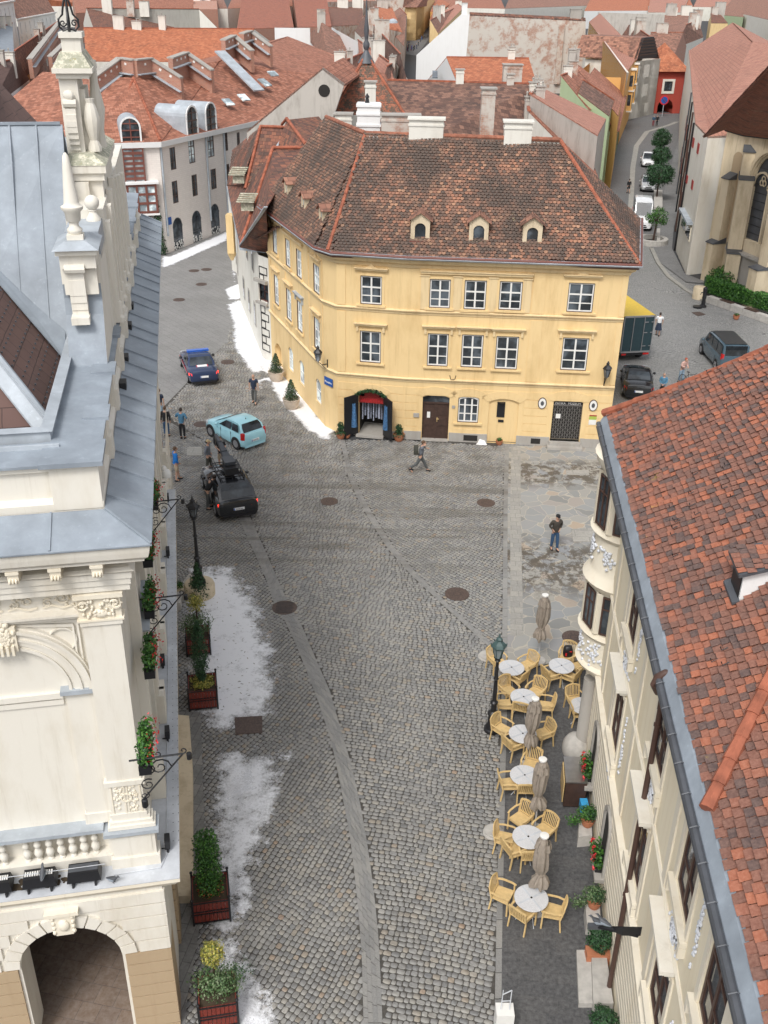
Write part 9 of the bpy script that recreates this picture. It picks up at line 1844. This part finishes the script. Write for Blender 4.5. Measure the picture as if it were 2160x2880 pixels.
m=MB(); F.box(m,F.L-.5,F.L-.1,.52,.64,.0,.05); F.box(m,.1,.4,.52,.64,0,.05); m.build('tail_light',M['tail'],t); m=MB(); F.box(m,.05,F.L-.05,.6,2.4,dep-1.6,dep-.1); m.build('cab',M['white'],t)
# vans and cars of the side street (front towards the viewer)
sd=(G(1770,450)-G(1790,640)).normalized()
f=E5(378,1445); L=5.9; car('delivery_van','white delivery van with a black bumper in the side street','van',f+sd*L,f,paint('white_paint',(.74,.75,.76)),L,1.99,2.6,'van',hood=1.25,belt=1.35)
f=E5(440,1052); car('parked_car','silver car with a yellow number plate under the largest round tree','car',f+sd*4.5,f,paint('silver_paint',(.38,.39,.40),.3),4.5,1.84,1.5,'estate',group='cars parked in the side street'); m=MB()
f=E5(440,800); car('parked_car','white car, farthest of the parked row, between the round trees','car',f+sd*4.4,f,paint('white_paint_far',(.70,.71,.72)),4.4,1.84,1.65,'suv',group='cars parked in the side street')
# ================================================================== people
M['skin']=plain('skin',(.46,.27,.19),.55,var=.06); M['hair']=plain('dark_hair',(.03,.02,.015),.7); M['hair2']=plain('red_hair',(.30,.06,.03),.7); M['hair3']=plain('grey_hair',(.25,.22,.20),.7); M['hairb']=plain('brown_hair',(.10,.055,.03),.7)
def cl(n,c): M.setdefault(n,plain(n,c,.85,var=.2,scale=14,bump=.2)); return n
def skin_mesh(verts,edges,rad,sub=1):
    me=bpy.data.meshes.new('tmp'); me.from_pydata(verts,edges,[]); o=bpy.data.objects.new('tmp',me); COL.objects.link(o); o.modifiers.new('s','SKIN')
    if not me.skin_vertices: return None
    for k,r in enumerate(rad): me.skin_vertices[0].data[k].radius=(r,r) if not isinstance(r,tuple) else r; me.skin_vertices[0].data[k].use_root=(k==0)
    md=o.modifiers.new('u','SUBSURF'); md.levels=sub; md.render_levels=sub; bpy.context.view_layer.update()
    res=bpy.data.meshes.new_from_object(o.evaluated_get(bpy.context.evaluated_depsgraph_get())); V=[v.co.copy() for v in res.vertices]; Fc=[tuple(p.vertices) for p in res.polygons]; bpy.data.objects.remove(o); bpy.data.meshes.remove(me); bpy.data.meshes.remove(res); return V,Fc
def person(b,face,label,h=1.75,top='navy_cloth',bot='jeans',shoe='black',hair='hairb',legs=(.0,.0),arms=((-.05,.05),(.05,.05)),lean=0.,shorts=False,sleeve=True,head=0.,hands=None,cat='person',group=None,skirt=False,cap=None):
    """face: heading in radians; x forward, y left. arms: (forward swing, elbow bend) left and right; hands overrides (x,y,z) wrist"""
    t=thing('person',label,cat,(0,0,0),group); k=h/1.75; hip=.90; sh=1.44; ln=lean; J={}
    hx=0.; J['pel']=(0,0,hip); J['bel']=(.01+ln*.3,0,1.06); J['che']=(.0+ln*.75,0,1.27); J['nek']=(.0+ln,0,1.46-abs(ln)*.25); J['nk2']=(.015+ln*1.12,0,1.53-abs(ln)*.3); hd_=Vector((.035+ln*1.3,0,1.64-abs(ln)*.42))
    segs=[]; 
    def legj(s,a):
        h0=V3(0,s*.09,hip-.05); kn=h0+V3(math.sin(a)*.42+.02,s*.01,-math.cos(a)*.42); bnd=a-.25*abs(a)-(.35 if a<-.2 else 0); an=kn+V3(math.sin(bnd)*.40,s*.0,-math.cos(bnd)*.40); an.z=max(an.z,.07); to=an+V3(.15,s*.03,-.04); to.z=.035; return [h0,kn,an,to]
    Lg=[legj(1,legs[0]),legj(-1,legs[1])]
    low=min(l[2].z for l in Lg); dz=low-.085
    def arm(s,a,i):
        s0=V3(ln*.9,s*.19,sh-abs(ln)*.25); 
        if hands and hands[i]: w_=V3(*hands[i]); d=w_-s0; mid=(s0+w_)/2+V3(-.10,s*.10,-.08); return [s0,mid,w_]
        el=s0+V3(math.sin(a[0])*.28,s*.06,-math.cos(a[0])*.28); b_=a[0]+a[1]; w_=el+V3(math.sin(b_)*.25,s*.0,-math.cos(b_)*.25); return [s0,el,w_]
    Ar=[arm(1,arms[0],0),arm(-1,arms[1],1)]
    off=V3(0,0,-dz)
    verts=[V3(*J[n]) for n in('pel','bel','che','nek','nk2')]; rad=[.115,.115,.125,.07,.055]; ed=[(0,1),(1,2),(2,3),(3,4)]
    def add(parent,pts,rs):
        for p,r in zip(pts,rs): verts.append(p); rad.append(r); ed.append((parent,len(verts)-1)); parent=len(verts)-1
    for l in Lg: add(0,l,(.085,.058,.04,.035))
    for a_ in Ar: add(2,[a_[0]],(.06,)); add(len(verts)-1,a_[1:],(.042,.028))
    V,Fc=skin_mesh([v+off for v in verts],ed,rad)
    m=MB(); m.add(V,Fc); hc=hd_+off; m.ball(hc,(.098,.078,.118),14,10); m.ring([[hc+V3(.085+dx,y,z) for y,z in ((-.014,-.02),(.014,-.02),(.008,.03),(-.008,.03))] for dx in (0,.03)]); m.ball(hc+V3(.03,0,-.07),(.06,.05,.045),8,6)
    for s in (-1,1): m.ball(hc+V3(0,s*.08,-.01),(.02,.012,.032),6,4)
    for s,a_ in ((1,Ar[0]),(-1,Ar[1])):   # hand: palm, four fingers, thumb
        w_=a_[2]+off; d=(a_[2]-a_[1]).normalized(); sd_=d.cross(V3(1,0,0)); sd_=sd_.normalized() if sd_.length>.1 else V3(0,1,0); fd=d.cross(sd_).normalized(); m.bar(w_,w_+d*.085,.03,.08) if 0 else m.hexa([w_+fd*a1+sd_*b1 for a1,b1 in ((-.03,-.014),(.03,-.014),(.03,.014),(-.03,.014))]+[w_+d*.09+fd*a1+sd_*b1 for a1,b1 in ((-.042,-.013),(.042,-.013),(.042,.013),(-.042,.013))])
        for j,(o_,l_) in enumerate(((-.032,.06),(-.011,.075),(.011,.07),(.032,.055))): p0=w_+d*.085+fd*o_; m.tube([p0,p0+d*l_*.55-sd_*.004*s,p0+d*l_*.9-sd_*.02*s],[.0095,.0085,.006],5)
        m.tube([w_+d*.02+fd*.03,w_+d*.055+fd*.055,w_+d*.085+fd*.055],[.011,.0095,.007],5)
    bd=m.build('body',M['skin'],t,smooth=60)
    def eyes():
        e=MB(); 
        for s in (-1,1): e.ball(hc+V3(.088,s*.03,.012),(.01,.014,.009),6,4)
        e.box(hc+V3(.094,0,-.055),(.008,.045,.008)); e.build('eyes_and_mouth',M['dark'],t)
    eyes()
    m=MB(); m.ball(hc+V3(-.018,0,.028),(.104,.088,.108),12,8) if cap is None else m.ball(hc+V3(-.02,0,.0),(.1,.084,.1),12,8); 
    if hair: m.build('hair',M[hair],t,smooth=60)
    if cap: m=MB(); m.lathe(hc+V3(-.005,0,.035),[(.102,0),(.1,.05),(.07,.085),(.01,.095)],12); m.hexa([hc+V3(x,y,z) for x,y,z in ((.08,-.06,.035),(.17,-.05,.03),(.17,.05,.03),(.08,.06,.035),(.08,-.06,.05),(.17,-.05,.04),(.17,.05,.04),(.08,.06,.05))]); m.build('cap',M[cap],t,smooth=50)
    # shirt
    tv=[V3(*J[n]) for n in('bel','pel','che','nek')]; tv[1]=tv[1]+V3(0,0,.02); tr=[(.15,.135),(.15,.14),(.165,.15),.085]; te=[(0,1),(0,2),(2,3)]
    for a_ in Ar:
        i0=len(tv); tv.append(a_[0]); tr.append(.082); te.append((2,i0)); 
        if sleeve: tv+= [a_[1],a_[1].lerp(a_[2],.9)]; tr+=[.06,.044]; te+=[(i0,i0+1),(i0+1,i0+2)]
        else: tv.append(a_[0].lerp(a_[1],.75)); tr.append(.066); te.append((i0,i0+1))
    V,Fc=skin_mesh([v+off for v in tv],te,[r if not isinstance(r,tuple) else r for r in tr]); m=MB(); m.add(V,Fc); m.build('shirt',M[top],t,smooth=60)
    tv=[V3(*J['pel'])+V3(0,0,.06),V3(*J['pel'])-V3(0,0,.04)]; tr=[.142,.135]; te=[(0,1)]
    for l in Lg:
        i0=len(tv); tv.append(l[0]); tr.append(.108); te.append((1,i0)); 
        if shorts: tv.append(l[0].lerp(l[1],.88)); tr.append(.092); te.append((i0,i0+1))
        else: tv+=[l[1],l[2]+V3(0,0,.03)]; tr+=[.078,.06]; te+=[(i0,i0+1),(i0+1,i0+2)]
    if skirt: m=MB(); m.lathe(V3(0,0,0)+off,[(.15,1.0),(.19,.85),(.26,.45),(.25,.45),(.1,.9)],14); m.build('skirt',M[bot],t,smooth=60)
    else: V,Fc=skin_mesh([v+off for v in tv],te,tr); m=MB(); m.add(V,Fc); m.build('trousers',M[bot],t,smooth=60)
    for l in Lg: m=MB(); a=l[2]+off; f_=l[3]+off; m.ring([[a+V3(x,y*.045*sy,0)+V3(0,0,z-a.z+max(0,a.z-.085)) for y,z in ((-1,.0),(1,0.0),(1,.05*hz),(0,.07*hz),(-1,.05*hz))] for x,sy,hz in ((-.07,.6,1.2),(-.03,1,1.5),(.06,1.05,1.2),(.14,1,.8),(.18,.6,.6))]); m.build('shoe',M[shoe],t,smooth=50)
    t.location=b; t.rotation_euler=(0,0,face); t.scale=(k,k,k); return t
navy=cl('navy_cloth',(.015,.025,.05)); jeans=cl('jeans',(.03,.07,.14)); blk=cl('black_cloth',(.012,.012,.014)); den=cl('denim_jacket',(.07,.18,.28)); bl=cl('bright_blue_jacket',(.01,.16,.50)); kh=cl('khaki_shorts',(.42,.33,.23)); gry=cl('grey_shirt',(.13,.14,.16)); grn=cl('dark_olive',(.05,.05,.04)); wh=cl('white_blouse',(.70,.70,.70)); gtr=cl('grey_trousers',(.08,.085,.085)); brn=cl('brown_sweater',(.05,.042,.034)); vest=cl('blue_vest',(.03,.08,.14)); mot=cl('colourful_jacket',(.55,.35,.30)); lj=cl('light_jeans',(.22,.30,.38)); beige=cl('beige_cap',(.42,.32,.18)); mar=cl('maroon_cloth',(.20,.03,.04))
D=math.radians
person(t9(270,243),D(-75),'man in a dark sweater, jeans and cap standing with hands on hips on the flagstones',1.78,brn,jeans,hair='hair',legs=(.12,-.12),hands=((.05,.16,1.02),(.05,-.16,1.02)),cap='black_cloth',lean=.04)
w1=person(t5(1062,1398),D(0),'man striding right across the square with an olive backpack and red scarf',1.78,gry,gtr,hair='hairb',legs=(.5,-.5),hands=((.30,.08,1.30),(.16,-.1,1.50)),lean=.08)
m=MB(); m.ring([[V3(x,y*ww,z) for y,z in ((-.5,1.0),(.5,1.0),(.6,1.25),(.4,1.45),(-.4,1.45),(-.6,1.25))] for x,ww in ((-.12,.26),(-.2,.3),(-.32,.24),(-.35,.1))]); o=m.build('tmp',M['dark_olive']); 
bp=thing('backpack','olive green backpack worn by the striding man','backpack',w1.location); o.name='bag'; o.parent=bp; bp.rotation_euler=w1.rotation_euler; m=MB(); m.ring([[V3(.02+.11*math.cos(a),.12*math.sin(a),1.47+z) for a in [k*math.pi/5 for k in range(10)]] for z in (0,.05,.09)]); o=m.build('scarf',M['red'],w1); o=o
person(t6(942,516),D(75),'woman in a white blouse and navy skirt walking away past the truck',1.66,wh,navy,hair='hair',legs=(.15,-.15),sleeve=False,skirt=True)
cy=person(t6(1090,818),D(-60),'cyclist with red hair in a colourful jacket standing over a bicycle',1.70,mot,lj,hair='hair2',legs=(.1,-.1),hands=((.34,.12,1.12),(.34,-.12,1.12)),lean=.14)
person(t6(965,925),D(-110),'person with pale hair in a denim jacket half hidden by the roof edge',1.65,den,blk,hair='hair3',hands=((.25,.05,1.05),(.25,-.05,1.05)))
person(Z4(1185,722),D(-95),'bald man in a navy shirt walking towards the viewer by the snow',1.78,navy,gtr,hair=None,legs=(.18,-.18),sleeve=False)
person(Z4(95,905),D(70),'man in a navy shirt and jeans partly cut by the hall eave',1.78,navy,lj,hair='hairb',legs=(.25,-.25),sleeve=False)
person(Z4(165,1108),D(80),'person with long brown hair in a black jacket beside the hall eave',1.72,blk,jeans,hair='hairb')
person(Z4(350,1135),D(85),'man in a light denim jacket and black trousers watching the cars',1.76,den,blk,hair='hair',hands=((.12,.2,1.25),(.05,-.24,1.15)))
person(Z4(75,1390),D(60),'dark haired man in a black shirt behind the man in the vest',1.76,blk,jeans,hair='hair',sleeve=False)
person(Z4(125,1555),D(60),'grey haired man in a blue padded vest by the town hall',1.78,vest,lj,hair='hair3')
person(Z4(285,1622),D(25),'bearded man in a bright blue jacket and khaki shorts',1.80,bl,kh,hair='hairb',shorts=True,legs=(.15,-.1),hands=((.16,.16,1.15),(.10,-.2,.98)))
person(Z4(660,1525),D(-10),'man in a grey shirt and beige cap standing before the black car',1.76,gry,grn,hair='hair',cap='beige_cap',legs=(.15,-.15),hands=((.05,.2,.98),(.1,-.2,1.0)))
person(Z4(805,1488),D(-80),'crew member in a black vest and khaki shorts holding camera gear',1.76,blk,kh,hair='hairb',shorts=True,legs=(.12,-.12),hands=((.3,.1,1.15),(.3,-.1,1.2)),sleeve=False)
person(Z5(735,905),D(35),'man in black leaning against the window of the black car',1.78,blk,gtr,hair='hair',lean=.32,legs=(.25,-.1),hands=((.62,.22,1.25),(.55,-.25,1.2)),sleeve=False)
person(E5(492,378),D(90),'walker in a blue top and red trousers at the far street corner',1.8,vest,mar,hair='hair3')
person(E5(528,378),D(90),'walker in dark clothes beside the one in red trousers',1.85,blk,blk,hair='hair3')
person(E5(240,1058),D(95),'person in a black top and shorts walking on the pale street strip',1.62,blk,blk,hair='hair',shorts=True,legs=(.2,-.2))
# bicycle of the cyclist
b=t6(1100,818); bt=thing('bicycle','dark bicycle held by the cyclist in the colourful jacket','bicycle',b); m=MB(); 
for x in (.1,1.12): m2=MB(); m2.tube([(x+.33*math.cos(k*math.pi/10),0,.34+.33*math.sin(k*math.pi/10)) for k in range(21)],.018,5); [m2.bar((x,0,.34),(x+.32*math.cos(a),0,.34+.32*math.sin(a)),.006) for a in [j*math.pi/4 for j in range(8)]]; o=m2.build('wheel',M['tyre']); o.parent=bt
m.tube([(1.12,0,.34),(.98,0,.95)],.016,5); m.tube([(.98,0,.85),(.58,0,.34),(.1,0,.34),(.5,0,.8),(.98,0,.85)],.016,5); m.tube([(.58,0,.34),(.47,0,.92)],.016,5); o=m.build('frame',M['black']); o.parent=bt; m=MB(); m.tube([(.9,.28,1.0),(.98,.1,.97),(.98,-.1,.97),(.9,-.28,1.0)],.014,5); o=m.build('handlebar',M['black']); o.parent=bt; m=MB(); m.ball((.45,0,.95),(.13,.07,.03),8,5); o=m.build('saddle',M['black']); o.parent=bt
bt.location=b+V3(-.15,-.35,0); bt.rotation_euler=(0,0,D(-60))
# small crowd at the far end of the street
q_=random.Random(12); pr=None; cols=['black_cloth','navy_cloth','maroon_cloth','blue_vest','grey_shirt','bright_blue_jacket']
for k in range(16):
    x=975+q_.random()*110; y=285+q_.random()*42+ (10 if x<1060 else -30); p=t2(x,y); h=1.7+.15*q_.random(); c=cols[k%6]
    t=thing('person','tiny dark clad pedestrian in the crowd at the far narrow street','person',p,'crowd in the narrow street')
    V,Fc=skin_mesh([V3(0,0,.95),V3(0,0,1.25),V3(0,0,1.5),V3(0,.1,.85),V3(.1,.1,.05),V3(0,-.1,.85),V3(-.1,-.1,.05),V3(0,.22,1.42),V3(.05,.26,.95),V3(0,-.22,1.42),V3(.05,-.26,.95)],[(0,1),(1,2),(0,3),(3,4),(0,5),(5,6),(1,7),(7,8),(1,9),(9,10)],[.15,.16,.07,.09,.06,.09,.06,.08,.05,.08,.05],0); m=MB(); m.add([v+p for v in V],Fc); m.build('body',M[c],t,smooth=60); m=MB(); m.ball(p+V3(0,0,1.62),.12,6,5); m.build('head',M['skin'],t)
